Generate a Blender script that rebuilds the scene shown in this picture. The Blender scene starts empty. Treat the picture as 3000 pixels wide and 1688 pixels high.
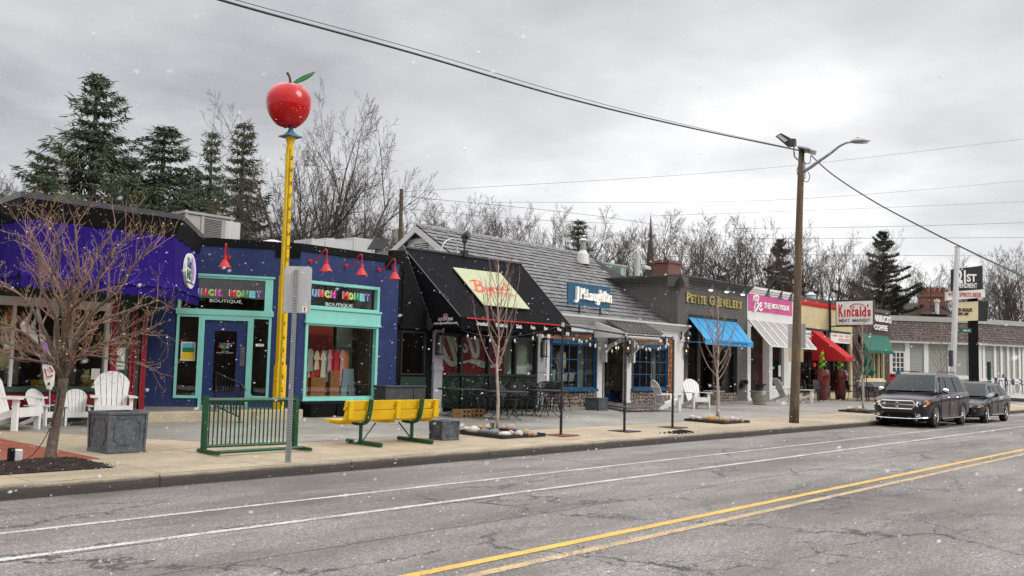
import bpy, math, random
from mathutils import Vector, Matrix, noise as mnoise
R=math.radians
sc=bpy.context.scene
col=sc.collection
# ---------------------------------------------------------------- camera model (also used to measure the place from the photo)
FOC=2750.;CX,CY=1500.,844.;H=1.6
AX=Vector((2400,288,FOC)).normalized()
AU=Vector((.0237,-1,(288-2400*.0237)/FOC)).normalized()
AY=AU.cross(AX).normalized()
if AY.z<0:AY=-AY
def ray(sx,sy):
    d=Vector((sx-CX,sy-CY,FOC));return Vector((d.dot(AX),d.dot(AY),d.dot(AU)))
CAMP=Vector((0,0,H))
def at(sx,sy,z=None,y=None,x=None):
    d=ray(sx,sy);t=(z-H)/d.z if z is not None else (y/d.y if y is not None else x/d.x)
    return CAMP+d*t
def atg(sx,sy,add=0):
    d=ray(sx,sy);t=(.15+add-.02*11.08-H)/(d.z-.02*d.y);return CAMP+d*t
def PD(sx,sy,depth):
    return CAMP+ray(sx,sy)*(depth/FOC)
def gz(y):return .15+.02*(y-11.08)
# ---------------------------------------------------------------- node helpers
MATS={}
def nmat(name):
    m=bpy.data.materials.new(name);m.use_nodes=True;nt=m.node_tree
    b=nt.nodes['Principled BSDF'];return m,nt,b
def N(nt,t,**kw):
    n=nt.nodes.new(t)
    for k,v in kw.items():
        if k in n.inputs: n.inputs[k].default_value=v
        else: setattr(n,k,v)
    return n
def c4(c):return (c[0],c[1],c[2],1)
def noise(nt,vec,scale,detail=4,rough=.6):
    n=N(nt,'ShaderNodeTexNoise',Scale=scale,Detail=detail,Roughness=rough);nt.links.new(vec,n.inputs['Vector']);return n.outputs['Fac']
def ramp(nt,fac,stops):
    n=nt.nodes.new('ShaderNodeValToRGB');e=n.color_ramp.elements
    while len(e)<len(stops):e.new(.5)
    for i,(p,c) in enumerate(stops):
        e[i].position=p;e[i].color=c4(c) if isinstance(c,(tuple,list)) else (c,c,c,1)
    nt.links.new(fac,n.inputs[0]);return n.outputs[0]
def mix(nt,fac,a,b,mode='MIX'):
    n=nt.nodes.new('ShaderNodeMix');n.data_type='RGBA';n.blend_type=mode
    for s,v in ((0,fac),(6,a),(7,b)):
        if hasattr(v,'is_linked') or isinstance(v,bpy.types.NodeSocket):nt.links.new(v,n.inputs[s])
        elif isinstance(v,(int,float)):n.inputs[s].default_value=v if s==0 else (v,v,v,1)
        else:n.inputs[s].default_value=c4(v)
    return n.outputs[2]
def math_(nt,op,a,b=0,c=None):
    n=nt.nodes.new('ShaderNodeMath');n.operation=op
    for i,v in enumerate((a,b,c)):
        if v is None:continue
        if isinstance(v,bpy.types.NodeSocket):nt.links.new(v,n.inputs[i])
        else:n.inputs[i].default_value=v
    return n.outputs[0]
def posn(nt):return nt.nodes.new('ShaderNodeNewGeometry').outputs['Position']
def objc(nt):return nt.nodes.new('ShaderNodeTexCoord').outputs['Object']
def uvn(nt):return nt.nodes.new('ShaderNodeTexCoord').outputs['UV']
def mapv(nt,vec,s):
    n=nt.nodes.new('ShaderNodeMapping');nt.links.new(vec,n.inputs[0]);n.inputs['Scale'].default_value=s;return n.outputs[0]
def bump(nt,b,h,st,dist=.02):
    n=N(nt,'ShaderNodeBump',Strength=st,Distance=dist);nt.links.new(h,n.inputs['Height']);nt.links.new(n.outputs[0],b.inputs['Normal'])
def spec(b,v):b.inputs['Specular IOR Level'].default_value=v
def M(name,c=(.5,.5,.5),rough=.6,var=.18,sc_=3.,bs=.15,metal=0,sp=.4,fine=40.,coat=0,streak=False,emit=None,wear=None):
    if name in MATS:return MATS[name]
    m,nt,b=nmat(name);p=objc(nt)
    if streak:p2=mapv(nt,p,(6,6,.5))
    else:p2=p
    f=noise(nt,p2,sc_,6,.65);g=noise(nt,p,fine,3,.6)
    lo=[x*(1-var*1.3) for x in c];hi=[min(1,x*(1+var)) for x in c]
    a=ramp(nt,f,[(.28,lo),(.72,hi)])
    a2=mix(nt,.5*min(1,var*2.2),a,ramp(nt,g,[(.35,.15),(.65,.85)]),'OVERLAY')
    if wear:
        wc,th,ws=wear;wn=noise(nt,p,ws,6,.72);a2=mix(nt,ramp(nt,wn,[(th,0),(th+.035,1)]),a2,wc)
    nt.links.new(a2,b.inputs['Base Color'])
    b.inputs['Roughness'].default_value=rough;b.inputs['Metallic'].default_value=metal;spec(b,sp)
    if coat:b.inputs['Coat Weight'].default_value=coat;b.inputs['Coat Roughness'].default_value=.05
    if emit:
        b.inputs['Emission Color'].default_value=c4(emit[0]);b.inputs['Emission Strength'].default_value=emit[1]
    if bs:bump(nt,b,g,bs,.01)
    MATS[name]=m;return m
def brickmat(name,c1,c2,mortar,bw=.2,bh=.067,ms=.008,rough=.75,off=.5,bs=.6,var=.2,sq=1,bias=0.,streak=0.,sp=.3,grade=None):
    if name in MATS:return MATS[name]
    m,nt,b=nmat(name);u=uvn(nt)
    wob=noise(nt,u,3.,2)
    t=nt.nodes.new('ShaderNodeTexBrick');t.offset=off;t.squash=sq
    nt.links.new(u,t.inputs['Vector'])
    for k,v in (('Color1',c4(c1)),('Color2',c4(c2)),('Mortar',c4(mortar)),('Scale',1.),('Mortar Size',ms),('Mortar Smooth',.1),('Bias',bias),('Brick Width',bw),('Row Height',bh)):t.inputs[k].default_value=v
    f=noise(nt,u,1.1,6,.65);g=noise(nt,u,30.,4,.65)
    colr=mix(nt,.55,t.outputs['Color'],ramp(nt,f,[(.3,.5-var),(.7,.5+var)]),'OVERLAY')
    colr=mix(nt,.3,colr,ramp(nt,g,[(.3,.25),(.7,.75)]),'OVERLAY')
    if streak:
        s=noise(nt,mapv(nt,u,(9,.7,1)),1.6,5,.6)
        colr=mix(nt,streak,colr,ramp(nt,s,[(.42,.2),(.62,.8)]),'OVERLAY')
    if grade:
        z=nt.nodes.new('ShaderNodeSeparateXYZ');nt.links.new(posn(nt),z.inputs[0])
        dz=math_(nt,'ADD',math_(nt,'MULTIPLY',z.outputs[2],-1.1),math_(nt,'MULTIPLY',noise(nt,mapv(nt,u,(2.5,.6,1)),2.,6,.7),1.5))
        colr=mix(nt,math_(nt,'MULTIPLY',ramp(nt,dz,[(.12,0),(.62,1)]),.45),colr,grade)
        st=noise(nt,mapv(nt,u,(7,.35,1)),1.,5,.65);colr=mix(nt,math_(nt,'MULTIPLY',ramp(nt,st,[(.60,0),(.74,1)]),.16),colr,grade)
    nt.links.new(colr,b.inputs['Base Color']);b.inputs['Roughness'].default_value=rough;spec(b,sp)
    h=math_(nt,'ADD',math_(nt,'MULTIPLY',t.outputs['Fac'],-1.),math_(nt,'MULTIPLY',g,.3))
    bump(nt,b,h,bs,.012)
    MATS[name]=m;return m
def glassmat(name,tint=(.9,.95,.93),refl=1.0,rough=.0,base=.03):
    m,nt,b=nmat(name);out=nt.nodes['Material Output'];nt.nodes.remove(b)
    tr=N(nt,'ShaderNodeBsdfTransparent',Color=c4(tint));gl=N(nt,'ShaderNodeBsdfGlossy',Roughness=rough,Color=(refl,refl,refl,1))
    fr=N(nt,'ShaderNodeFresnel',IOR=1.5);f=math_(nt,'MULTIPLY',math_(nt,'ADD',math_(nt,'MULTIPLY',fr.outputs[0],1.25),base),math_(nt,'SUBTRACT',1.,nt.nodes.new('ShaderNodeNewGeometry').outputs['Backfacing']))
    u=objc(nt);bp=N(nt,'ShaderNodeBump',Strength=.02,Distance=.05);nt.links.new(noise(nt,u,1.2,2),bp.inputs['Height']);nt.links.new(bp.outputs[0],gl.inputs['Normal'])
    mx=nt.nodes.new('ShaderNodeMixShader');nt.links.new(f,mx.inputs[0]);nt.links.new(tr.outputs[0],mx.inputs[1]);nt.links.new(gl.outputs[0],mx.inputs[2])
    nt.links.new(mx.outputs[0],out.inputs[0]);MATS[name]=m;return m
# ---------------------------------------------------------------- mesh building
def V(*a):return Vector(a)
def org(o):
    v=Vector((0,0,0))
    while o:v=v+o.location;o=o.parent
    return v
SPLIT={'column','rim','window_beam','panel_post','corner_trim','wall','window_trim','trim','stone_base','door_frame','window_sticker','posts','rails','support','kick_plate','awning_frame','sides','front'}
class MB:
    def __init__(s):s.v=[];s.f=[]
    def add(s,vs,fs):
        o=len(s.v);s.v+=[Vector(p) for p in vs];s.f+=[tuple(i+o for i in f) for f in fs]
    def box(s,x0,x1,y0,y1,z0,z1):
        s.hexa([(x0,y0,z0),(x1,y0,z0),(x1,y1,z0),(x0,y1,z0),(x0,y0,z1),(x1,y0,z1),(x1,y1,z1),(x0,y1,z1)]);return s
    def hexa(s,p):
        s.add(p,[(3,2,1,0),(4,5,6,7),(0,1,5,4),(1,2,6,5),(2,3,7,6),(3,0,4,7)]);return s
    def fbox(s,F,u0,u1,v0,v1,w0=0,w1=.03):
        a,b,c,d,e,f,g,h=[F.p(*q) for q in ((u0,v0,w1),(u1,v0,w1),(u1,v0,w0),(u0,v0,w0),(u0,v1,w1),(u1,v1,w1),(u1,v1,w0),(u0,v1,w0))]
        s.hexa([a,b,c,d,e,f,g,h]);return s
    def poly(s,pts,flip=False):
        s.add(pts,[tuple(range(len(pts)))[::-1 if flip else 1]]);return s
    def slab(s,pts,thick):
        n=len(pts);pts=[Vector(p) for p in pts];nn=Vector((0,0,0))
        for i in range(n):nn+=(pts[i]-pts[0]).cross(pts[(i+1)%n]-pts[0])
        nn.normalize();q=[p-nn*thick for p in pts]
        s.add(pts+q,[tuple(range(n)),tuple(range(2*n-1,n-1,-1))]+[(i,i+n,(i+1)%n+n,(i+1)%n) for i in range(n)]);return s
    def beam(s,p,q,w,h,up=(0,0,1)):
        p=Vector(p);q=Vector(q);d=(q-p).normalized();u=Vector(up)
        if abs(d.dot(u))>.98:u=Vector((0,1,0))
        a=d.cross(u).normalized()*(w/2);b=a.cross(d).normalized()*(h/2)
        s.hexa([p-a-b,p+a-b,q+a-b,q-a-b,p-a+b,p+a+b,q+a+b,q-a+b]);return s
    def tube(s,pts,rad,n=8,cap=True):
        pts=[Vector(p) for p in pts];k=len(pts)
        if not isinstance(rad,(list,tuple)):rad=[rad]*k
        o=len(s.v);pa=None
        for i,p in enumerate(pts):
            d=(pts[min(i+1,k-1)]-pts[max(i-1,0)])
            if d.length<1e-9:d=Vector((0,0,1))
            d.normalize()
            if pa is None:
                pa=d.cross(Vector((0,0,1)) if abs(d.z)<.9 else Vector((1,0,0))).normalized()
            else:
                pa=pa-d*pa.dot(d)
                pa=pa.normalized() if pa.length>1e-6 else d.orthogonal().normalized()
            b=d.cross(pa)
            for j in range(n):
                t=2*math.pi*j/n;s.v.append(p+(pa*math.cos(t)+b*math.sin(t))*rad[i])
        for i in range(k-1):
            for j in range(n):
                a=o+i*n+j;b_=o+i*n+(j+1)%n;s.f.append((a,b_,b_+n,a+n))
        if cap:
            s.f.append(tuple(o+j for j in range(n))[::-1]);s.f.append(tuple(o+(k-1)*n+j for j in range(n)))
        return s
    def lathe(s,c,prof,n=20,sx=1,sy=1):
        c=Vector(c);o=len(s.v);k=len(prof)
        for r,z in prof:
            for j in range(n):
                t=2*math.pi*j/n;s.v.append(c+Vector((r*sx*math.cos(t),r*sy*math.sin(t),z)))
        for i in range(k-1):
            for j in range(n):
                a=o+i*n+j;b=o+i*n+(j+1)%n;s.f.append((a,b,b+n,a+n))
        s.f.append(tuple(o+j for j in range(n))[::-1]);s.f.append(tuple(o+(k-1)*n+j for j in range(n)))
        return s
    def ball(s,c,r,n=8,m=6,sc3=(1,1,1),jit=0,rnd=None):
        c=Vector(c);o=len(s.v);s.v.append(c+Vector((0,0,-r*sc3[2])))
        for i in range(1,m):
            a=math.pi*i/m
            for j in range(n):
                t=2*math.pi*j/n;rr=r*(1+(rnd.uniform(-jit,jit) if rnd else 0))
                s.v.append(c+Vector((rr*sc3[0]*math.sin(a)*math.cos(t),rr*sc3[1]*math.sin(a)*math.sin(t),-rr*sc3[2]*math.cos(a))))
        s.v.append(c+Vector((0,0,r*sc3[2])));top=len(s.v)-1
        for j in range(n):
            s.f.append((o,o+1+(j+1)%n,o+1+j));s.f.append((top,o+1+(m-2)*n+j,o+1+(m-2)*n+(j+1)%n))
        for i in range(m-2):
            for j in range(n):
                a=o+1+i*n+j;b=o+1+i*n+(j+1)%n;s.f.append((a,b,b+n,a+n))
        return s
    def fprism(s,F,poly,w0,w1):
        n=len(poly);a=[F.p(u,v,w1) for u,v in poly];b=[F.p(u,v,w0) for u,v in poly]
        s.add(a+b,[tuple(range(n)),tuple(range(2*n-1,n-1,-1))]+[(i,i+n,(i+1)%n+n,(i+1)%n) for i in range(n)]);return s
    def clusters(s,gap=.03):
        n=len(s.v);pa=list(range(n))
        def fd(x):
            while pa[x]!=x:pa[x]=pa[pa[x]];x=pa[x]
            return x
        for f in s.f:
            for k in f[1:]:pa[fd(k)]=fd(f[0])
        C={}
        for i in range(n):C.setdefault(fd(i),[]).append(i)
        B=[]
        for ids in C.values():
            B.append([ids,[min(s.v[i][k] for i in ids)-gap/2 for k in range(3)],[max(s.v[i][k] for i in ids)+gap/2 for k in range(3)]])
        ch=True
        while ch:
            ch=False
            for i in range(len(B)):
                for j in range(i+1,len(B)):
                    if all(B[i][1][k]<=B[j][2][k] and B[j][1][k]<=B[i][2][k] for k in range(3)):
                        B[i]=[B[i][0]+B[j][0],[min(B[i][1][k],B[j][1][k]) for k in range(3)],[max(B[i][2][k],B[j][2][k]) for k in range(3)]];B.pop(j);ch=True;break
                if ch:break
        out=[]
        for ids,_,_ in B:
            mp={v:k for k,v in enumerate(ids)};q=MB();q.v=[s.v[i] for i in ids];q.f=[tuple(mp[k] for k in f) for f in s.f if f[0] in mp];out.append(q)
        return out
    def build(s,name,m,parent=None,smooth=False,bevel=0,kind=None,auto=None):
        if name in SPLIT and parent and len(s.v)<4000:
            cs=s.clusters()
            if len(cs)>1:
                r=None
                for q in cs:
                    o=q._build(name,m,parent,smooth,bevel,kind);r=r or o
                return r
        return s._build(name,m,parent,smooth,bevel,kind)
    def _build(s,name,m,parent=None,smooth=False,bevel=0,kind=None):
        o=org(parent) if parent else Vector((0,0,0))
        me=bpy.data.meshes.new(name);me.from_pydata([tuple(p-o) for p in s.v],[],s.f)
        uv=me.uv_layers.new(name='UVMap').data;vs=s.v
        for pl in me.polygons:
            n=pl.normal
            if abs(n.z)>.95:t=Vector((1,0,0));b=Vector((0,1,0))
            else:
                t=Vector((-n.y,n.x,0)).normalized();b=n.cross(t)
            for li,vi in zip(pl.loop_indices,pl.vertices):
                q=vs[vi];uv[li].uv=(q.dot(t),q.dot(b))
        if m:me.materials.append(MATS[m] if isinstance(m,str) else m)
        if smooth:me.shade_smooth()
        ob=bpy.data.objects.new(name,me);col.objects.link(ob)
        if parent:ob.parent=parent
        if bevel:
            md=ob.modifiers.new('bevel','BEVEL');md.width=bevel;md.segments=2;md.limit_method='ANGLE'
        if kind:ob['kind']=kind
        return ob
class Fr:
    """vertical facade frame: u along wall, v world height, w out towards the street"""
    def __init__(s,o,ux=(1,0)):
        s.o=Vector((o[0],o[1],0));s.U=Vector((ux[0],ux[1],0)).normalized();s.N=Vector((s.U.y,-s.U.x,0))
    def p(s,u,v,w=0):return s.o+s.U*u+s.N*w+Vector((0,0,v))
    def px(s,sx,sy,w=0):
        d=ray(sx,sy);O=s.o+s.N*w;t=(O-CAMP).dot(s.N)/d.dot(s.N)
        q=CAMP+d*t;return ((q-s.o).dot(s.U),q.z)
    def rect(s,x0,y0,x1,y1,w=0):
        a=s.px(x0,y0,w);b=s.px(x1,y1,w);return a[0],b[0],b[1],a[1]   # u0,u1,v0,v1
class Fp:
    """general plane frame"""
    def __init__(s,o,U,Vv):
        s.o=Vector(o);s.U=Vector(U).normalized();s.N=s.U.cross(Vector(Vv)).normalized();s.V=s.N.cross(s.U)
    def p(s,u,v,w=0):return s.o+s.U*u+s.V*v+s.N*w
    def px(s,sx,sy,w=0):
        d=ray(sx,sy);O=s.o+s.N*w;t=(O-CAMP).dot(s.N)/d.dot(s.N);q=CAMP+d*t
        return ((q-s.o).dot(s.U),(q-s.o).dot(s.V))
def tag(o,label,cat,group=None,kind=None):
    o['label']=label;o['category']=cat
    if group:o['group']=group
    if kind:o['kind']=kind
    return o
def thing(name,label,cat,loc=(0,0,0),group=None,rz=0):
    o=bpy.data.objects.new(name,None);o.empty_display_size=.2;col.objects.link(o);o.location=loc;o.rotation_euler=(0,0,rz)
    return tag(o,label,cat,group)
def place(o,loc,rz=0,s=1):
    o.location=loc;o.rotation_euler=(0,0,rz);o.scale=(s,s,s) if isinstance(s,(int,float)) else s;return o
def dup(root,label,loc,rz=0,s=1,group=None):
    def rec(a,par):
        c=a.copy();col.objects.link(c)
        if par:c.parent=par
        for ch in a.children:rec(ch,c)
        return c
    c=rec(root,None);c['label']=label
    if group:c['group']=group
    return place(c,loc,rz,s)
def text_mb(s,F,u0,v0,u1,v1,w0,w1,bold=0.,shear=0,uniform=False):
    cu=bpy.data.curves.new('t','FONT');cu.body=s;cu.offset=bold;cu.shear=shear;cu.resolution_u=3
    ob=bpy.data.objects.new('t',cu);col.objects.link(ob)
    dg=bpy.context.evaluated_depsgraph_get();me=bpy.data.meshes.new_from_object(ob.evaluated_get(dg))
    bpy.data.objects.remove(ob)
    mb=MB()
    if not me.vertices:return mb
    xs=[v.co.x for v in me.vertices];ys=[v.co.y for v in me.vertices];x0,x1,y0,y1=min(xs),max(xs),min(ys),max(ys)
    mp=lambda c,w:F.p(u0+(c.x-x0)/(x1-x0)*(u1-u0),v0+(c.y-y0)/(y1-y0)*(v1-v0),w)
    n=len(me.vertices);vs=[mp(v.co,w1) for v in me.vertices]+[mp(v.co,w0) for v in me.vertices]
    fs=[tuple(p.vertices) for p in me.polygons]
    cnt={}
    for f in fs:
        for a,b in zip(f,f[1:]+f[:1]):cnt[(a,b)]=1
    for (a,b) in list(cnt):
        if (b,a) not in cnt:fs.append((a,a+n,b+n,b))
    mb.add(vs,fs);return mb
def smoothline(pts,k=6):
    out=[];n=len(pts)
    for i in range(n-1):
        p0=pts[max(i-1,0)];p1=pts[i];p2=pts[i+1];p3=pts[min(i+2,n-1)]
        for j in range(k):
            t=j/k;out.append(tuple(.5*((2*b)+(-a+c)*t+(2*a-5*b+4*c-d)*t*t+(-a+3*b-3*c+d)*t**3) for a,b,c,d in zip(p0,p1,p2,p3)))
    out.append(tuple(pts[-1]));return out
def ribbon(mb,F,pts,wd,w0,w1,smooth=True,k=6):
    """flat stroke along pts (u,v) of width wd standing between w0 and w1"""
    if smooth and len(pts)>2:pts=smoothline(pts,k)
    n=len(pts);L=[];Rr=[]
    for i in range(n):
        a=pts[max(i-1,0)];b=pts[min(i+1,n-1)];dx,dy=b[0]-a[0],b[1]-a[1];l=math.hypot(dx,dy) or 1
        h=(wd[min(i*len(wd)//n,len(wd)-1)] if isinstance(wd,(list,tuple)) else wd)/2
        L.append((pts[i][0]-dy/l*h,pts[i][1]+dx/l*h));Rr.append((pts[i][0]+dy/l*h,pts[i][1]-dx/l*h))
    vs=[F.p(*q,w1) for q in L]+[F.p(*q,w1) for q in Rr]+[F.p(*q,w0) for q in L]+[F.p(*q,w0) for q in Rr]
    fs=[]
    for i in range(n-1):
        fs+=[(i,i+n,i+n+1,i+1),(i,i+1,i+1+2*n,i+2*n),(i+n,i+3*n,i+3*n+1,i+n+1)]
    fs+=[(0,2*n,3*n,n),(n-1,2*n-1,4*n-1,3*n-1)]
    mb.add(vs,fs)
def window_grid(b,F,u0,u1,v0,v1,fw,w0,w1,mat,name='window_frame',cols=1,rows=1,mw=.03,parent=None,glass='glass',gw=None,glassrect=None):
    f=MB()
    f.fbox(F,u0,u0+fw,v0,v1,w0,w1);f.fbox(F,u1-fw,u1,v0,v1,w0,w1)
    f.fbox(F,u0+fw,u1-fw,v0,v0+fw,w0,w1);f.fbox(F,u0+fw,u1-fw,v1-fw,v1,w0,w1)
    W=u1-u0-2*fw;Hh=v1-v0-2*fw
    for i in range(1,cols):
        x=u0+fw+W*i/cols;f.fbox(F,x-mw/2,x+mw/2,v0+fw,v1-fw,w0+.01,w1-.008)
    for i in range(1,rows):
        y=v0+fw+Hh*i/rows;f.fbox(F,u0+fw,u1-fw,y-mw/2,y+mw/2,w0+.012,w1-.010)
    fo=f.build(name,mat,b)
    g=MB();gg=w0+.006 if gw is None else gw
    g.fbox(F,u0+fw*.5,u1-fw*.5,v0+fw*.5,v1-fw*.5,gg-.006,gg)
    g.build('pane',glass,fo);return fo
def wall_holes(mb,F,u0,u1,v0,v1,holes,w0,w1):
    """wall slab between w0,w1 with rectangular holes (hu0,hu1,hv0,hv1)"""
    us=sorted({u0,u1,*[min(max(h[0],u0),u1) for h in holes],*[min(max(h[1],u0),u1) for h in holes]})
    vs=sorted({v0,v1,*[min(max(h[2],v0),v1) for h in holes],*[min(max(h[3],v0),v1) for h in holes]})
    def solid(a,b,c,d):
        mu,mv=(a+b)/2,(c+d)/2
        return not any(h[0]<mu<h[1] and h[2]<mv<h[3] for h in holes)
    for i in range(len(us)-1):
        run=None
        for j in range(len(vs)-1):
            if us[i+1]-us[i]<1e-4 or vs[j+1]-vs[j]<1e-4:continue
            if solid(us[i],us[i+1],vs[j],vs[j+1]):
                if run is None:run=[vs[j],vs[j+1]]
                else:run[1]=vs[j+1]
            else:
                if run:mb.fbox(F,us[i],us[i+1],run[0],run[1],w0,w1);run=None
        if run:mb.fbox(F,us[i],us[i+1],run[0],run[1],w0,w1)
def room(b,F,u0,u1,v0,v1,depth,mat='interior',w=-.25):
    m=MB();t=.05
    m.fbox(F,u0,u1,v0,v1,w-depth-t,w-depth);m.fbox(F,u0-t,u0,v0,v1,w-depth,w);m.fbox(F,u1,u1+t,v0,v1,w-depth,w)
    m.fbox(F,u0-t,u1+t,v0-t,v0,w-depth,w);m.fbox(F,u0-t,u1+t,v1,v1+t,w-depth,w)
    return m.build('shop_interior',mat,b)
# ---------------------------------------------------------------- materials
M('blue_paint',(.018,.024,.13),.55,.12,1.5,.15)
M('white_paint',(.64,.63,.60),.5,.06,3,.1)
M('offwhite',(.6,.58,.54),.6,.08,3,.1)
M('teal',(.22,.56,.48),.45,.05,3,.05)
M('door_blue',(.012,.028,.12),.35,.1,2,.05)
M('black',(.005,.005,.006),.6,.2,4,.1,sp=.12)
M('black_metal',(.012,.012,.013),.38,.2,5,.1,sp=.5)
M('fascia_black',(.005,.005,.006),.5,.35,2,.1,sp=.15)
M('coping',(.09,.09,.10),.4,.15,2,.1,metal=.6)
M('purple',(.019,.008,.135),.85,.16,2.5,.2,streak=True,sp=.1)
M('awning_black',(.007,.007,.009),.9,.3,3,.3,sp=.08)
M('awning_blue',(.035,.26,.50),.7,.07,2,.2)
M('awning_green',(.004,.10,.062),.75,.12,3,.2)
M('awning_red',(.42,.008,.012),.75,.1,3,.2)
M('red_trim',(.20,.006,.014),.4,.15,3,.1)
M('dark_green',(.02,.045,.032),.5,.2,3,.1)
M('yellow',(.68,.43,.004),.5,.14,3,.15,wear=((.30,.16,.03),.68,7))
M('bench_green',(.004,.065,.022),.4,.25,5,.15,wear=((.14,.05,.02),.63,9))
M('rust',(.16,.055,.02),.8,.4,8,.3)
M('lamp_red',(.50,.022,.022),.35,.1,4,.05)
M('galv',(.33,.34,.35),.42,.12,6,.1,metal=.7)
M('galv_light',(.50,.50,.49),.5,.1,3,.1,metal=.35,streak=True)
M('zinc',(.105,.115,.13),.48,.28,5,.25,metal=.3,fine=18)
M('soil',(.035,.022,.016),.95,.5,20,1.)
M('mulch',(.022,.013,.009),.95,.6,30,1.5,fine=60)
M('wood_pole',(.125,.088,.055),.9,.4,2.2,.9,streak=True,fine=30)
M('wood_crate',(.34,.19,.085),.8,.3,9,.4,streak=True)
M('cedar',(.32,.12,.04),.8,.3,9,.4)
M('grey_paint',(.31,.305,.33),.6,.08,3,.1)
M('chair_white',(.66,.65,.62),.55,.08,5,.08,wear=((.40,.38,.34),.70,6))
M('bark_young',(.40,.33,.28),.85,.25,10,.4,fine=60)
M('bark',(.085,.067,.052),.9,.35,9,.6,fine=60)
M('bark_left',(.13,.10,.075),.9,.4,14,.8,fine=70)
M('bark_far',(.068,.052,.042),.95,.3,2,.2,fine=8)
M('twig_far',(.085,.062,.050),.95,.25,2,0)
M('twig_red',(.27,.18,.15),.9,.25,3,0)
M('twig_left',(.26,.15,.12),.9,.3,6,0)
M('bud',(.30,.26,.06),.8,.3,20,0)
M('needle',(.078,.102,.056),.9,.4,1.2,0)
M('pine_needle',(.035,.052,.028),.9,.4,1.5,0)
M('hvac_grey',(.34,.33,.30),.6,.1,2,.1)
M('hvac_green',(.30,.40,.35),.6,.08,2,.1)
M('hvac_dark',(.05,.05,.05),.7,.3,4,.2)
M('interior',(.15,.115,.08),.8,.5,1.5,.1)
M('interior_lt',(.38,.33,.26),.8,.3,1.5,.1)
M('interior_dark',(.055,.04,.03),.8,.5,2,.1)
M('red_panel',(.28,.015,.018),.6,.2,2,.1)
M('orange_panel',(.45,.07,.03),.7,.15,2,.1)
M('pink',(.60,.10,.28),.6,.08,3,.15)
M('magenta',(.36,.012,.15),.45,.08,3,.1)
M('cream',(.62,.53,.33),.65,.08,3,.2)
M('sign_white',(.72,.71,.66),.5,.05,4,.05)
M('sign_red',(.50,.01,.012),.5,.1,4,0)
M('sign_green',(.01,.10,.06),.5,.1,4,0)
M('lime',(.37,.385,.235),.75,.06,3,.1)
M('lime_red',(.62,.10,.06),.7,.08,3,0)
M('teal_blue',(.012,.075,.14),.45,.12,3,.05)
M('jm_blue',(.012,.065,.145),.4,.15,4,.08)
M('gold',(.46,.36,.13),.45,.12,5,.05,metal=.35)
M('metal_roof',(.14,.13,.12),.4,.12,2,.1,metal=.4)
M('siding_grey',(.17,.17,.18),.65,.1,2,.2)
M('siding_lt',(.30,.31,.27),.7,.06,2,.2)
M('chrome',(.75,.75,.76),.12,.03,3,0,metal=1)
M('tyre',(.012,.012,.012),.8,.2,6,.2)
M('car_paint',(.012,.007,.010),.3,.08,3,0,sp=.4,coat=.45)
M('car_paint2',(.005,.005,.007),.3,.08,3,0,sp=.4,coat=.45)
M('car_plastic',(.012,.012,.012),.6,.15,6,.1)
M('apple_red',(.50,.005,.006),.25,.25,1.3,.03,sp=.3,coat=.3)
M('apple_stem',(.07,.035,.025),.6,.2,5,.1)
M('leaf_green',(.008,.15,.035),.4,.15,5,.05)
M('leaf_vein',(.13,.36,.10),.5,.1,5,0)
M('blue_metal',(.06,.17,.27),.5,.15,5,.1)
M('skin',(.24,.13,.085),.6,.1,5,0)
M('hair',(.012,.01,.009),.8,.2,9,.1)
M('jacket_blue',(.012,.03,.13),.8,.15,9,.2)
M('trousers',(.012,.016,.04),.8,.15,9,.2)
M('plaster',(.10,.093,.086),.8,.12,2,.25)
M('roof_flat',(.05,.05,.05),.9,.2,2,.2)
M('snowflake',(.93,.94,.96),.6,0.0,3,0)
M('stone_urn',(.24,.22,.18),.85,.3,6,.5)
M('red_glaze',(.11,.008,.008),.2,.25,4,.05,coat=.6)
M('vinyl_stripe',(.6,.25,.35),.8,.1,8,0)
M('street_green',(.0,.12,.07),.45,.05,8,0)
M('brown_roof',(.055,.042,.036),.9,.25,2,.3)
M('spire_brown',(.12,.085,.07),.9,.2,2,.2)
M('pearl_white',(.85,.83,.78),.25,.03,8,0)
M('lit_bulb',(1,.8,.5),.4,0,3,0,emit=((1,.62,.28),2.2))
M('lit_spot',(1,.9,.75),.4,0,3,0,emit=((1,.80,.55),2.2))
M('neon_red',(1,.1,.1),.4,0,3,0,emit=((1,.03,.03),1.4))
for nm,c in (('letter_blue',(.03,.25,.62)),('letter_red',(.72,.02,.03)),('letter_lime',(.35,.62,.03)),('letter_magenta',(.60,.03,.35)),('letter_green',(.0,.33,.09)),('letter_cyan',(.10,.58,.70)),('letter_violet',(.14,.05,.50)),('cloth_orange',(.62,.20,.04)),('cloth_red',(.50,.02,.03)),('cloth_pink',(.60,.25,.28)),('cloth_cream',(.55,.50,.36)),('cloth_lime',(.42,.48,.10)),('cloth_denim',(.22,.28,.33)),('cloth_blue',(.10,.35,.55)),('cloth_lilac',(.35,.22,.5)),('khaki',(.42,.42,.25)),('dark_cloth',(.012,.012,.016)),('amber',(.6,.18,.03)),('plush',(.55,.45,.25))):
    M(nm,c,.6,.08,4,.02)
brickmat('block_blue',(.018,.032,.112),(.015,.027,.098),(.013,.023,.082),.4,.2,.006,.55,bs=.25,var=.13,grade=(.12,.115,.12))
brickmat('brick_grey',(.125,.115,.105),(.105,.097,.09),(.07,.065,.06),.2,.067,.009,.7,bs=.8,var=.1)
brickmat('brick_pink',(.62,.11,.30),(.56,.10,.27),(.45,.07,.21),.2,.067,.008,.6,bs=.7,var=.06)
brickmat('brick_cream',(.60,.50,.29),(.55,.46,.27),(.42,.35,.20),.2,.067,.008,.65,bs=.7,var=.08)
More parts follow.
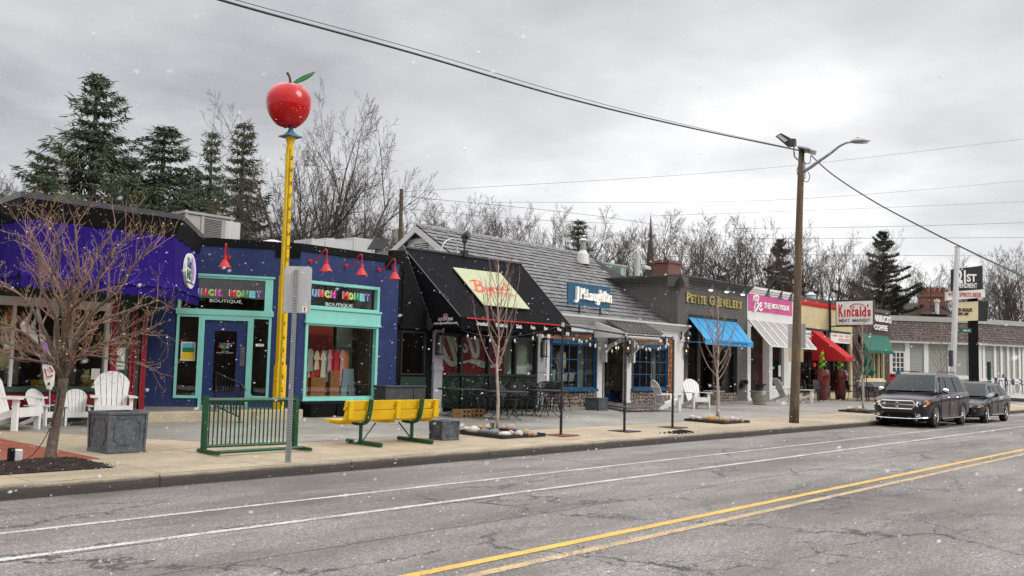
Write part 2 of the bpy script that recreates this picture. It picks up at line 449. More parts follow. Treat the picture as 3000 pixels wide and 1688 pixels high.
brickmat('brick_brown',(.085,.05,.04),(.065,.038,.03),(.05,.033,.028),.2,.067,.009,.7,bs=.7,var=.1)
brickmat('brick_red',(.23,.075,.05),(.16,.05,.035),(.16,.13,.11),.2,.067,.01,.8,bs=.7,var=.12)
M('slate',(.118,.114,.112),.45,.55,3.2,.6,sp=.5,fine=14)
M('slate_gap',(.02,.02,.02),.9,.1,3,0)
brickmat('slate_roof',(.15,.15,.155),(.095,.095,.10),(.018,.018,.018),.34,.27,.016,.62,bs=1.1,var=.12,streak=.35,sp=.45)
brickmat('shake_roof',(.19,.145,.125),(.09,.07,.06),(.02,.015,.013),.17,.30,.018,.85,bs=1.2,var=.25,streak=.3)
brickmat('cedar_shingle',(.36,.14,.045),(.20,.07,.025),(.04,.018,.01),.17,.19,.010,.85,bs=.9,var=.2,streak=.35)
brickmat('clapboard',(.17,.17,.18),(.16,.16,.17),(.04,.04,.04),3.,.2,.012,.65,bs=.8,var=.06)
brickmat('siding_far',(.30,.31,.27),(.29,.30,.26),(.17,.175,.155),6.,.16,.016,.7,bs=.8,var=.05)
brickmat('louver_white',(.75,.75,.74),(.72,.72,.71),(.16,.16,.16),9.,.115,.030,.5,bs=1.,var=.05,off=0)
# concrete / paver / brick ground
def groundbrick(name,c1,c2,mort,bw,bh,ms,off,rough,big,rot=0,wet=.0,bs=.4,stain=None):
    m,nt,b=nmat(name);p=posn(nt)
    mp=nt.nodes.new('ShaderNodeMapping');nt.links.new(p,mp.inputs[0]);mp.inputs['Rotation'].default_value=(0,0,rot);u=mp.outputs[0]
    t=nt.nodes.new('ShaderNodeTexBrick');t.offset=off;nt.links.new(u,t.inputs['Vector'])
    for k,v in (('Color1',c4(c1)),('Color2',c4(c2)),('Mortar',c4(mort)),('Scale',1.),('Mortar Size',ms),('Mortar Smooth',.2),('Bias',0.),('Brick Width',bw),('Row Height',bh)):t.inputs[k].default_value=v
    f=noise(nt,mapv(nt,u,(.6,1.,1)),big,6,.65);g=noise(nt,u,55.,4,.7);s=noise(nt,u,3.2,5,.7)
    c=mix(nt,.75,t.outputs['Color'],ramp(nt,f,[(.3,.33),(.7,.67)]),'OVERLAY')
    c=mix(nt,.45,c,ramp(nt,g,[(.3,.2),(.7,.8)]),'OVERLAY')
    c=mix(nt,.5,c,ramp(nt,s,[(.32,.34),(.6,.54)]),'OVERLAY')
    if stain:
        k=ramp(nt,noise(nt,u,.9,4,.6),[(.58,0),(.7,1)]);c=mix(nt,math_(nt,'MULTIPLY',k,.75),c,stain)
    nt.links.new(c,b.inputs['Base Color'])
    r=ramp(nt,f,[(.3,rough-.22*wet),(.7,rough)]);nt.links.new(r,b.inputs['Roughness']);spec(b,.35)
    bump(nt,b,math_(nt,'ADD',math_(nt,'MULTIPLY',t.outputs['Fac'],-1.),math_(nt,'MULTIPLY',g,.5)),bs,.006)
    MATS[name]=m
groundbrick('concrete_tan',(.365,.295,.20),(.32,.26,.178),(.14,.115,.08),1.55,1.30,.010,0,.75,.5,0,wet=.6,stain=(.28,.20,.12))
groundbrick('pavers',(.265,.25,.215),(.23,.218,.19),(.18,.17,.145),.9,.46,.009,.5,.6,.45,0,wet=1.,stain=(.17,.155,.125))
groundbrick('brick_paving',(.27,.062,.030),(.20,.048,.026),(.12,.045,.03),.2,.1,.008,.5,.7,1.,R(45),wet=.7)
groundbrick('concrete_step',(.42,.35,.25),(.42,.35,.25),(.3,.25,.18),3.,9.,.008,0,.8,.9)
groundbrick('concrete_far',(.34,.33,.30),(.32,.31,.28),(.2,.2,.18),1.6,1.5,.012,0,.75,.5)
# kerb
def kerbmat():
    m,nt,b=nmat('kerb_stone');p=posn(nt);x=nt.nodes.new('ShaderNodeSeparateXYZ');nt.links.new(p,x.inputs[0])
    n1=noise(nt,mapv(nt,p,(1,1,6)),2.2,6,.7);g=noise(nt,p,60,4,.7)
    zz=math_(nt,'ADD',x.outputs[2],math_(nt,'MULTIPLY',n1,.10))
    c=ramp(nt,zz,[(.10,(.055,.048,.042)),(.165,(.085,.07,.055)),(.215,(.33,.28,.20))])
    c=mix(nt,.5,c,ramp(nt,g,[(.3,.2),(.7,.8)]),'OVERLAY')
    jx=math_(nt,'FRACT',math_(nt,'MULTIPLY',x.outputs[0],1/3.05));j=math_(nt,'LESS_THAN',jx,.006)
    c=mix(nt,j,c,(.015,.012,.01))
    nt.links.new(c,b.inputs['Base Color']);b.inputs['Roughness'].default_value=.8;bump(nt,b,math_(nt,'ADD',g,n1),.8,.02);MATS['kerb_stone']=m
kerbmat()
def asphalt():
    m,nt,b=nmat('asphalt');p=posn(nt)
    x=nt.nodes.new('ShaderNodeSeparateXYZ');nt.links.new(p,x.inputs[0]);Xc,Yc=x.outputs[0],x.outputs[1]
    big=noise(nt,mapv(nt,p,(.22,.8,1)),.9,6,.6);med=noise(nt,mapv(nt,p,(.5,1,1)),3.,5,.65)
    g=noise(nt,p,95.,3,.75);g2=noise(nt,p,260.,2,.7)
    c=ramp(nt,big,[(.32,(.098,.084,.074)),(.5,(.162,.144,.130)),(.68,(.222,.203,.188))])
    c=mix(nt,.35,c,ramp(nt,med,[(.3,.3),(.7,.7)]),'OVERLAY')
    c=mix(nt,1.,c,ramp(nt,g,[(.36,.05),(.64,.95)]),'OVERLAY')
    c=mix(nt,.5,c,ramp(nt,g2,[(.33,.2),(.67,.8)]),'OVERLAY')
    c=mix(nt,.75,c,ramp(nt,noise(nt,p,34.,3,.8),[(.36,.12),(.64,.88)]),'OVERLAY');c=mix(nt,.5,c,ramp(nt,noise(nt,p,13.,3,.8),[(.36,.25),(.64,.75)]),'OVERLAY')
    # brownish wet patches
    wp=ramp(nt,noise(nt,mapv(nt,p,(.35,1.,1)),1.3,4,.6),[(.52,0),(.66,1)])
    c=mix(nt,math_(nt,'MULTIPLY',wp,.55),c,(.085,.068,.053))
    # worn tyre tracks lighter inside travel lane
    # cracks
    dist=nt.nodes.new('ShaderNodeVectorMath');dist.operation='ADD'
    nz=N(nt,'ShaderNodeTexNoise',Scale=2.5,Detail=5.,Roughness=.7);nt.links.new(p,nz.inputs['Vector'])
    sc2=nt.nodes.new('ShaderNodeVectorMath');sc2.operation='SCALE';sc2.inputs['Scale'].default_value=.55;nt.links.new(nz.outputs['Color'],sc2.inputs[0])
    nt.links.new(p,dist.inputs[0]);nt.links.new(sc2.outputs[0],dist.inputs[1])
    def cracks(scale,wid,lo,hi,ms):
        v=nt.nodes.new('ShaderNodeTexVoronoi');v.feature='DISTANCE_TO_EDGE';v.inputs['Scale'].default_value=scale
        nt.links.new(mapv(nt,dist.outputs[0],(.55,1,1)),v.inputs['Vector'])
        th=math_(nt,'MULTIPLY',g,wid*2)
        k=math_(nt,'LESS_THAN',v.outputs['Distance'],th)
        mk=ramp(nt,noise(nt,p,ms,3,.6),[(lo,0),(hi,1)])
        return math_(nt,'MULTIPLY',k,mk)
    c1=cracks(.45,.006,.45,.53,.35);c2=cracks(2.1,.014,.48,.55,.5)
    near=ramp(nt,math_(nt,'DIVIDE',Yc,12.),[(.35,1),(.62,.15)])
    c2=math_(nt,'MULTIPLY',c2,near)
    # long crack along the lane
    wob=math_(nt,'MULTIPLY',math_(nt,'SUBTRACT',noise(nt,mapv(nt,p,(1.6,0,0)),1.,6,.75),.5),.22)
    yy=math_(nt,'ABSOLUTE',math_(nt,'SUBTRACT',math_(nt,'ADD',Yc,wob),6.62))
    c3=math_(nt,'LESS_THAN',yy,math_(nt,'MULTIPLY',g,.024))
    yy2=math_(nt,'ABSOLUTE',math_(nt,'SUBTRACT',math_(nt,'ADD',Yc,wob),7.80))
    c4_=math_(nt,'MULTIPLY',math_(nt,'LESS_THAN',yy2,math_(nt,'MULTIPLY',g,.03)),ramp(nt,noise(nt,p,.45,3,.6),[(.47,0),(.5,1)]))
    ck=math_(nt,'MAXIMUM',math_(nt,'MAXIMUM',c1,c2),math_(nt,'MAXIMUM',c3,c4_))
    c=mix(nt,math_(nt,'MULTIPLY',ck,.85),c,(.018,.016,.015))
    nt.links.new(c,b.inputs['Base Color'])
    nt.links.new(ramp(nt,wp,[(0,.72),(1,.46)]),b.inputs['Roughness']);spec(b,.45)
    h=math_(nt,'SUBTRACT',math_(nt,'MULTIPLY',g,.6),ck);bump(nt,b,h,.6,.01)
    MATS['asphalt']=m;return ck
asphalt()
def roadpaint(name,c,lo,hi):
    m,nt,b=nmat(name);p=posn(nt)
    g=noise(nt,p,38.,5,.75);f=noise(nt,p,2.,4,.6)
    k=ramp(nt,math_(nt,'ADD',math_(nt,'MULTIPLY',g,.75),math_(nt,'MULTIPLY',f,.25)),[(lo,0),(hi,1)])
    cc=mix(nt,k,(.15,.14,.135),mix(nt,.4,c,ramp(nt,f,[(.3,.4),(.7,.62)]),'OVERLAY'));nt.links.new(cc,b.inputs['Base Color']);b.inputs['Roughness'].default_value=.65
    bump(nt,b,g,.4,.005);MATS[name]=m
roadpaint('line_white',(.58,.56,.51),.43,.54);roadpaint('line_yellow',(.62,.36,.05),.40,.49);roadpaint('line_yellow_worn',(.58,.39,.16),.44,.56)
def grassmat():
    m,nt,b=nmat('grass_ground');p=posn(nt)
    c=ramp(nt,noise(nt,p,.6,6,.7),[(.3,(.03,.035,.018)),(.7,(.07,.065,.04))]);nt.links.new(c,b.inputs['Base Color']);b.inputs['Roughness'].default_value=.95;MATS['grass_ground']=m
grassmat()
def cobble(name,sc_,tones,ms):
    m,nt,b=nmat(name);p=objc(nt)
    v=nt.nodes.new('ShaderNodeTexVoronoi');v.inputs['Scale'].default_value=sc_;nt.links.new(p,v.inputs['Vector'])
    e=nt.nodes.new('ShaderNodeTexVoronoi');e.feature='DISTANCE_TO_EDGE';e.inputs['Scale'].default_value=sc_;nt.links.new(p,e.inputs['Vector'])
    sp=nt.nodes.new('ShaderNodeSeparateColor');nt.links.new(v.outputs['Color'],sp.inputs[0])
    c=ramp(nt,sp.outputs[0],tones);c=mix(nt,.4,c,ramp(nt,noise(nt,p,40,4),[(.3,.3),(.7,.7)]),'OVERLAY')
    k=ramp(nt,e.outputs['Distance'],[(0,0),(ms,1)]);c=mix(nt,k,(.13,.11,.09),c);nt.links.new(c,b.inputs['Base Color']);b.inputs['Roughness'].default_value=.7
    bump(nt,b,ramp(nt,e.outputs['Distance'],[(0,0),(.35,1)]),1.,.06);MATS[name]=m
TON=[(0,(.26,.16,.12)),(.25,(.33,.27,.21)),(.45,(.17,.17,.16)),(.65,(.34,.22,.17)),(.8,(.40,.36,.30)),(1,(.22,.20,.16))]
cobble('fieldstone',6.2,TON,.08)
M('rock_pale',(.50,.46,.40),.7,.25,9,.5);M('rock_tan',(.38,.26,.15),.7,.3,9,.5);M('rock_grey',(.16,.17,.165),.7,.3,9,.5);M('rock_pink',(.38,.28,.25),.7,.25,9,.5);M('rock_orange',(.42,.20,.05),.7,.3,9,.5)
def hedgemat():
    m,nt,b=nmat('hedge_leaf');p=objc(nt);g=noise(nt,p,45,4,.7)
    c=ramp(nt,g,[(.40,(.001,.006,.004)),(.58,(.003,.030,.015)),(.75,(.03,.13,.07))]);nt.links.new(c,b.inputs['Base Color']);b.inputs['Roughness'].default_value=.5;MATS['hedge_leaf']=m
hedgemat()
glassmat('glass',(.90,.93,.91),1.,0,.02)
glassmat('glass_dark',(.62,.64,.62),1.,0,.03)
M('glass_car',(.010,.015,.013),.05,.1,2,0,sp=.22)
glassmat('glass_lamp',(.85,.85,.82),.8,.05,.05)
# ---------------------------------------------------------------- world, sun, camera
w=bpy.data.worlds.new('World');sc.world=w;w.use_nodes=True;nt=w.node_tree
for n in list(nt.nodes):nt.nodes.remove(n)
out=nt.nodes.new('ShaderNodeOutputWorld');SUN_EL,SUN_AZ=R(38),R(200)
sky=nt.nodes.new('ShaderNodeTexSky');sky.sky_type='NISHITA';sky.sun_disc=False;sky.sun_elevation=SUN_EL;sky.sun_rotation=SUN_AZ
bg1=nt.nodes.new('ShaderNodeBackground');nt.links.new(sky.outputs[0],bg1.inputs[0]);bg1.inputs[1].default_value=.05
tc=nt.nodes.new('ShaderNodeTexCoord');g=tc.outputs['Generated'];sp=nt.nodes.new('ShaderNodeSeparateXYZ');nt.links.new(g,sp.inputs[0])
zc=math_(nt,'MAXIMUM',sp.outputs[2],0.)
den=math_(nt,'ADD',zc,.16)
cmb=nt.nodes.new('ShaderNodeCombineXYZ');nt.links.new(math_(nt,'DIVIDE',sp.outputs[0],den),cmb.inputs[0]);nt.links.new(math_(nt,'DIVIDE',sp.outputs[1],den),cmb.inputs[1])
off=nt.nodes.new('ShaderNodeVectorMath');off.operation='ADD';off.inputs[1].default_value=(3.1,1.7,.4);nt.links.new(cmb.outputs[0],off.inputs[0])
n1=noise(nt,off.outputs[0],.62,7,.52);n2=noise(nt,off.outputs[0],2.1,6,.55)
n3=noise(nt,off.outputs[0],.30,4,.5)
nn=math_(nt,'ADD',math_(nt,'ADD',math_(nt,'MULTIPLY',n1,.65),math_(nt,'MULTIPLY',n2,.35)),math_(nt,'MULTIPLY',math_(nt,'SUBTRACT',n3,.5),.35))
# brighter break in the cloud low over the right-hand roofs
bd=ray(2060,560).normalized();dv=nt.nodes.new('ShaderNodeVectorMath');dv.operation='DOT_PRODUCT';dv.inputs[1].default_value=bd;nt.links.new(g,dv.inputs[0])
gl=ramp(nt,dv.outputs['Value'],[(.90,0),(.975,.45),(1.,1)])
low=ramp(nt,zc,[(0.,.55),(.12,.28),(.3,0)])
tot=math_(nt,'ADD',math_(nt,'ADD',nn,math_(nt,'MULTIPLY',gl,.19)),math_(nt,'MULTIPLY',low,.20))
cl=ramp(nt,tot,[(.36,(.36,.36,.38)),(.47,(.50,.50,.515)),(.53,(.56,.56,.575)),(.62,(.68,.68,.69)),(.78,(.96,.96,.96))])
zen=math_(nt,'ADD',1.,math_(nt,'MULTIPLY',ramp(nt,zc,[(.38,0),(.75,1)]),2.1))
bg2=nt.nodes.new('ShaderNodeBackground');nt.links.new(cl,bg2.inputs[0]);nt.links.new(zen,bg2.inputs[1])
ads=nt.nodes.new('ShaderNodeMixShader');ads.inputs[0].default_value=.93
nt.links.new(bg1.outputs[0],ads.inputs[1]);nt.links.new(bg2.outputs[0],ads.inputs[2]);nt.links.new(ads.outputs[0],out.inputs[0])
sl=bpy.data.lights.new('sun','SUN');sl.energy=1.3;sl.angle=R(25);sl.color=(1,.97,.93);so=bpy.data.objects.new('sun',sl);col.objects.link(so)
sd=Vector((math.cos(R(-70))*math.cos(SUN_EL),math.sin(R(-70))*math.cos(SUN_EL),math.sin(SUN_EL)))
so.rotation_euler=sd.to_track_quat('Z','Y').to_euler()
sky.sun_rotation=math.atan2(sd.x,sd.y)
cd=bpy.data.cameras.new('camera');cd.sensor_width=36;cd.lens=FOC/3000*36;cd.clip_end=2000;cd.clip_start=.05;cd.dof.use_dof=True;cd.dof.focus_distance=24;cd.dof.aperture_fstop=6.3
cam=bpy.data.objects.new('camera',cd);col.objects.link(cam);sc.camera=cam
rt=Vector((AX.x,AY.x,AU.x));dn=Vector((AX.y,AY.y,AU.y));fw=Vector((AX.z,AY.z,AU.z))
mw=Matrix((rt,-dn,-fw)).transposed().to_4x4();mw.translation=CAMP;cam.matrix_world=mw
sc.view_settings.view_transform='Standard';sc.view_settings.look='None';sc.view_settings.exposure=.50;sc.view_settings.gamma=1
sc.render.engine='CYCLES'
# ---------------------------------------------------------------- ground
def sheet(name,pts,mat,kind='structure'):
    m=MB();m.poly(pts);o=m.build(name,mat);o['kind']=kind
    return o
def G(x,y,a=0):return (x,y,gz(y)+a)
ground=sheet('ground',[(-400,-400,-.06),(900,-400,-.06),(900,900,-.06),(-400,900,-.06)],'grass_ground')
road=MB();road.poly([(-60,-1.2,0),(400,-1.2,0),(400,11.10,0),(-60,11.10,0)]);road.build('road','asphalt',kind='structure')
# cross street beyond the row of shops
XC0,XC1=57.5,71.
side=MB();side.poly([(XC0,11.1,.003),(XC1,11.1,.003),(XC1,90,1.02),(XC0,90,1.02)]);side.build('side_street','asphalt',kind='structure')
def kerb(name,x0,x1,yf,sgn=1):
    k=MB();prof=[(0,-.02),(0,.115),(.012,.140),(.035,.150),(.16,.1515),(.16,-.02)];n=max(2,int((x1-x0)/.5));rnd=random.Random(3)
    for i in range(n+1):
        x=x0+(x1-x0)*i/n;dz=rnd.uniform(-.004,.004)
        for (a,b) in prof:k.v.append(Vector((x,yf+sgn*a,b+(dz if b>.05 else 0))))
    for i in range(n):
        for j in range(5):
            a=i*6+j;k.f.append((a,a+6,a+7,a+1) if sgn<0 else (a,a+1,a+7,a+6))
    k.build(name,'kerb_stone',kind='structure')
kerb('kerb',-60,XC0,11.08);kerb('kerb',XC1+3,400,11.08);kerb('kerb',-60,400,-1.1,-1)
k=MB();k.box(XC0-.16,XC0,11.25,60,-.02,1.);k=MB()
# sidewalk sheets
swk=MB();swk.poly([G(-60,11.23),G(XC0,11.23),G(XC0,13.62),G(7.,13.62),G(6.9,12.95),G(-60,12.95)]);swk.build('sidewalk','concrete_tan',kind='structure')
pt=MB();pt.poly([G(-60,17.7,.004),G(6.75,17.65,.004),G(9.05,13.62,.004),G(XC0,13.62,.004),G(XC0,30,.004),G(-60,30,.004)]);pt.build('patio','pavers',kind='structure')
bd_=MB();bd_.poly([G(-60,12.9,.002),G(6.9,12.9,.002),G(7.4,13.62,.002),G(9.05,13.62,.003),G(6.75,17.65,.003),G(-60,17.7,.003)]);bd_.build('concrete_band','concrete_tan',kind='structure')
br=MB();br.poly([G(-60,13.05,.008),G(6.25,12.98,.008),G(6.13,16.2,.008),G(-60,16.9,.008)]);br.build('brick_paving','brick_paving',kind='structure')
fs=MB();fs.poly([(-60,-1.25,.15),(-60,-6,.17),(400,-6,.17),(400,-1.25,.15)]);fs.build('sidewalk','concrete_far',kind='structure')
fc=MB();fc.poly([(XC1+3,11.23,.15),(400,11.23,.15),(400,60,.9),(XC1+3,60,.9)]);fc.build('sidewalk','concrete_far',kind='structure')
kb=MB();kb.box(XC1+2.84,XC1+3.0,11.1,40,0,.154);kb.build('kerb','kerb_stone',kind='structure')
# patio ground behind the row so nothing floats
# markings
def line(y,wd,mat,x0=-40,x1=XC0-4,nm='road_marking'):
    m=MB();m.poly([(x0,y-wd/2,.004),(x1,y-wd/2,.004),(x1,y+wd/2,.004),(x0,y+wd/2,.004)]);m.build(nm,mat,kind='structure')
line(9.06,.085,'line_white');line(7.90,.10,'line_white');line(5.33,.115,'line_yellow');line(5.01,.115,'line_yellow_worn')
line(9.06,.10,'line_white',XC1+8,300);line(7.90,.11,'line_white',XC1+8,300);line(5.33,.115,'line_yellow',XC1+8,300);line(5.01,.115,'line_yellow_worn',XC1+8,300)
cw=MB()
for x in (XC0+1.5,XC0+4.5):cw.poly([(x,-1,.0045),(x+.3,-1,.0045),(x+.3,11,.0045),(x,11,.0045)])
for y in (11.9,14.6):cw.poly([(XC0+.3,y,.0075+.0127*(y-11.1)),(XC1,y,.0075+.0127*(y-11.1)),(XC1,y+.3,.0115+.0127*(y-11.1)),(XC0+.3,y+.3,.0115+.0127*(y-11.1))])
cw.build('crosswalk','line_white',kind='structure')
# =============================================================== TOY STORE (purple awning)
def P3(x,y,z):return Vector((x,y,z))
b=thing('toy_store','low dark green shop with a deep purple canopy under a black roof band','shop',(8,19,.3))
F=Fr((6,18.95))
# canopy corners in plan
A0=(6.78,19.0);A1=(6.62,17.10);A2=(9.45,17.02);A3=(11.32,19.12)
def ring(z,o=0):
    return [P3(A0[0]-o,A0[1],z),P3(A1[0]-o,A1[1]-o,z),P3(A2[0]+o*.4,A2[1]-o,z),P3(A3[0]+o*.8,A3[1]+.2,z)]
# black fascia (leans outwards to the top)
m=MB();t=ring(4.33,.10);bt=ring(3.99,.0)
for i in range(3):m.add([bt[i],bt[i+1],t[i+1],t[i]],[(0,1,2,3)])
rb=ring(3.99,-.12);m.add([rb[0],rb[1],rb[2],rb[3],bt[0],bt[1],bt[2],bt[3]],[(0,1,5,4),(1,2,6,5),(2,3,7,6)])
m.build('fascia','fascia_black',b)
m=MB();t0=ring(4.33,.115);t1=ring(4.43,.125);t2=ring(4.44,-.2)
for i in range(3):
    m.add([t0[i],t0[i+1],t1[i+1],t1[i]],[(0,1,2,3)]);m.add([t1[i],t1[i+1],t2[i+1],t2[i]],[(0,1,2,3)])
m.build('coping','coping',b)
m=MB();m.add([t2[0]-P3(.4,0,.02),t2[1]-P3(0,0,.02),t2[2]-P3(0,0,.02),t2[3]-P3(0,0,.02),P3(11.3,26,4.42),P3(4,26,4.42)],[(0,1,2,3,4,5)]);m.build('roof','roof_flat',b)
# purple canopy: subdivided cloth with folds and scalloped valance
cv=MB();rnd=random.Random(5)
segs=[(ring(3.99,-.02)[i],ring(3.99,-.02)[i+1],ring(2.97,.015)[i],ring(2.97,.015)[i+1]) for i in range(3)]
def fold(s,v,side):
    a=.012*math.sin(s*9+v*2)+.01*math.sin(s*23+1.3)+.014*v*math.sin(s*5.1+2)
    if side==0:a+=.05*math.sin(s*11+v*3)*v
    return a
for si,(ta,tb,ba,bb) in enumerate(segs):
    L=(tb-ta).length;n=max(12,int(L/.06));nrm=(tb-ta).cross(P3(0,0,-1)).normalized()
    if nrm.dot(P3(-.3,-1,0))<0 and si!=2:nrm=-nrm
    if si==2:nrm=P3(.75,-.66,0)
    rows=8;o=len(cv.v)
    for r in range(rows+1):
        v=r/rows
        for i in range(n+1):
            s=i/n;p=(ta.lerp(tb,s)).lerp(ba.lerp(bb,s),v);e=min(1,min(s,1-s)*10)
            cv.v.append(p+nrm*(fold(s*L,v,si)*e+.03*v*v*e+(.045 if r==rows else 0)))
    for r in range(rows):
        for i in range(n):
            a=o+r*(n+1)+i;cv.f.append((a,a+n+1,a+n+2,a+1))
    # valance with scallops
    o=len(cv.v);per=.19
    for i in range(n+1):
        s=i/n;p=ba.lerp(bb,s)+nrm*(.045+fold(s*L,1,si)*.7)
        sca=abs(math.sin(math.pi*s*L/per))**.7*.055 if si<2 else ((s*L/.11)%1)*.05
        cv.v.append(p);cv.v.append(p-P3(0,0,.15+sca)-nrm*.02)
    for i in range(n):
        a=o+2*i;cv.f.append((a,a+1,a+3,a+2))
aw=cv.build('awning','purple',b,smooth=True)
# oval white sign on the canted side
pa=ring(3.5,.0);U=(pa[3]-pa[2]).normalized();FO=Fp(pa[2],U,(0,0,1))
if FO.N.dot(P3(.7,-.7,0))<0:FO.N=-FO.N
uc,vc=1.0*( (A3[0]-A2[0])**2+(A3[1]-A2[1])**2)**.5*.49,-.05
oval=[(uc+.70*math.cos(i/32*2*math.pi),vc+.37*math.sin(i/32*2*math.pi)) for i in range(32)]
oval=[(uc-.62+ (u-uc+.7)*.9,v) for u,v in oval]
m=MB();m.fprism(FO,oval,.03,.09);ov=m.build('oval_sign','sign_white',b)
tm=text_mb('Kids',FO,uc-.5,vc+.03,uc+.05,vc+.25,.09,.096,bold=.03);tm.build('lettering','teal_blue',ov)
tm=text_mb('INK',FO,uc-.5,vc-.2,uc+.05,vc+.0,.09,.096,bold=.03);tm.build('lettering','leaf_green',ov)
m=MB()
for q in [(.1,.1,.13,.2),(.25,-.02,.14,.17),(.12,-.14,.12,.1)]:
    pl=[(uc+q[0]+q[2]*math.cos(i/14*2*math.pi),vc+q[1]+q[3]*math.sin(i/14*2*math.pi)) for i in range(14)];m.fprism(FO,pl,.09,.095+q[0]*.01)
m.build('emblem','cloth_lilac',ov)
m=MB();m.fbox(FO,uc-.45,uc+.4,vc-.27,vc-.24,.09,.095);m.build('lettering','dark_green',ov)
# storefront
gl=F.px(300,1100)[0];zs=1.02
uA=F.px(0,1100)[0]-1.5;uR0=F.px(318,1100)[0];uR1=F.px(335,1100)[0];uG1=F.px(373,1100)[0];uE=F.px(452,1100)[0]+.3
m=MB();m.fbox(F,uA,uG1,2.72,4.3,-.3,-.0);m.fbox(F,uG1,uE,2.55,4.3,-.9,-.5);m.fbox(F,uA,uR0,.2,.62,-.3,.02);m.build('wall','dark_green',b)
m=MB();m.fbox(F,uR1,uG1,.25,2.72,-.2,0);m.build('wall_panel','dark_green',b)
m=MB();m.fbox(F,uA,uR0,.62,.90,-.2,.05);m.build('kick_panel','red_trim',b)
m=MB();m.fbox(F,uA,uR0,.90,1.0,-.25,.11);m.build('sill','dark_green',b)
m=MB();m.fbox(F,uR0,uR1,.28,2.72,-.2,.05)
for a,c in ((376,396),(410,426)):
    u0=F.px(a,1100,-.35)[0];u1=F.px(c,1100,-.35)[0]
    m.fbox(F,u0,u0+.07,.3,2.6,-.42,-.35);m.fbox(F,u1-.06,u1,.3,2.6,-.42,-.35);m.fbox(F,u0,u1,.42,.62,-.43,-.34)
m.build('door_frame','red_trim',b)
m=MB();m.fbox(F,uG1,uE,.3,2.6,-1.0,-.95);m.fbox(F,uG1-.02,uG1+.02,.3,2.6,-1.,-.2);m.build('entrance_recess','dark_green',b)
m=MB();m.fbox(F,uR0-.1,uR0-.03,1.0,2.72,-.12,.0);m.fbox(F,uA,uR0,2.55,2.72,-.12,.01)
for px in (40,165):
    u=F.px(px,1000)[0];m.fbox(F,u-.025,u+.025,1.0,2.6,-.1,-.02)
wf=m.build('window_frame','offwhite',b)
m=MB();m.fbox(F,uA,uR0-.05,1.0,2.6,-.08,-.07);m.build('pane','glass',wf)
room(b,F,uA,uR0,.62,2.72,2.6,'interior_dark',w=-.1)
# window goods
def blob(name,label,cat,px,py,w,r,sc3,mat,grp='toys in the toy store window'):
    u,v=F.px(px,py,w);p=F.p(u,v,w);q=MB();q.ball((0,0,0),r,14,9,sc3);
    # soft dent in the middle
    for i,vv in enumerate(q.v):
        vv.z+=.012*math.sin(vv.x*30)
    o=q.build(name,mat,smooth=True);o.location=p;tag(o,label,cat,grp);return o
def cushion(px0,px1,py,mat,label):
    u0,v=F.px(px0,py,-.35);u1,_=F.px(px1,py,-.35);c=F.p((u0+u1)/2,v,-.35);hw=(u1-u0)/2
    q=MB();n=18;m_=10
    for i in range(n+1):
        a=-1+2*i/n;rx=hw*a;k=(1-abs(a)**6)**.5*(1+.05*math.sin(i*2.1))
        for j in range(m_):
            t=2*math.pi*j/m_;q.v.append(Vector((rx,.16*k*math.cos(t),.055*k*math.sin(t))))
    for i in range(n):
        for j in range(m_):
            x=i*m_+j;y=i*m_+(j+1)%m_;q.f.append((x,y,y+m_,x+m_))
    o=q.build('cushion',mat,smooth=True);o.location=c;tag(o,label,'cushion','folded cushions in the toy store window')
cushion(36,90,1146,'cloth_blue','pale blue rolled cushion behind the left white chairs')
cushion(40,104,1161,'cloth_pink','pink rolled cushion under the pale blue one')
cushion(186,251,1146,'lime','pale green rolled cushion right of the tree trunk')
cushion(200,258,1161,'cloth_lilac','lilac rolled cushion under the pale green one')
bear=[(8,1062,.16,'plush','pale plush toy at the far left of the window'),(16,1004,.10,'cloth_cream','small cream plush toy hanging left in the window'),(292,1014,.13,'amber','amber ball toy near the right of the window'),(250,1108,.10,'plush','cream plush animal low in the right pane'),(238,960,.15,'letter_green','green patterned toy high in the right pane'),(30,930,.12,'cloth_orange','orange toy hanging high at the left'),(10,960,.12,'plush','beige plush toy high at the far left'),(290,990,.08,'cloth_lime','lime coloured toy above the amber ball'),(160,1150,.06,'letter_red','small red toy on the sill by the trunk'),(120,1160,.06,'cloth_lime','small lime toy on the window sill'),(135,1162,.05,'sign_white','small white toy on the window sill')]
for px,py,r,mt,lb in bear:
    u,v=F.px(px,py,-.4);q=MB();q.ball((0,0,0),r,12,8,(1,.8,1));q.ball((r*.1,-.02,r*1.15),r*.62,10,7);q.ball((-r*.5,0,r*1.7),r*.2,6,5);q.ball((r*.6,0,r*1.7),r*.2,6,5);q.ball((r*.9,-.05,.02),r*.35,6,5);q.ball((-r*.9,-.05,.02),r*.35,6,5)
    o=q.build('toy',mt,smooth=True);o.location=F.p(u,v,-.4);tag(o,lb,'toy','toys in the toy store window')
st=MB()
for q in ((60,.9,1.6),(100,1.0,1.9),(210,.95,1.5),(265,1.,2.1)):
    u,_=F.px(q[0],1100,-1.6);st.fbox(F,u-.35,u+.35,1.0,q[2],-1.8,-1.5);st.fbox(F,u-.4,u+.4,q[2],q[2]+.04,-1.85,-1.45)
o=st.build('shelf_unit','interior_lt',b)
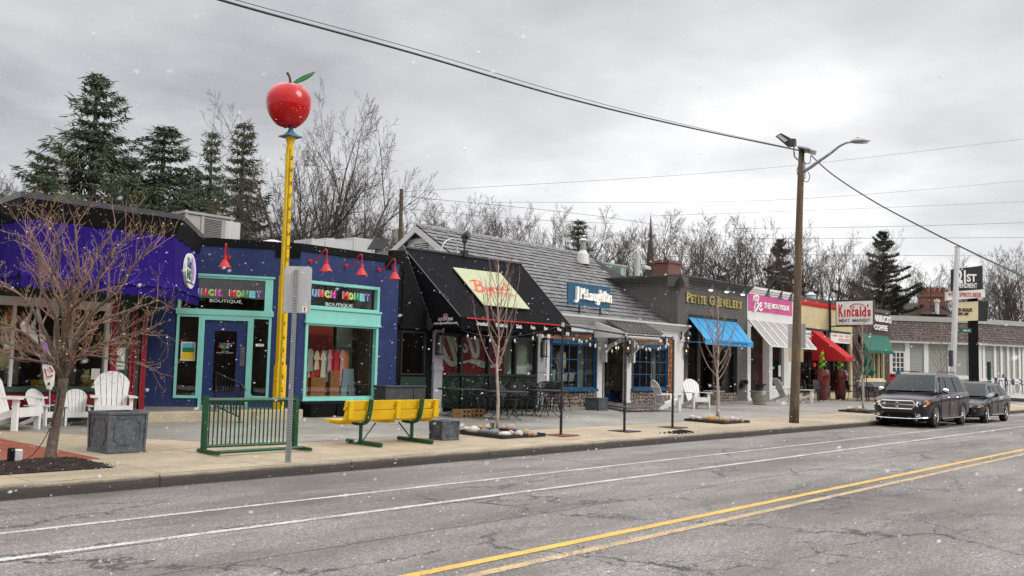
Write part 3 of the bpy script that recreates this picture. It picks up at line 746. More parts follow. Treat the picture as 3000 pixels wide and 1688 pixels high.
# posters in the window
def poster(b,F,x0,y0,x1,y1,w,mat,label='',inner=None):
    u0,u1,v0,v1=F.rect(x0,y0,x1,y1,w);q=MB();q.fbox(F,u0,u1,v0,v1,w,w+.006);o=q.build('notice',mat,b)
    if inner:
        q=MB();h=v1-v0;q.fbox(F,u0+.012,u1-.012,v0+h*.12,v0+h*.5,w+.006,w+.008);q.build('picture',inner,o)
    return o
poster(b,F,11,1010,27,1034,-.05,'offwhite',inner='amber');poster(b,F,268,1080,291,1112,-.05,'offwhite',inner='cloth_cream')
# stroller parking sign
u0,u1,v0,v1=F.rect(328,1018,364,1083,.02)
s=thing('parking_sign','small white stroller parking sign with green border on the dark green wall','sign',F.p((u0+u1)/2,v0,.02))
q=MB();q.fbox(F,u0,u1,v0,v1,.005,.02);q.build('plate','sign_white',s)
q=MB()
for a in ((u0+.012,u0+.02,v0+.012,v1-.012),(u1-.02,u1-.012,v0+.012,v1-.012),(u0+.02,u1-.02,v0+.012,v0+.02),(u0+.02,u1-.02,v1-.02,v1-.012)):q.fbox(F,*a,.02,.023)
q.build('border','sign_green',s)
W=u1-u0;Hh=v1-v0
text_mb('STROLLER',F,u0+.035,v0+Hh*.28,u1-.035,v0+Hh*.40,.02,.024,.02).build('lettering','sign_green',s)
text_mb('PARKING',F,u0+.035,v0+Hh*.1,u1-.035,v0+Hh*.23,.02,.024,.02).build('lettering','sign_green',s)
q=MB();cx=(u0+u1)/2
q.fprism(F,[(cx-.07+.07*math.cos(a)+.02,v0+Hh*.66+.075*math.sin(a)) for a in [math.pi+math.pi*i/10 for i in range(11)]],.02,.024)
ribbon(q,F,[(cx-.10,v0+Hh*.88),(cx-.06,v0+Hh*.80),(cx-.02,v0+Hh*.58)],.012,.02,.024)
for dx in (-.06,.045):
    ribbon(q,F,[(cx+dx+.024*math.cos(i*.7),v0+Hh*.49+.024*math.sin(i*.7)) for i in range(10)],.009,.02,.024)
q.build('stroller_symbol','leaf_green',s)
# =============================================================== CHILDREN'S CLOTHING BOUTIQUE (blue block walls)
K=lambda a,c:(480+.4002*a,650+.4002*c)
b=thing('blue_boutique','blue painted block shop with mint green window frames and a slanted entrance wall','shop',(13.7,18.7,.3))
FR=Fr((13.66,18.7));ZT=4.46
ur=FR.px(1166,900)[0]
def KR(F,x0,y0,x1,y1,w=0):
    p=K(x0,y0);q=K(x1,y1);return F.rect(p[0],p[1],q[0],q[1],w)
uo=KR(FR,1033,0,1578,0);u0r,u1r=FR.px(*K(1025,1000))[0],FR.px(*K(1560,1000))[0]
upT=FR.px(*K(1300,458))[1];
vb=FR.px(*K(1300,1300))[1];vt=FR.px(*K(1300,748))[1];ub0=FR.px(*K(1300,650))[1];ub1=FR.px(*K(1300,452))[1]
WB=(u0r,u1r,vb,vt);WU=(u0r+.0,u1r,ub0,ub1)
m=MB();wall_holes(m,FR,0,ur,.1,ZT-.18,[WB,WU,],-.25,0);
# slanted entrance wall
FL=Fr((13.66-.858*3.6,18.7+.514*3.6),(.858,-.514));LL=3.6
TL=FL.px(*K(265,403));TR=FL.px(*K(803,412))
dL=FL.px(*K(97,700))[0];dR=FL.px(*K(790,700))[0];vT=FL.px(*K(500,400))[1];vM=FL.px(*K(450,672))[1];vBs=FL.px(*K(150,1290))[1]
uDa=FL.px(*K(268,900))[0];uDb=FL.px(*K(632,900))[0]
zst=.5
wall_holes(m,FL,-1.2,LL,.1,ZT-.18,[(dL,dR,vM,vT),(dL,dR,vBs,vM),(uDa,uDb,zst,vM)],-.25,0)
m.build('wall','block_blue',b)
m=MB();m.fbox(FR,-.015,ur+.02,ZT-.18,ZT,-.3,.035);m.fbox(FL,-1.2,LL+.015,ZT-.18,ZT-.001,-.3,.033);m.build('parapet','black',b)
m=MB();m.add([FR.p(0,ZT-.1,-.2),FR.p(ur,ZT-.1,-.2),FR.p(ur,ZT-.1,-9),FR.p(-6,ZT-.1,-9),FL.p(-1.2,ZT-.1,-.2)],[(0,1,2,3,4)]);m.build('roof','roof_flat',b)
# big window + transom
window_grid(b,FR,*WB,.075,-.1,.03,'teal')
window_grid(b,FR,*WU,.075,-.1,.03,'teal')
m=MB();m.fbox(FR,u0r-.02,u1r+.04,vt,ub0,-.1,.05);m.fbox(FR,u0r-.04,u1r+.05,vt-.03,vt+.03,-.05,.075);m.fbox(FR,u0r-.04,u1r+.05,ub0-.02,ub0+.03,-.05,.085);m.fbox(FR,u0r-.04,u1r+.05,vb-.03,vb+.0,-.05,.07);m.build('window_beam','teal',b)
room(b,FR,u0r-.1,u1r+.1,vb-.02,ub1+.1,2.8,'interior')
m=MB();m.fbox(FR,u0r+.45,u1r-.70,1.25,2.7,-1.0,-.95);m.build('display_wall','orange_panel',b)
m=MB();m.fbox(FR,u0r+.85,u1r-.75,1.3,2.3,-.94,-.92);m.build('display_wall','red_panel',b)
m=MB();m.fbox(FR,u0r+.05,u0r+.40,1.4,2.8,-.9,-.88);m.build('display_wall','red_trim',b)
m=MB()
for q_ in ((.1,.6,.45,.75),(.7,1.15,.45,.62),(1.3,1.6,.5,.8)):m.fbox(FR,u0r+q_[0],u0r+q_[1],.6,.6+q_[3],-.8,-.6)
m.build('display_boxes','cedar',b)
m=MB();m.fbox(FR,u1r-.62,u1r-.1,.6,3.2,-.95,-.9);m.build('display_wall','siding_lt',b)
# entrance joinery
window_grid(b,FL,dL,dR,vM,vT,.07,-.1,.03,'teal')
m=MB();m.fbox(FL,dR-.18,dR,vM+.07,vT-.07,-.1,.028);m.fbox(FL,dL-.03,dR+.04,vM-.04,vM+.09,-.06,.05);m.fbox(FL,dL-.03,dR+.04,vT-.02,vT+.03,-.06,.05)
m.fbox(FL,uDa-.0,uDa+.075,zst,vM-.04,-.1,.035);m.fbox(FL,uDb-.075,uDb,zst,vM-.04,-.1,.035);m.fbox(FL,uDa+.075,uDb-.075,vM-.16,vM-.04,-.1,.034);m.build('entrance_frame','teal',b)
window_grid(b,FL,dL,uDa,vBs,vM-.04,.06,-.1,.03,'teal');window_grid(b,FL,uDb,dR,vBs,vM-.04,.06,-.1,.03,'teal')
room(b,FL,dL-.1,dR+.1,vBs,vT,2.4,'interior')
# door
u0,u1,v1=uDa+.085,uDb-.085,vM-.17;W=u1-u0
m=MB();gx0,gx1,gv0,gv1=u0+W*.235,u0+W*.765,zst+.36,v1-.24
m.fbox(FL,u0,gx0,zst+.05,v1,-.08,-.03);m.fbox(FL,gx1,u1,zst+.05,v1,-.08,-.03);m.fbox(FL,gx0,gx1,zst+.05,gv0,-.08,-.03);m.fbox(FL,gx0,gx1,gv1,v1,-.08,-.03)
for q in ((gx0-.02,gx0,gv0,gv1),(gx1,gx1+.02,gv0,gv1),(gx0-.02,gx1+.02,gv0-.02,gv0),(gx0-.02,gx1+.02,gv1,gv1+.02)):m.fbox(FL,*q,-.035,-.02)
dr=m.build('door','door_blue',b)
m=MB();m.fbox(FL,gx0,gx1,gv0,gv1,-.06,-.055);m.build('pane','glass_dark',dr)
m=MB();m.fbox(FL,u1-.13,u1-.03,zst+.98,zst+1.42,-.03,-.02);m.tube([FL.p(u1-.08,zst+1.1,-.02),FL.p(u1-.08,zst+1.1,.03),FL.p(u1-.08,zst+1.32,.03),FL.p(u1-.08,zst+1.32,-.02)],.01,6);m.build('door_handle','chrome',dr)
m=MB();m.fbox(FL,u0,u1,zst+.005,zst+.05,-.09,-.01);m.build('threshold','galv_light',dr)
w_=gx1-gx0
def rainbow(F,s,u0,v0,u1,v1,w,cols,par,bold=.06,white=True):
    n=len(s);W=(u1-u0)/n
    for i,ch in enumerate(s):
        if ch==' ':continue
        k=.80 if ch!='M' else 1.0
        dv=[.02,-.03,.03,-.01][i%4]*(v1-v0)
        a=u0+i*W;bb=a+W*k
        if white:text_mb(ch,F,a-.018,v0+dv+.01,bb-.018,v1+dv+.012,w-.003,w+.0,bold).build('lettering','sign_white',par)
        text_mb(ch,F,a,v0+dv,bb,v1+dv,w,w+.004,bold).build('lettering',cols[i%len(cols)],par)
COL=['letter_blue','letter_blue','letter_red','letter_lime','letter_magenta','','letter_red','letter_lime','letter_green','letter_cyan','letter_violet']
rainbow(FL,'LUNCH',gx0+w_*.25,gv0+(gv1-gv0)*.77,gx1-w_*.2,gv0+(gv1-gv0)*.805,-.053,COL,dr,white=False)
rainbow(FL,'MONEY',gx0+w_*.2,gv0+(gv1-gv0)*.725,gx1-w_*.2,gv0+(gv1-gv0)*.76,-.053,COL[6:],dr,white=False)
text_mb('BOUTIQUE',FL,gx0+w_*.34,gv0+(gv1-gv0)*.703,gx1-w_*.33,gv0+(gv1-gv0)*.713,-.055,-.052).build('lettering','sign_white',dr)
text_mb('10am-6pm',FL,gx0+w_*.33,gv0+(gv1-gv0)*.66,gx1-w_*.33,gv0+(gv1-gv0)*.674,-.055,-.052).build('lettering','sign_white',dr)
text_mb('MONDAY - SATURDAY',FL,gx0+w_*.12,gv0+(gv1-gv0)*.635,gx1-w_*.12,gv0+(gv1-gv0)*.65,-.055,-.052).build('lettering','sign_white',dr)
# transom lettering
a=FL.px(*K(275,540));c=FL.px(*K(722,500));e=(c[0]-a[0])/9.0*2
a0=a[0]-e
rainbow(FL,'LUNCH MONEY',a0,FL.px(*K(500,548))[1],c[0]+.04,FL.px(*K(500,500))[1],-.085,COL,b)
text_mb('BOUTIQUE',FL,FL.px(*K(337,580))[0],FL.px(*K(450,594))[1],FL.px(*K(567,580))[0],FL.px(*K(450,568))[1],-.092,-.086).build('lettering','sign_white',b)
a=FR.px(*K(1105,520));c=FR.px(*K(1528,560));e=(c[0]-a[0])/10.0
rainbow(FR,'LUNCH MONEY',a[0]-e,FR.px(*K(1300,565))[1],c[0]+.04,FR.px(*K(1300,512))[1],-.085,COL,b)
text_mb('BOUTIQUE',FR,FR.px(*K(1202,610))[0],FR.px(*K(1300,626))[1],FR.px(*K(1398,610))[0],FR.px(*K(1300,597))[1],-.092,-.086).build('lettering','sign_white',b)
# small window bits
p0=FL.rect(*K(128,878),*K(228,1018),-.08);m=MB();m.fbox(FL,*p0,-.085,-.075);po=m.build('poster','offwhite',b)
m=MB();i_=.03;m.fbox(FL,p0[0]+i_,p0[1]-i_,p0[2]+i_,p0[2]+(p0[3]-p0[2])*.45,-.075,-.072);m.build('picture','yellow',po)
m=MB();m.fbox(FL,p0[0]+i_,p0[1]-i_,p0[2]+(p0[3]-p0[2])*.45,p0[2]+(p0[3]-p0[2])*.7,-.075,-.072);m.build('picture','leaf_green',po)
m=MB();m.fbox(FL,p0[0]+i_,p0[1]-i_,p0[2]+(p0[3]-p0[2])*.7,p0[3]-i_,-.075,-.072);m.build('picture','cloth_blue',po)
p0=FL.rect(*K(673,893),*K(733,913),-.07);m=MB();m.fbox(FL,*p0,-.085,-.075);po=m.build('open_notice','sign_white',b)
text_mb('open',FL,p0[0]+.05,p0[2]+.02,p0[1]-.05,p0[3]-.015,-.075,-.071).build('lettering','black',po)
for q in ((195,1245,238,1270),(612,1248,650,1275)):
    p0=FL.rect(*K(q[0],q[1]),*K(q[2],q[3]),-.08);m=MB();m.fprism(FL,[(p0[0],p0[2]),(p0[1],p0[2]),((p0[0]+p0[1])/2,p0[3])],-.085,-.078);m.build('window_sticker','cloth_blue',b)
# louvre vents on the walls
def vent(F,x0,y0,x1,y1):
    r=F.rect(*K(x0,y0),*K(x1,y1));q=MB();n=6
    for i in range(n):
        v=r[2]+(r[3]-r[2])*(i+.5)/n;q.hexa([F.p(r[0],v-.02,.035),F.p(r[1],v-.02,.035),F.p(r[1],v-.01,.0),F.p(r[0],v-.01,.0),F.p(r[0],v-.01,.035),F.p(r[1],v-.01,.035),F.p(r[1],v+.015,.0),F.p(r[0],v+.015,.0)])
    q.build('wall_vent','black',b)
vent(FL,838,172,928,262) if False else vent(FR,1622,268,1668,350)
r=FL.rect(*K(822,170),*K(925,262));q=MB();n=7
for i in range(n):
    v=r[2]+(r[3]-r[2])*(i+.5)/n;q.fbox(FL,max(r[0],0),LL-.02,v-.018,v+.012,.0,.03)
q.build('wall_vent','black',b)
m=MB();r=FR.rect(*K(1592,1258),*K(1608,1298));m.fbox(FR,*r,0,.04);m.build('wall_socket','galv_light',b)
# raised entrance step
m=MB();pl=[(9.4,18.22),(12.9,17.93),(13.3,17.95),(13.42,18.05),(13.42,18.72),(13.7,18.75),(10.3,21.2),(9.4,21.2)]
m.slab([(x,y,.5) for x,y in pl],.3);m.build('entrance_step','concrete_step',kind='structure',bevel=.012)
m=MB();pl=[(9.45,18.6),(13.35,18.4),(13.40,18.66),(10.4,21.),(9.45,21.)];m.poly([(x,y,.504) for x,y in pl]);m.build('step_paving','pavers',kind='structure')
# clothes rack in the window
ux,vx=FR.px(*K(1160,920),-.7)
rk=thing('clothes_rack','rail of brightly coloured children\'s clothes behind the big shop window','clothes rack',FR.p(ux,.72,-.7))
ra=FR.px(*K(1030,905),-.7);rb_=FR.px(*K(1370,905),-.7)
m=MB();m.tube([FR.p(ra[0],1.98,-.7),FR.p(rb_[0],1.98,-.7)],.012,6);m.tube([FR.p(rb_[0],1.98,-.7),FR.p(rb_[0],.6,-.7)],.012,6);m.tube([FR.p(ra[0],1.98,-.7),FR.p(ra[0],.6,-.7)],.012,6);m.build('rail','black_metal',rk)
rnd=random.Random(8);cl=['cloth_lime','cloth_pink','siding_lt','cloth_cream','cloth_red','cloth_cream','cloth_orange','cloth_red','cloth_cream','cloth_lime','cloth_denim','cloth_pink','plush','cloth_red','cloth_red','cloth_lime','cloth_red','cloth_pink','cloth_orange','amber']
for i,cm in enumerate(cl):
    u=ra[0]+(rb_[0]-ra[0])*(i+.4)/(len(cl)+1.8);top=1.90+rnd.uniform(-.04,.04);ln=rnd.uniform(.45,1.0);q=MB()
    hw=rnd.uniform(.04,.085);q.fprism(FR,[(u-.03,top),(u-hw,top-.05),(u-hw-.045,top-.2),(u-hw-.01,top-.22),(u-hw+.01,top-.2),(u-hw-.03,top-ln),(u-hw*.3,top-ln-.03),(u+hw*.4,top-ln+.02),(u+hw+.03,top-ln-.02),(u+hw-.01,top-.2),(u+hw+.01,top-.22),(u+hw+.045,top-.2),(u+hw,top-.05),(u+.03,top)],-.76+.04*(i%3),-.74+.04*(i%3))
    q.build('garment',cm,rk)
u=ra[0]+(rb_[0]-ra[0])*.93;q=MB();q.fprism(FR,[(u-.17,1.45),(u+.16,1.45),(u+.22,.75),(u+.04,.75),(u,1.1),(u-.05,.75),(u-.24,.75)],-.66,-.62);q.build('garment','cloth_denim',rk)
# gooseneck lamps
def goose(label,F,base,head,px_scale=1):
    u0,v0=base;u1,v1,w1=head
    t=thing('wall_lamp',label,'wall lamp',F.p(u0,v0,0),'red gooseneck lamps on the blue wall')
    q=MB();q.tube([F.p(u0,v0,0),F.p(u0,v0,.035)],[.055,.05],12);q.build('mounting_plate','lamp_red',t,smooth=False)
    q=MB();pts=[(u0,v0,.03),(u0+(u1-u0)*.05,v0,.12),(u0+(u1-u0)*.3,v0+.02,w1*.42),(u0+(u1-u0)*.55,v0+.16,w1*.68),(u0+(u1-u0)*.8,v0+.26,w1*.9),(u1-.0,v0+.24,w1),(u1,v0+.1,w1),(u1,v1+.12,w1)]
    q.tube([F.p(*p) for p in smoothline(pts,5)],.014,8);q.build('arm','lamp_red',t,smooth=True)
    q=MB();c=F.p(u1,v1,w1);q.lathe(c,[(.001,.13),(.04,.13),(.045,.02),(.06,0),(.155,-.16),(.150,-.162),(.055,-.005),(.001,0)],18);q.build('lamp_shade','lamp_red',t,smooth=False)
bw=[(1070,290,1190,315),(1333,323,1448,345),(1572,352,1690,375)]
for i,(bx,by,hx,hy) in enumerate(bw):
    p=FR.px(*K(bx,by));h=FR.px(*K(hx,hy),.55)
    goose(['red gooseneck wall lamp nearest the corner, left of three on the street wall','red gooseneck wall lamp in the middle of the three on the street wall','red gooseneck wall lamp beside the black awning'][i],FR,p,(h[0],h[1]-.0,.55))
p=FL.px(*K(475,262));h=FL.px(*K(447,285),.5);goose('red gooseneck wall lamp on the slanted wall beside the purple canopy',FL,p,(h[0],h[1],.5))
# =============================================================== PIZZA SHOP (black awning)
b=thing('pizza_shop','black fronted pizza shop under a big sloping black awning with a red edge','restaurant',(20,18.7,.3))
FB=Fr((16.9,18.75))
u_l=0.02;uc1=FB.px(1265,1100)[0];uc2=FB.px(1290,1100)[0];ur1=FB.px(1569,1100)[0];ur2=FB.px(1592,1100)[0]
vs_=FB.px(1430,1101)[1];vh=FB.px(1400,1104)[1];vtop=2.62
# recessed left bay: black front with its own window and hedge panel
m=MB();uw0=FB.px(1175,1000)[0];uw1=FB.px(1246,1000)[0]
wall_holes(m,FB,-.25,uc1,.2,2.6,[(uw0,uw1,1.32,2.5)],-.2,.0);m.fprism(FB,[(-.25,2.6),(uc1-.02,2.6),(FB.px(1188,735)[0],FB.px(1188,735)[1]),(-.25,FB.px(1168,735)[1])],-.2,0);
m.fbox(FB,u_l,u_l+.55,3.28,3.31,0,.02);m.fbox(FB,u_l+.1,u_l+.16,2.66,4.2,0,.03);m.fbox(FB,u_l,uc1+.1,2.56,2.66,0,.06)
m.fbox(FB,uc2,ur1,.2,.42,-.2,.0);m.fbox(FB,uc2,ur1,2.45,3.3,-.2,0)
m.build('wall','black',b)
window_grid(b,FB,uw0,uw1,1.32,2.5,.04,-.08,.02,'black_metal',glass='glass_dark')
m=MB();m.fbox(FB,uw0-.02,uw1+.02,.62,1.27,0,.05);m.build('hedge_panel','hedge_leaf',b)
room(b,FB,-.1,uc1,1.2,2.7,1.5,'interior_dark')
# window band
n=4;edges=[1290,1350,1431,1508,1569]
us=[FB.px(x,1040)[0] for x in edges]
m=MB()
for i,u in enumerate(us):
    w_=.09 if 0<i<4 else .05;m.fbox(FB,u-w_/2,u+w_/2,vh,2.47,-.1,.05)
m.fbox(FB,us[0],us[-1],vs_-.02,vs_+.06,-.1,.06);m.fbox(FB,us[0],us[-1],2.42,2.5,-.1,.05)
wf=m.build('window_frame','black_metal',b)
m=MB();m.fbox(FB,us[0],us[-1],vs_,2.45,-.03,-.024);m.build('pane','glass',wf)
hd=MB();rnd=random.Random(2)
hd.fbox(FB,us[0]-.03,us[-1]+.05,.42,vs_-.03,-.05,.01)
for i in range(5200):
    u=rnd.uniform(us[0],us[-1]);v=rnd.uniform(.42,vs_-.05);w_=rnd.uniform(.01,.06);s_=rnd.uniform(.015,.03);a=rnd.uniform(0,6.28);t_=rnd.uniform(-.6,.6)
    c=FB.p(u,v,w_);d1=FB.U*math.cos(a)*s_+P3(0,0,math.sin(a)*s_)+FB.N*t_*s_;d2=FB.U*-math.sin(a)*s_*.6+P3(0,0,math.cos(a)*s_*.6)
    hd.add([c-d1,c+d2,c+d1,c-d2],[(0,1,2,3)])
hd.build('hedge_panel','hedge_leaf',b)
m=MB()
for i in (1,2,3):m.fbox(FB,us[i]-.02,us[i]+.02,.42,vs_,0,.075)
m.build('panel_post','black_metal',b)
room(b,FB,us[0]-.1,us[-1]+.1,vs_-.1,2.6,2.6,'interior_lt')
# reflected mural from across the road, painted as red panel with white mirrored script
FW=Fr((16.9,18.98));q=MB();a0=FW.px(1280,1000)[0];a1=FW.px(1478,1000)[0];q.fbox(FW,a0,a1,vs_-.0,3.0,-.02,0);pn=q.build('mural_reflection','red_panel',b)
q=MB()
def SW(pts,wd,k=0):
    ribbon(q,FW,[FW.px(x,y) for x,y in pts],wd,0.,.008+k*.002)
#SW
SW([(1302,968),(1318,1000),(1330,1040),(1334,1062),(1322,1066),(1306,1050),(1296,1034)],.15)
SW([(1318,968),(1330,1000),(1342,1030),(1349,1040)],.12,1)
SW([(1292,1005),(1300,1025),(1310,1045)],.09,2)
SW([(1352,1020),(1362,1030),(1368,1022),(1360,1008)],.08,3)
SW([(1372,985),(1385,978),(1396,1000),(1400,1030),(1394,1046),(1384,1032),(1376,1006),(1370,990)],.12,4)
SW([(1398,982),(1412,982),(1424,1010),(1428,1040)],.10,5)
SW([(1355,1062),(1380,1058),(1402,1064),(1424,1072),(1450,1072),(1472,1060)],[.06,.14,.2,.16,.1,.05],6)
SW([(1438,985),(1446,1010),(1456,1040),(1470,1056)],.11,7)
q.build('script_reflection','sign_white',pn)
q=MB();u,v=FW.px(1540,1000);q.fbox(FW,u-1.2,u+.8,vs_,3.,-.06,-.03);q.build('display_wall','siding_lt',b)
q=MB();r=FB.rect(1512,1025,1531,1080,-.5);q.fbox(FB,*r,-.55,-.5);q.build('notice','red_trim',b)
for i,(x0,x1) in enumerate(((1307,1344),(1357,1382),(1393,1426))):
    u0,v0=FB.px(x0,1098,-.45);u1,v1=FB.px(x1,1083,-.45);c=thing('dining_chair',['tan backed dining chair inside, left of three','tan backed dining chair inside, middle of three','tan backed dining chair inside, right of three'][i],'chair',FB.p((u0+u1)/2,.35,-.5),'dining chairs behind the pizza shop windows')
    q=MB();q.fprism(FB,smoothline([(u0,v1-.35),(u0,v1-.08),(u0+.08,v1),(u1-.08,v1),(u1,v1-.08),(u1,v1-.35)],3),-.48,-.44);q.build('backrest','plush',c)
    q=MB();q.fbox(FB,u0,u1,.78,.84,-.9,-.44)
    for a_ in (u0+.02,u1-.05):
        q.fbox(FB,a_,a_+.03,.36,.8,-.47,-.44);q.fbox(FB,a_,a_+.03,.36,.8,-.9,-.87)
    q.build('seat','black_metal',c)
# grey corner columns
m=MB()
for a_,c_ in ((uc1,uc2),(ur1,ur2)):
    m.fbox(FB,a_,c_,.2,2.58,-.3,.08);m.fbox(FB,a_-.02,c_+.02,1.45,1.56,-.3,.10);m.fbox(FB,a_-.015,c_+.015,2.35,2.58,-.3,.095);m.fbox(FB,a_-.02,c_+.02,.25,.42,-.3,.10)
m.build('column','grey_paint',b)
def lantern_cyl(label,u,v):
    t=thing('wall_lantern',label,'wall lamp',FB.p(u,v,.08),'black cylinder lanterns on the grey columns')
    q=MB();q.fbox(FB,u-.06,u+.02,v,v+.56,.085,.12);q.fbox(FB,u-.02,u+.12,v+.54,v+.60,.1,.28);q.fbox(FB,u,u+.12,v-.0,v+.03,.1,.27);q.build('bracket','black_metal',t)
    q=MB();q.lathe(FB.p(u+.06,v+.03,.18),[(.06,0),(.06,.5)],14);q.build('glass_cylinder','glass_lamp',t)
    q=MB();q.lathe(FB.p(u+.06,v+.54,.18),[(.075,0),(.07,.05),(.03,.08),(.001,.09)],14)
    for k in range(6):
        an=k*math.pi/3;c=FB.p(u+.06,v,.18)+P3(.064*math.cos(an),.064*math.sin(an),0);q.tube([c,c+P3(0,0,.55)],.005,4)
    q.build('cage','black_metal',t)
u,v=FB.px(1280,1040,.1);lantern_cyl('black cylinder lantern on the left grey column',u,v)
u,v=FB.px(1588,1046,.1);lantern_cyl('black cylinder lantern on the right grey column beside the white trim',u,v)
# awning
a_tl=at(1183,727,y=20.4);a_tr=at(1527,775,y=20.2);a_bl=at(1349,928,y=17.35);a_br=at(1672.7,952.6,y=17.35)
a_br.z=a_bl.z;a_tl.z=a_tr.z=(a_tl.z+a_tr.z)/2
cv=MB();n=26;m_=12
for i in range(n+1):
    for j in range(m_+1):
        s=i/n;t=j/m_;p=a_tl.lerp(a_tr,s).lerp(a_bl.lerp(a_br,s),t)
        sag=.012*math.sin(math.pi*t)*(1-.9*abs(math.cos(math.pi*s*5))**6);p=p-P3(0,-.4,.8)*sag;cv.v.append(p)
for i in range(n):
    for j in range(m_):
        a=i*(m_+1)+j;cv.f.append((a,a+1,a+m_+2,a+m_+1))
a_sl=at(1263,961,y=18.72)
for j in range(1):
    cv.add([a_tl,a_bl,a_bl-P3(0,0,.30),a_sl,],[(0,3,2,1)])
cv.add([a_tr,a_br,P3(a_br.x,18.8,a_br.z-.1),P3(a_tr.x+.2,20.2,4.2)],[(0,1,2,3)])
aw=cv.build('awning','awning_black',b,smooth=False)
m=MB();n=24;L=(a_br-a_bl).length;per=L/30
for i in range(121):
    s=i/120;p=a_bl.lerp(a_br,s)+P3(0,-.01+.02*math.sin(s*17),0);dz=.30+.03*abs(math.sin(s*40))
    m.v+= [p,p-P3(0,-.015,dz)]
m.f+=[(2*i,2*i+1,2*i+3,2*i+2) for i in range(120)];m.build('valance','awning_black',aw)
m=MB();m.beam(a_bl+P3(.22,-.03,-.02),a_br+P3(0,-.03,-.02),.012,.035);m.build('red_piping','sign_red',aw)
m=MB();m.beam(a_tl+P3(-.02,0,.03),a_tr+P3(.05,0,.03),.08,.05);m.beam(a_bl.lerp(a_tl,0),a_tl,.02,.02);m.beam(a_br,a_tr,.02,.02);m.build('awning_frame','coping',aw)
# shingled hip edge on the left
h0=a_tl+P3(-.12,.0,.0);h1=at(1258,962,y=18.6);m=MB();k=16
for i in range(k):
    p=h0.lerp(h1,i/k);q_=h0.lerp(h1,(i+1.25)/k);m.beam(p+P3(0,-.02,.0),q_+P3(0,-.05,.03),.20,.035,(1,0,0))
m.build('hip_shingles','coping',b)
m=MB();m.add([P3(16.9,19.1,4.2),P3(17.0,19.3,4.2),a_tl+P3(0,.05,-.02),a_tr+P3(0,.05,-.02),P3(24.,20.6,4.4),P3(24.,27,4.4),P3(16.9,27,4.4)],[(0,1,2,3,4,5,6)]);m.build('roof','roof_flat',b)
# awning sign
FA=Fp(a_bl,a_br-a_bl,a_tl-a_bl)
if FA.N.y>0:FA.N=-FA.N
C4=lambda x,y:(1120+x/3.8125,640+y/3.8125)
cs=[FA.px(*C4(*q),.09) for q in ((790,545),(1320,610),(1650,1012),(1135,965))]
m=MB();m.fprism(FA,cs[::-1],.07,.09);sg=m.build('awning_sign','lime',aw)
def affine(u,v):  # parallelogram coordinates of the lime panel
    a,b_,c_,d=cs[3],cs[2],cs[1],cs[0]
    return ((a[0]*(1-u)+b_[0]*u)*(1-v)+(d[0]*(1-u)+c_[0]*u)*v,(a[1]*(1-u)+b_[1]*u)*(1-v)+(d[1]*(1-u)+c_[1]*u)*v)
q=MB()
def SC(pts,wd):ribbon(q,FA,[FA.px(*C4(x,y),.09) for x,y in pts],wd,.09,.096)
SC([(978,706),(1000,692),(1030,700),(1040,740),(1052,790),(1060,812)],[.05,.09,.1,.09])
SC([(1000,697),(1050,690),(1085,706),(1092,735),(1062,752),(1110,756),(1135,780),(1120,808),(1080,818),(1040,808),(1025,795)],[.05,.08,.1,.06,.08,.1,.1,.06])
SC([(1150,770),(1165,800),(1185,805),(1198,775),(1205,800),(1208,840),(1198,868)],.085)
SC([(1215,772),(1228,805),(1240,780),(1256,772)],.08)
SC([(1268,778),(1280,808),(1290,778),(1306,776),(1316,805)],.08)
SC([(1326,795),(1350,785),(1345,768),(1328,780),(1335,802),(1360,802)],.07)
SC([(1352,712),(1364,738)],.05);SC([(1385,735),(1372,765),(1400,778),(1398,798),(1372,800)],.07);SC([(1398,798),(1430,795)],.06)
q.build('lettering','lime_red',sg)
p1=FA.px(*C4(1285,848),.09);p2=FA.px(*C4(1480,860),.09);text_mb('CHILLED PIZZA'.replace('CHILLED','GRILLED'),FA,p1[0]-.12,p2[1]-.02,p2[0],p2[1]+.09,.09,.096).build('lettering','lime_red',sg)
q=MB()
for dy in (0,13):
    p1=FA.px(*C4(1235,855+dy),.09);p2=FA.px(*C4(1500,868+dy),.09);ribbon(q,FA,[p1,p2],.012,.09,.095,False)
q.build('lettering','lime_red',sg)
# side panel lettering
side_n=(a_bl-P3(0,0,.3)-a_sl);FS=Fp(a_sl,(side_n.x,side_n.y,0),(0,0,1))
if FS.N.dot(P3(-.3,-1,0))<0:FS.N=-FS.N
p1=FS.px(*C4(628,1147),.02);p2=FS.px(*C4(793,1125),.02);text_mb('317-737-2056',FS,p1[0],p1[1],p2[0],p1[1]+.085,.03,.036,.02).build('lettering','sign_white',aw)
p1=FS.px(*C4(578,1192),.02);p2=FS.px(*C4(842,1170),.02);text_mb('www.ByrnesPizza.com',FS,p1[0],p1[1]-.01,p2[0],p1[1]+.085,.03,.036,.02).build('lettering','sign_white',aw)
q=MB();c=FS.px(*C4(710,1104),.02)
for k in range(7):
    x=c[0]-.1+.033*k;ribbon(q,FS,[(x-.012,c[1]),(x-.012,c[1]+.05+.02*math.sin(k/6*math.pi)),(x,c[1]+.075+.035*math.sin(k/6*math.pi)),(x+.012,c[1]+.05+.02*math.sin(k/6*math.pi)),(x+.012,c[1])],.007,.03,.035,False)
ribbon(q,FS,[(c[0]-.13,c[1]-.006),(c[0]+.13,c[1]-.006)],.012,.03,.035,False);q.build('emblem','cloth_pink',aw)
FV=Fr((a_bl.x,a_bl.y-.02))
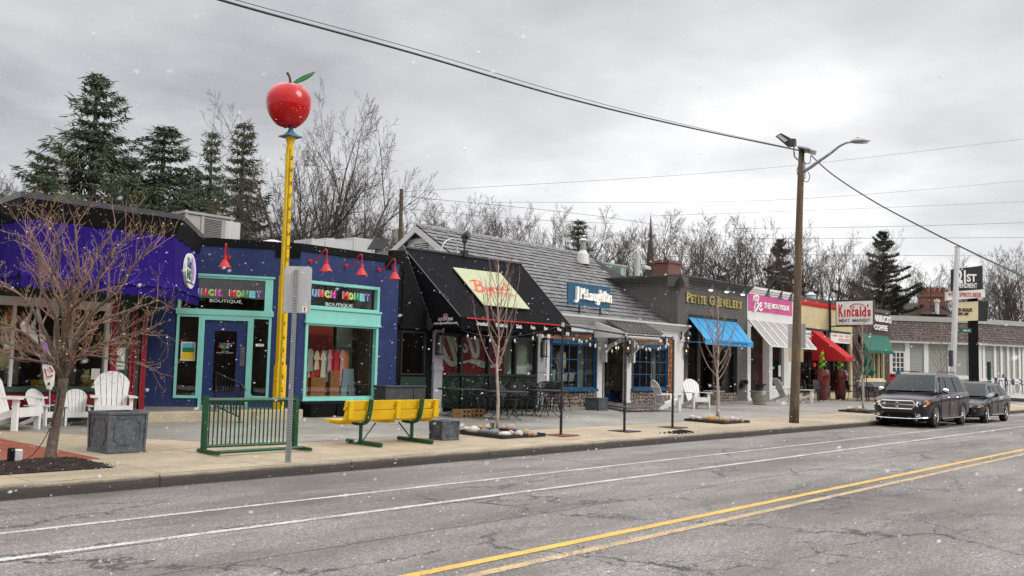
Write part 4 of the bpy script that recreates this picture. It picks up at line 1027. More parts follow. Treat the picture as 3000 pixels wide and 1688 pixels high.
for wd,x0,x1,y in (('Stromboli',1045,1172,1172),('Breadsticks',1262,1392,1222),('Salads',1488,1552,1238),('Pasta',1652,1700,1252),('Beer',1800,1842,1260),('Wine',1945,1992,1270)):
    p1=FV.px(*C4(x0,y));p2=FV.px(*C4(x1,y));vv=a_bl.z-.20;text_mb(wd,FV,p1[0],vv,p2[0],vv+.11,.02,.026,.015).build('lettering','sign_white',aw)
# =============================================================== CLOTHING STORE WITH SLATE ROOF
b=thing('slate_roof_store','clothing store with a long grey slate roof, white cornice, cedar shingles and blue window frames','shop',(28,19.6,.3))
rz=lambda y:3.49+.634*(y-20.34)
RX0,RX1=24.,34.6;ey=20.05;ry=25.55
m=MB();m.add([P3(RX0-.25,ey,rz(ey)),P3(33.15,ey,rz(ey)),P3(33.15,22.8,rz(22.8)),P3(RX1,ry,rz(ry)),P3(RX0-.25,ry,rz(ry))],[(0,1,2,3,4)])
m.add([P3(RX0-.25,ry,rz(ry)),P3(RX1,ry,rz(ry)),P3(RX1+2.2,31,3.4),P3(RX0-.25,31,3.4)],[(0,1,2,3)])
m.add([P3(33.15,22.8,rz(22.8)),P3(RX1+3.,22.8,4.6),P3(RX1+2.2,31,3.4),P3(RX1,ry,rz(ry))],[(0,1,2,3)])
rf=m.build('roof','slate_gap',b)
# courses as slightly raised overlapping slates rows
m=MB();rows=21;rnd=random.Random(1)
for i in range(rows):
    y0=ey+(ry-ey)*i/rows;y1=ey+(ry-ey)*(i+1)/rows;x=RX0-.25-(i%2)*.2
    while x<33.05+max(0,(y0-22.8))*.5:
        wdt=rnd.uniform(.28,.46);x2=x+wdt-.022;h=.035+rnd.uniform(0,.02)
        a=max(x,RX0-.25)
        if a<x2:m.hexa([P3(a,y0-.03,rz(y0-.03)+h),P3(x2,y0-.03,rz(y0-.03)+h),P3(x2,y1-.02,rz(y1)+.002),P3(a,y1-.02,rz(y1)+.002),P3(a,y0-.03,rz(y0-.03)+h+.014),P3(x2,y0-.03,rz(y0-.03)+h+.014),P3(x2,y1-.02,rz(y1)+.010),P3(a,y1-.02,rz(y1)+.010)])
        x+=wdt
m.build('roof_slates','slate',rf)
m=MB();x=RX0-.25
while x<RX1-.1:
    m.hexa([P3(x,ry-.17,rz(ry-.17)+.03),P3(x+.27,ry-.17,rz(ry-.17)+.06),P3(x+.27,ry,rz(ry)+.07),P3(x,ry,rz(ry)+.04),P3(x,ry-.17,rz(ry-.17)+.05),P3(x+.27,ry-.17,rz(ry-.17)+.08),P3(x+.27,ry,rz(ry)+.10),P3(x,ry,rz(ry)+.07)]);x+=.25
m.build('ridge_slates','slate',rf)
# west gable
m=MB();m.add([P3(RX0,ey,3.4),P3(RX0,ey,rz(ey)),P3(RX0,ry,rz(ry)-.05),P3(RX0,31,3.4)],[(3,2,1,0)]);m.build('gable_wall','clapboard',b)
FG=Fr((RX0,31),(0,-1))
m=MB();d=P3(0,-(ry-ey),rz(ey)-rz(ry));
m.beam(P3(RX0-.16,ry,rz(ry)-.16),P3(RX0-.16,ey-.2,rz(ey-.2)-.16),.04,.26,(1,0,0)) if False else None
for (y0,z0),(y1,z1) in (((ry,rz(ry)),(ey-.2,rz(ey-.2))),((ry,rz(ry)),(31,3.4))):
    m.hexa([P3(RX0-.27,y0,z0-.28),P3(RX0-.22,y0,z0-.28),P3(RX0-.22,y1,z1-.28),P3(RX0-.27,y1,z1-.28),P3(RX0-.27,y0,z0-.03),P3(RX0-.22,y0,z0-.03),P3(RX0-.22,y1,z1-.03),P3(RX0-.27,y1,z1-.03)])
m.build('rake_board','white_paint',b)
gy=25.45
vt_=at(1250,690,x=RX0)
m=MB();m.box(RX0-.05,RX0-.003,ry-.85,ry+.62,5.0,6.30);m.build('vent_panel','white_paint',b)
m=MB()
for i in range(9):
    z=5.42+i*.075;m.hexa([P3(RX0-.10,ry-.5,z),P3(RX0-.10,ry+.25,z),P3(RX0-.06,ry+.25,z+.03),P3(RX0-.06,ry-.5,z+.03),P3(RX0-.10,ry-.5,z+.02),P3(RX0-.10,ry+.25,z+.02),P3(RX0-.06,ry+.25,z+.05),P3(RX0-.06,ry-.5,z+.05)])
m.build('louvre_vent','white_paint',b)
m=MB();m.box(RX0-.06,RX0-.052,ry-.5,ry+.25,5.4,6.1);m.build('vent_opening','black',b)
# cornice
FJ=Fr((23.6,19.35))
def cornice(mb,F,u0,u1,z0,z1,w0,prof,end=None):
    pts=[F.p(0,z0+(z1-z0)*z,w0+w) for w,z in prof];n=len(pts)
    for i in range(n-1):
        a0,a1=prof[i],prof[i+1]
        mb.add([F.p(u0,z0+(z1-z0)*a0[1],w0+a0[0]),F.p(u1,z0+(z1-z0)*a0[1],w0+a0[0]),F.p(u1,z0+(z1-z0)*a1[1],w0+a1[0]),F.p(u0,z0+(z1-z0)*a1[1],w0+a1[0])],[(0,1,2,3)])
    for u in (u0,u1):
        poly=[F.p(u,z0+(z1-z0)*z,w0+w) for w,z in prof]+[F.p(u,z1,w0-.3),F.p(u,z0,w0-.3)];mb.add(poly,[tuple(range(len(poly)))])
PROF=[(0,0),(.0,.22),(.03,.24),(.035,.36),(.08,.40),(.14,.52),(.15,.60),(.20,.62),(.26,.76),(.33,.86),(.34,1.)]
uR=FJ.px(2001,1000)[0];cz0=FJ.px(1700,972)[1];cz1=FJ.px(1700,938,.34)[1]
cz1=3.40;cz0=2.94
m=MB();cornice(m,FJ,-.9,uR+.05,cz0,cz1,.0,PROF);m.add([FJ.p(-.9,cz1,.34),FJ.p(uR+.05,cz1,.34),FJ.p(uR+.05,cz1,-.8),FJ.p(-.9,cz1,-.8)],[(0,1,2,3)]);m.build('cornice','white_paint',b)
# soffit/backing
J=lambda x,y:(1560+x/4.262,900+y/4.262)
uP=[FJ.px(*J(x,900))[0] for x in (795,862,1190,1228)]
def u_(x,w=0):return FJ.px(*J(x,900),w)[0]
m=MB()
pw=[(u_(168),u_(207)),(u_(800),u_(835)),(u_(835),u_(862)),(u_(1170),u_(1228)),(u_(1662),u_(1680)),(u_(1765),u_(1830)),(u_(1835),u_(1878))]
m.fbox(FJ,*pw[0],.3,cz0,-.15,.02);m.fbox(FJ,pw[1][0],pw[2][1],.4,cz0,-.18,.03);m.fbox(FJ,pw[1][0]-.02,pw[2][1]+.02,.4,.6,-.2,.05)
m.fbox(FJ,*pw[3],.4,cz0,-.15,.03);m.fbox(FJ,*pw[4],.3,cz0,-.15,.02);m.fbox(FJ,pw[5][0],pw[6][1],.3,cz0,-.3,.03);m.fbox(FJ,pw[6][0]-.02,pw[6][1]+.04,cz0-.2,cz0,-.3,.06)
m.fbox(FJ,-.6,uR,cz0-.10,cz0,-.4,0.01)
m.build('column','white_paint',b)
# cedar walls
m=MB();m.fbox(FJ,u_(140),u_(168),.3,cz0,-.2,-.02);m.fbox(FJ,-.4,pw[1][0],2.52,cz0-.1,-.2,-.03);m.fbox(FJ,pw[3][1],pw[4][0],2.52,cz0-.1,-.2,-.03);m.fbox(FJ,pw[4][1],pw[5][0],.3,cz0-.1,-.2,-.03)
wy=-.75
a=u_(862,wy);c_=u_(888,wy);d=u_(1100,wy);e=u_(1170,wy)
m.fbox(FJ,a-.3,c_,.4,cz0,wy-.1,wy);m.fbox(FJ,d,e+.5,.4,cz0,wy-.1,wy);m.fbox(FJ,c_,d,2.72,cz0,wy-.1,wy)
m.build('wall','cedar_shingle',b)
# bay windows
for (x0,x1,cols) in ((207,760,5),(1228,1655,5)):
    u0,u1=u_(x0),u_(x1);vb=.92;vt2=2.42
    if x0>1000:u1=u_(1655)
    wn=window_grid(b,FJ,u0,u1,vb,vt2,.055,.02,.07,'jm_blue',cols=cols,rows=3,mw=.028,glass='glass')
    m=MB();m.fbox(FJ,u0-.02,u1+.03,vt2,vt2+.14,-.05,.14);m.fbox(FJ,u0-.04,u1+.05,vt2+.10,vt2+.15,-.05,.17);m.fbox(FJ,u0-.03,u1+.08,vb-.09,vb,-.05,.17)
    m.fbox(FJ,u1+.0,u1+.03,vb,vt2,-.05,.12);m.fbox(FJ,(u0+u1)/2+.1,(u0+u1)/2+.13,vt2+.14,cz0,-.03,.0);m.fbox(FJ,u1-.05,u1,vt2+.14,cz0,-.03,.02);m.fbox(FJ,u0,u1+.05,cz0-.13,cz0-.08,-.03,.03);m.build('window_trim','jm_blue',b)
    m=MB();n=40;rr=random.Random(int(x0))
    m.fbox(FJ,u0-.35 if x0<1000 else u0,u1+.1,.15,vb-.09,-.1,.02)
    m.build('stone_base','fieldstone',b)
    q=MB();L0=(u0-.35 if x0<1000 else u0)
    y=.34;row=0
    while y<vb-.12:
        x=L0+rr.uniform(0,.1)
        while x<u1+.08:
            r_=rr.uniform(.06,.095);q.ball(FJ.p(x,y+rr.uniform(-.02,.02),.03),r_,8,6,(1.0,.7,rr.uniform(.8,1.1)),.08,rr);x+=r_*2.0
        y+=.125;row+=1
    q.build('field_stones','fieldstone',b,smooth=True)
    room(b,FJ,u0,u1,vb-.05,cz0,2.4,'interior',w=-.06)
    m=MB();m.fbox(FJ,u1-.42,u1-.12,vb,vt2,-.4,-.35);m.build('curtain','siding_lt',b)
m=MB();m.fbox(FJ,u_(207)+.9,u_(760)-.5,1.35,1.45,-1.6,-1.2);m.build('display_table','cedar',b)
m=MB();m.fbox(FJ,u_(207)+.95,u_(760)-.5,1.75,2.5,-2.2,-2.1);m.build('display_wall','cedar',b)
# mannequins
def mannequin(x,top,mt,lt,label):
    u,_=FJ.px(*J(x,700),-.5);t=thing('mannequin',label,'mannequin',FJ.p(u,.9,-.5),'mannequins in the left blue window')
    q=MB();q.tube([FJ.p(u,2.32,-.5),FJ.p(u,2.22,-.5),FJ.p(u,2.12,-.5),FJ.p(u,1.9,-.5),FJ.p(u,1.72,-.5),FJ.p(u,1.58,-.5)],[.045,.05,.19,.19,.15,.17],12);q.tube([FJ.p(u-.2,2.13,-.5),FJ.p(u-.26,1.85,-.5),FJ.p(u-.22,1.6,-.45)],[.06,.05,.03],8);q.tube([FJ.p(u+.2,2.13,-.5),FJ.p(u+.26,1.85,-.5),FJ.p(u+.2,1.6,-.45)],[.06,.05,.03],8);q.build('torso',mt,t,smooth=True)
    q=MB()
    for s in (-1,1):q.tube([FJ.p(u+s*.07,1.64,-.5),FJ.p(u+s*.09,1.3,-.5),FJ.p(u+s*.10,.93,-.5)],[.10,.085,.06],10)
    q.build('trousers',lt,t,smooth=True)
mannequin(235,0,'dark_cloth','khaki','mannequin in a dark jacket and pale khaki trousers')
mannequin(345,0,'cloth_cream','siding_lt','mannequin in a pale patterned outfit beside the one in a dark jacket')
# door
m=MB();m.fbox(FJ,c_-.05,c_,.45,2.75,wy-.05,wy+.03);m.fbox(FJ,d,d+.05,.45,2.75,wy-.05,wy+.03);m.fbox(FJ,c_-.05,d+.05,2.72,2.79,wy-.05,wy+.031);m.build('door_casing','white_paint',b)
dr=window_grid(b,FJ,c_,d,.47,2.72,.07,wy-.05,wy+.0,'jm_blue',name='door',glass='glass')
m=MB();m.fbox(FJ,c_+.07,d-.07,.54,.72,wy-.04,wy+.002);m.fbox(FJ,c_+.07,d-.07,2.28,2.33,wy-.04,wy+.001);m.build('kick_plate','jm_blue',dr)
m=MB();m.tube([FJ.p(c_+.05,1.35,wy),FJ.p(c_+.05,1.35,wy+.05),FJ.p(c_+.05,1.6,wy+.05),FJ.p(c_+.05,1.6,wy)],.012,6);m.build('door_handle','black_metal',dr)
text_mb('J.McLaughlin',FJ,c_+.12,.95,d-.12,1.12,wy-.03,wy-.026).build('lettering','lime',dr)
m=MB();m.fbox(FJ,c_-.2,d+.3,.3,3.,wy-1.2,wy-1.15);m.build('shop_interior','interior_lt',b)
m=MB();m.fbox(FJ,(c_+d)/2,d-.1,.5,2.4,wy-.25,wy-.2);m.build('curtain','siding_lt',b)
# little metal porch roof on curved brackets
q0=at(*J(935,170),y=19.05);q1=at(*J(1400,222),y=19.05);q2=at(*J(1628,325),y=17.75);q3=at(*J(1175,318),y=17.75)
zt=(q0.z+q1.z)/2;zb=(q2.z+q3.z)/2;q0=P3(q0.x,19.05,zt);q1=P3(q1.x,19.05,zt);q2=P3(q2.x,17.75,zb);q3=P3(q3.x,17.75,zb)
m=MB();m.slab([q3,q2,q1,q0],.03);n=9
for i in range(n+1):
    s=i/n;m.beam(q0.lerp(q1,s)+P3(0,0,.02),q3.lerp(q2,s)+P3(0,0,.02),.03,.04)
m.build('porch_roof','metal_roof',b)
m=MB();m.box(q3.x+.03,q2.x-.02,17.8,17.9,zb-.17,zb-.04)
for x in (q3.x+.06,q2.x-.06):
    m.add([P3(x-.03,17.8,zb-.17),P3(x-.03,19.1,zb-.17),P3(x-.03,19.1,zt-.04),P3(x-.03,17.8,zb-.04),P3(x+.03,17.8,zb-.17),P3(x+.03,19.1,zb-.17),P3(x+.03,19.1,zt-.04),P3(x+.03,17.8,zb-.04)],[(0,3,2,1),(4,5,6,7),(0,1,5,4),(2,3,7,6),(0,4,7,3)])
m.box(q3.x+.03,q2.x-.03,17.82,19.1,zb-.20,zb-.17);m.build('porch_fascia','white_paint',b)
for x in ((pw[1][1]+pw[2][1])/2+23.6,(pw[3][0]+pw[3][1])/2+23.6):
    q=MB();arc=[];nn_=14
    for i in range(nn_+1):
        t=i/nn_*math.pi/2;arc.append((19.25-1.25*(1-math.cos(t))*1.0,1.95+ (zb-.22-1.95)*math.sin(t)))
    for i in range(nn_):
        (y0,z0),(y1,z1)=arc[i],arc[i+1];q.beam(P3(x,y0,z0),P3(x,y1,z1),.10,.16,(1,0,0))
    q.box(x-.05,x+.05,19.1,19.34,1.85,zb-.2);q.build('bracket','white_paint',b)
# stone step
m=MB();g0=atg(*J(965,1215));g1=atg(*J(1590,1250))
pl=[(g0.x-.0,17.55),(g1.x+.0,17.0),(g1.x+.9,18.2),(g1.x+.6,19.3),(g0.x+1.0,20.2),(g0.x+.3,19.3)]
pl=[at(*J(965,1222),z=.42),at(*J(1170,1252),z=.42),at(*J(1592,1244),z=.42)]
pp=[(pl[0].x,pl[0].y),(pl[1].x,pl[1].y),(pl[2].x,pl[2].y),(pl[2].x+1.6,pl[2].y+1.6),(pl[2].x+1.,19.3),(29.2,20.2),(26.,20.2),(pl[0].x+.2,19.3)]
m=MB();m.slab([P3(x,y,.43) for x,y in pp],.05);m.build('stone_step','slate_roof',b)
m=MB();cx_=sum(p[0] for p in pp)/8;cy_=sum(p[1] for p in pp)/8;m.slab([P3(x+(cx_-x)*.03,y+(cy_-y)*.03,.38) for x,y in pp],.2);m.build('step_base','fieldstone',b)
q=MB();rr=random.Random(4)
for i in range(3):
    a=P3(*pp[i],.33);c=P3(*pp[i+1],.33)
    L=(c-a).length;k=int(L/.11)
    for j in range(k):
        p=a.lerp(c,(j+.5)/k);q.ball(p+P3(0,.02,0),.055,7,5,(1,1,.9),.1,rr)
q.build('step_stones','fieldstone',b,smooth=True)
# vent pipe on roof
t=thing('roof_vent','white capped flue standing on the slate roof ridge','roof vent',(33.2,24.9,6.1))
c=at(1708,738,y=24.6)
q=MB();q.lathe(P3(c.x,24.6,c.z-.35),[(.30,-.2),(.24,.25),(.15,.4),(.15,.42)],16);q.build('base_cone','offwhite',t,smooth=False)
q=MB();q.lathe(P3(c.x,24.6,c.z+.05),[(.13,0),(.13,.42)],16);q.build('pipe','galv',t)
q=MB();q.lathe(P3(c.x,24.6,c.z+.47),[(.18,0),(.19,.04),(.14,.1),(.05,.13),(.001,.13)],16);q.build('cap','offwhite',t)
# blue sign board with white letters
s0=at(1665,822,y=20.35);FN=Fr((s0.x,20.35));r=(0,)+tuple([0]);a=FN.px(1665,822);c=FN.px(1787,904);d_=FN.px(1665,893);e=FN.px(1787,845)
u1=c[0];v1=(a[1]+e[1])/2;v0=(c[1]+d_[1])/2
s=thing('store_sign','blue board sign with white raised letters standing on the slate roof','sign',FN.p(u1/2,v0,0))
m=MB();m.fbox(FN,0,u1,v0,v1,-.06,0);m.build('board','teal_blue',s)
m=MB();m.fbox(FN,u1*.3,u1*.3+.05,v0-.35,v0+.1,-.12,-.07);m.fbox(FN,u1*.8,u1*.8+.05,v0-.35,v0+.1,-.12,-.07);m.build('support','black_metal',s)
def JMt(txt,x0,x1,y0,y1,bold=.03):
    p=FN.px(*(1560+.345*x0,780+.345*y1));q_=FN.px(*(1560+.345*x1,780+.345*y0));text_mb(txt,FN,p[0],p[1],q_[0],q_[1],.0,.10,bold).build('lettering','pearl_white',s)
JMt('J',345,380,175,308,.02);JMt('.',383,392,262,275);JMt('M',392,430,188,278);JMt('c',425,445,238,278);JMt('L',446,470,200,285);JMt('a',470,497,232,292);JMt('u',500,528,236,295)
JMt('g',528,558,240,330);JMt('h',558,585,205,300);JMt('l',588,600,215,305);JMt('t',600,618,215,305);JMt('i',618,630,235,305);JMt('n',630,657,248,310)
# =============================================================== JEWELLER (grey brick)
Gc=lambda x,y:(2000+.23456*x,900+.23456*y)
Oc=lambda x,y:(1960+.345*x,780+.345*y)
Kc=lambda x,y:(2280+.27605*x,820+.27605*y)
Dc=lambda x,y:(2400+.41408*x,680+.41408*y)
YP=20.0
b=thing('jeweller_shop','dark grey brick shop with gold letters, heavy cornice and bright blue awning','shop',(36,YP,.3))
FP=Fr((33.25,YP));up=FP.px(2188,1000)[0]
def PU(x,w=0):return FP.px(*Gc(x,900),w)[0]
zt=5.52;zc0=5.02
o0,o1=PU(65),PU(682);ov=FP.px(*Gc(300,110))[1]
m=MB();wall_holes(m,FP,0,up,.2,zc0+.02,[(o0,o1,.32,ov)],-.3,0);m.build('wall','brick_grey',b)
m=MB();m.fbox(FP,-.012,.03,.2,zc0+.0,-9,-.30);m.build('side_wall','plaster',b)
m=MB();cornice(m,FP,-.32,up+.02,zc0,zt,0,PROF);m.add([FP.p(-.32,zt,.34),FP.p(up+.02,zt,.34),FP.p(up+.02,zt,-9),FP.p(-.32,zt,-9)],[(0,1,2,3)])
FPs=Fr((33.25,YP+9),(0,-1));cornice(m,FPs,0,9.32,zc0,zt-.002,0,PROF);m.build('cornice','brick_grey',b)
# shopfront
m=MB();g1=PU(215);dA=PU(300);dB=PU(400);g2=PU(425);g3=PU(575);g4=PU(665);vb=FP.px(*Gc(550,1072))[1]
for a,c in ((o0,o0+.05),(g1-.04,g1+.06),(dB,g2),(g4-.02,o1)):m.fbox(FP,a,c,.35,ov,-.25,-.1)
m.fbox(FP,g1,dA,.35,ov,-.5,-.3);m.fbox(FP,g3,g4,vb,ov,-.4,-.28);m.fbox(FP,o0,o1,ov-.12,ov,-.25,-.05);m.fbox(FP,g2,o1,vb-.04,vb+.02,-.25,-.02);m.fbox(FP,o0,g1,vb-.04,vb+.02,-.25,-.02)
wf=m.build('window_frame','black_metal',b)
m=MB();m.fbox(FP,o0+.05,g1-.04,vb,ov-.1,-.2,-.19);m.fbox(FP,g2,g3,vb,ov-.1,-.2,-.19);m.build('pane','glass_dark',wf)
m=MB();m.fbox(FP,g1+.06,dB,.4,2.6,-.6,-.55);dr=m.build('door','black',b);m=MB();m.fbox(FP,dA-.1,dB-.12,.9,2.45,-.545,-.54);m.build('pane','glass_dark',dr)
for i,y in enumerate((1.75,1.68,1.61,1.54,1.47)):
    pass
text_mb('OPEN',FP,dA,1.52,dB-.25,1.60,-.53,-.525).build('lettering','siding_lt',dr);text_mb('TUE-SAT',FP,dA,1.38,dB-.25,1.46,-.53,-.525).build('lettering','siding_lt',dr)
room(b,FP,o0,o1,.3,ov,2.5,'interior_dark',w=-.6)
q=MB();rr=random.Random(9)
for (a,c) in ((o0+.02,g1),(g2,o1)):
    y=.38
    while y<vb-.06:
        x=a+.05
        while x<c-.03:
            r_=rr.uniform(.05,.08);q.ball(FP.p(x,y,-.03),r_,8,6,(1,.6,rr.uniform(.85,1.15)),.12,rr);x+=r_*2.0
        y+=.12
q.build('field_stones','fieldstone',b,smooth=True)
m=MB();m.fbox(FP,o0,g1,.25,vb-.04,-.2,-.06);m.fbox(FP,g2,o1,.25,vb-.04,-.2,-.06);m.build('stone_base','fieldstone',b)
# blue awning
t0=FP.px(*Gc(75,127));t1=FP.px(*Gc(672,190));zt_=(t0[1]+t1[1])/2
pb0=at(*Gc(285,400),y=YP-1.25);pb1=at(*Gc(880,437),y=YP-1.25);zb_=(pb0.z+pb1.z)/2
A=FP.p(t0[0],zt_,0);Bq=FP.p(t1[0]+.02,zt_,0);Cq=P3(pb1.x,YP-1.25,zb_);Dq=P3(pb0.x,YP-1.25,zb_)
m=MB();n=12
for i in range(n):
    s0,s1=i/n,(i+1)/n;d0=.02 if i%2 else 0
    m.slab([Dq.lerp(Cq,s0),Dq.lerp(Cq,s1),A.lerp(Bq,s1),A.lerp(Bq,s0)],.01)
aw=m.build('awning','awning_blue',b)
m=MB();m.slab([Dq-P3(0,.002,.22),Cq-P3(0,.002,.22),Cq,Dq],.01);m.add([Dq,Dq-P3(0,0,.22),FP.p(t0[0],zb_-.0,0)],[(0,1,2)]) if False else None;m.build('valance','awning_blue',aw)
text_mb('PETITE G JEWELERS',Fr((Dq.x,Dq.y)),.9,zb_-.17,(Cq.x-Dq.x)-.5,zb_-.06,.012,.018).build('lettering','teal_blue',aw)
m=MB();
for i in range(1,7):
    s=i/7;m.beam(A.lerp(Bq,s)+P3(0,-.01,.01),Dq.lerp(Cq,s)+P3(0,0,.01),.02,.012)
m.tube([P3(Dq.x,Dq.y,zb_-.15),P3(Dq.x-.0,YP,zb_-.1)],.018,6);m.tube([P3(Cq.x,Cq.y,zb_-.15),P3(Cq.x,YP,zb_-.1)],.018,6);m.build('awning_frame','awning_blue',aw)
# gold letters
def ob(x,yb):return FP.px(*Oc(x,yb))
vb1=FP.px(*Oc(140,305))[1];vb2=FP.px(*Oc(613,366))[1];vb_=(vb1+vb2)/2;hs=(FP.px(*Oc(180,240))[1]-vb1);hc=(FP.px(*Oc(150,222))[1]-vb1)
nm=thing('gold_lettering','raised gold letters of the shop name on the grey brick wall','sign',FP.p(FP.px(*Oc(380,300))[0],vb_,.02))
for txt,x0,x1,h in (('P',140,171,hc),('ETITE',176,309,hs),('G',332,374,hc),('J',392,412,hc),('EWELERS',414,613,hs)):
    u0=ob(x0,300)[0];u1=ob(x1,340)[0]
    if len(txt)==1:
        text_mb(txt,FP,u0,vb_-(.05 if txt=='J' else 0),u1,vb_+h,.02,.07,.03).build('letter','gold',nm)
        q=MB();
        if txt in 'PJ':q.fbox(FP,u0-.03 if txt=='P' else u0,u0+(u1-u0)*.55 if txt=='P' else u1+.02,vb_ if txt=='P' else vb_+h-.03,vb_+.03 if txt=='P' else vb_+h,.021,.068)
        if q.v:q.build('letter_serif','gold',nm)
    else:
        W=(u1-u0)/len(txt)
        for i,ch in enumerate(txt):
            a=u0+W*i;k=.78 if ch!='I' else .25;of=0 if ch!='I' else W*.25
            if ch=='W':k=.95
            text_mb(ch,FP,a+of,vb_,a+of+W*k,vb_+h,.02,.07,.035).build('letter','gold',nm)
            q=MB()
            if ch in 'ETILR':q.fbox(FP,a+of-.015,a+of+W*.3,vb_,vb_+.025,.021,.068)
            if ch in 'EIT' :q.fbox(FP,a+of-.015,a+of+W*.3,vb_+h-.025,vb_+h,.021,.068)
            if q.v:q.build('letter_serif','gold',nm)
def hook_lamp(label,hx,hy,w,lit,grp,F,zt):
    u,v=F.px(hx,hy,w);t=thing('cornice_lamp',label,'spotlight',F.p(u,zt,0),grp)
    q=MB();pts=[(u-.75,zt+.0,-.15),(u-.72,zt+.25,-.05),(u-.55,zt+.52,.15),(u-.3,zt+.62,.45),(u-.1,zt+.45,w-.1),(u,zt+.1,w),(u,v+.25,w)]
    q.tube([F.p(*p) for p in smoothline(pts,5)],.026,6);q.build('arm','black_metal',t,smooth=True)
    q=MB();c=F.p(u,v,w);a=c+P3(.02,.05,.28);d=c+P3(-.03,.10,-.06)
    q.tube([a,a.lerp(d,.4),a.lerp(d,.75),d],[.04,.06,.10,.15],12);q.build('lamp_shade','black_metal',t)
    q=MB();q.ball(d+P3(0,.0,-.0),.095 if lit else .07,10,7,(1,1,.6));q.build('bulb','lit_spot' if lit else 'galv_light',t,smooth=True)
for lb,x,y in (('leftmost lit hooked spotlight over the gold letters',378,190),('lit hooked spotlight in the middle over the gold letters',512,205),('rightmost lit hooked spotlight over the gold letters',648,228)):
    hook_lamp(lb,*Oc(x,y),.75,True,'hooked lights on the jeweller cornice',FP,zt)
# scroll lanterns
def scroll_lantern(label,F,u,v,w,lit=True,arm=True,grp='scrolled black lanterns by the clothing store'):
    t=thing('scroll_lantern',label,'wall lamp',F.p(u,v,w),grp);c=F.p(u,v,w)
    q=MB();q.lathe(c,[(.001,-.22),(.02,-.20),(.03,-.16),(.07,-.12),(.085,-.08),(.085,-.07),(.001,-.07)],8)
    q.lathe(c,[(.115,.20),(.125,.22),(.09,.28),(.05,.34),(.02,.36),(.03,.39),(.001,.42)],8)
    for k in range(8):
        an=k*math.pi/4;q.tube([c+P3(.085*math.cos(an),.085*math.sin(an),-.08),c+P3(.11*math.cos(an),.11*math.sin(an),.21)],.006,4)
    q.build('lantern_frame','black_metal',t)
    q=MB();q.lathe(c,[(.08,-.07),(.105,.2)],8);q.build('lantern_glass','glass_lamp',t)
    q=MB();q.lathe(c,[(.012,-.06),(.012,.06)],6);q.build('candle','offwhite',t)
    q=MB();q.ball(c+P3(0,0,.09),.026,8,6,(1,1,1.5));q.build('bulb','lit_bulb' if lit else 'galv_light',t)
    if arm:
        q=MB();sp=[]
        for k in range(26):
            a=k*.42;r_=.10-.0032*k;sp.append((0,math.cos(a)*r_,math.sin(a)*r_))
        q.tube([c+P3(0,p[1]+.05,p[2]+.5) for p in sp],.010,5)
        q.tube([c+P3(0,0,.42),c+P3(0,.0,.52),c+P3(0,.15,.62),c+P3(0,.30,.45),c+P3(0,.32,.2)],.012,6);q.box(c.x-.04,c.x+.04,c.y+.31,c.y+.33,c.z+.05,c.z+.55);q.build('scroll_bracket','black_metal',t)
FE=Fr((23.6,19.0))
for lb,x,y in (('scrolled black lantern left of the pair under the small metal porch roof',1045,540),('scrolled black lantern right of the pair under the porch roof',1195,545)):
    u,v=FE.px(*J(x,y));scroll_lantern(lb,FE,u,v,0)
FE2=Fr((23.6,19.2));u,v=FE2.px(*J(1922,575));scroll_lantern('lower lantern of two on the white corner post',FE2,u,v,0)
u,v=FE2.px(*J(1948,415),.25);scroll_lantern('upper lantern of two on the white corner post, glowing warm',FE2,u,v,.25)
FE3=Fr((33.25,19.5));u,v=FE3.px(*Gc(795,500));scroll_lantern('black lantern at the right end of the blue awning',FE3,u,v+.15,0)
# wall hydrant
q=MB();u,v=FP.px(*Gc(735,965))
t=thing('wall_hydrant','black twin wall hydrant on the grey brick beside the jeweller window','hydrant',FP.p(u,v,0))
q.tube([FP.p(u-.12,v-.02,0),FP.p(u-.16,v-.03,.22)],[.09,.10],12);q.tube([FP.p(u+.12,v+.1,0),FP.p(u+.16,v+.1,.22)],[.09,.11],12);q.build('outlet','black_metal',t)
q=MB();q.tube([FP.p(u,v,0),FP.p(u,v,.05)],.2,14);q.build('plate','black_metal',t)
# =============================================================== PINK BOUTIQUE
b=thing('pink_boutique','white trimmed shop with a pink painted brick sign panel and white louvred awning','shop',(41,YP,.3))
FQ=Fr((FP.p(up,0).x+.01,YP-.02));q1=FQ.px(2333,1000)[0]
def QU(x,y=1000):return FQ.px(x,y)[0]
zt2=FQ.px(2200,839)[1];sv1=FQ.px(2193,859)[1];sv0=FQ.px(2200,910)[1];s0_=QU(2192,900);s1_=QU(2319,900)
aT=(FQ.px(*Oc(668,455))[1]+FQ.px(*Oc(1040,492))[1])/2
m=MB();m.fbox(FQ,0,q1,aT-.25,zt2-.12,-.3,0);m.fbox(FQ,0,.30,.2,aT-.25,-.3,.02);m.fbox(FQ,q1-.35,q1,.2,aT-.25,-.3,.02);m.build('wall','white_paint',b)
m=MB();m.fbox(FQ,0,q1,zt2-.12,zt2,-.3,.10);m.fbox(FQ,0,q1,zt2-.22,zt2-.12,-.1,.05);m.fbox(FQ,-.03,.33,.25,.45,-.1,.06);m.build('trim','white_paint',b)
m=MB();m.add([FQ.p(0,zt2-.2,-.1),FQ.p(q1,zt2-.2,-.1),FQ.p(q1,zt2-.2,-9),FQ.p(0,zt2-.2,-9)],[(0,1,2,3)]);m.build('roof','roof_flat',b)
m=MB();m.fbox(FQ,s0_,s1_,sv0,sv1,0,.03);sg=m.build('sign_panel','brick_pink',b)
def QT(txt,x0,x1,yb,yt,bold=.02):
    a=FQ.px(*Oc(x0,yb));c=FQ.px(*Oc(x1,yt));return text_mb(txt,FQ,a[0],a[1],c[0],c[1],.03,.06,bold)
vB=FQ.px(*Oc(800,358))[1];vT=FQ.px(*Oc(800,308))[1]
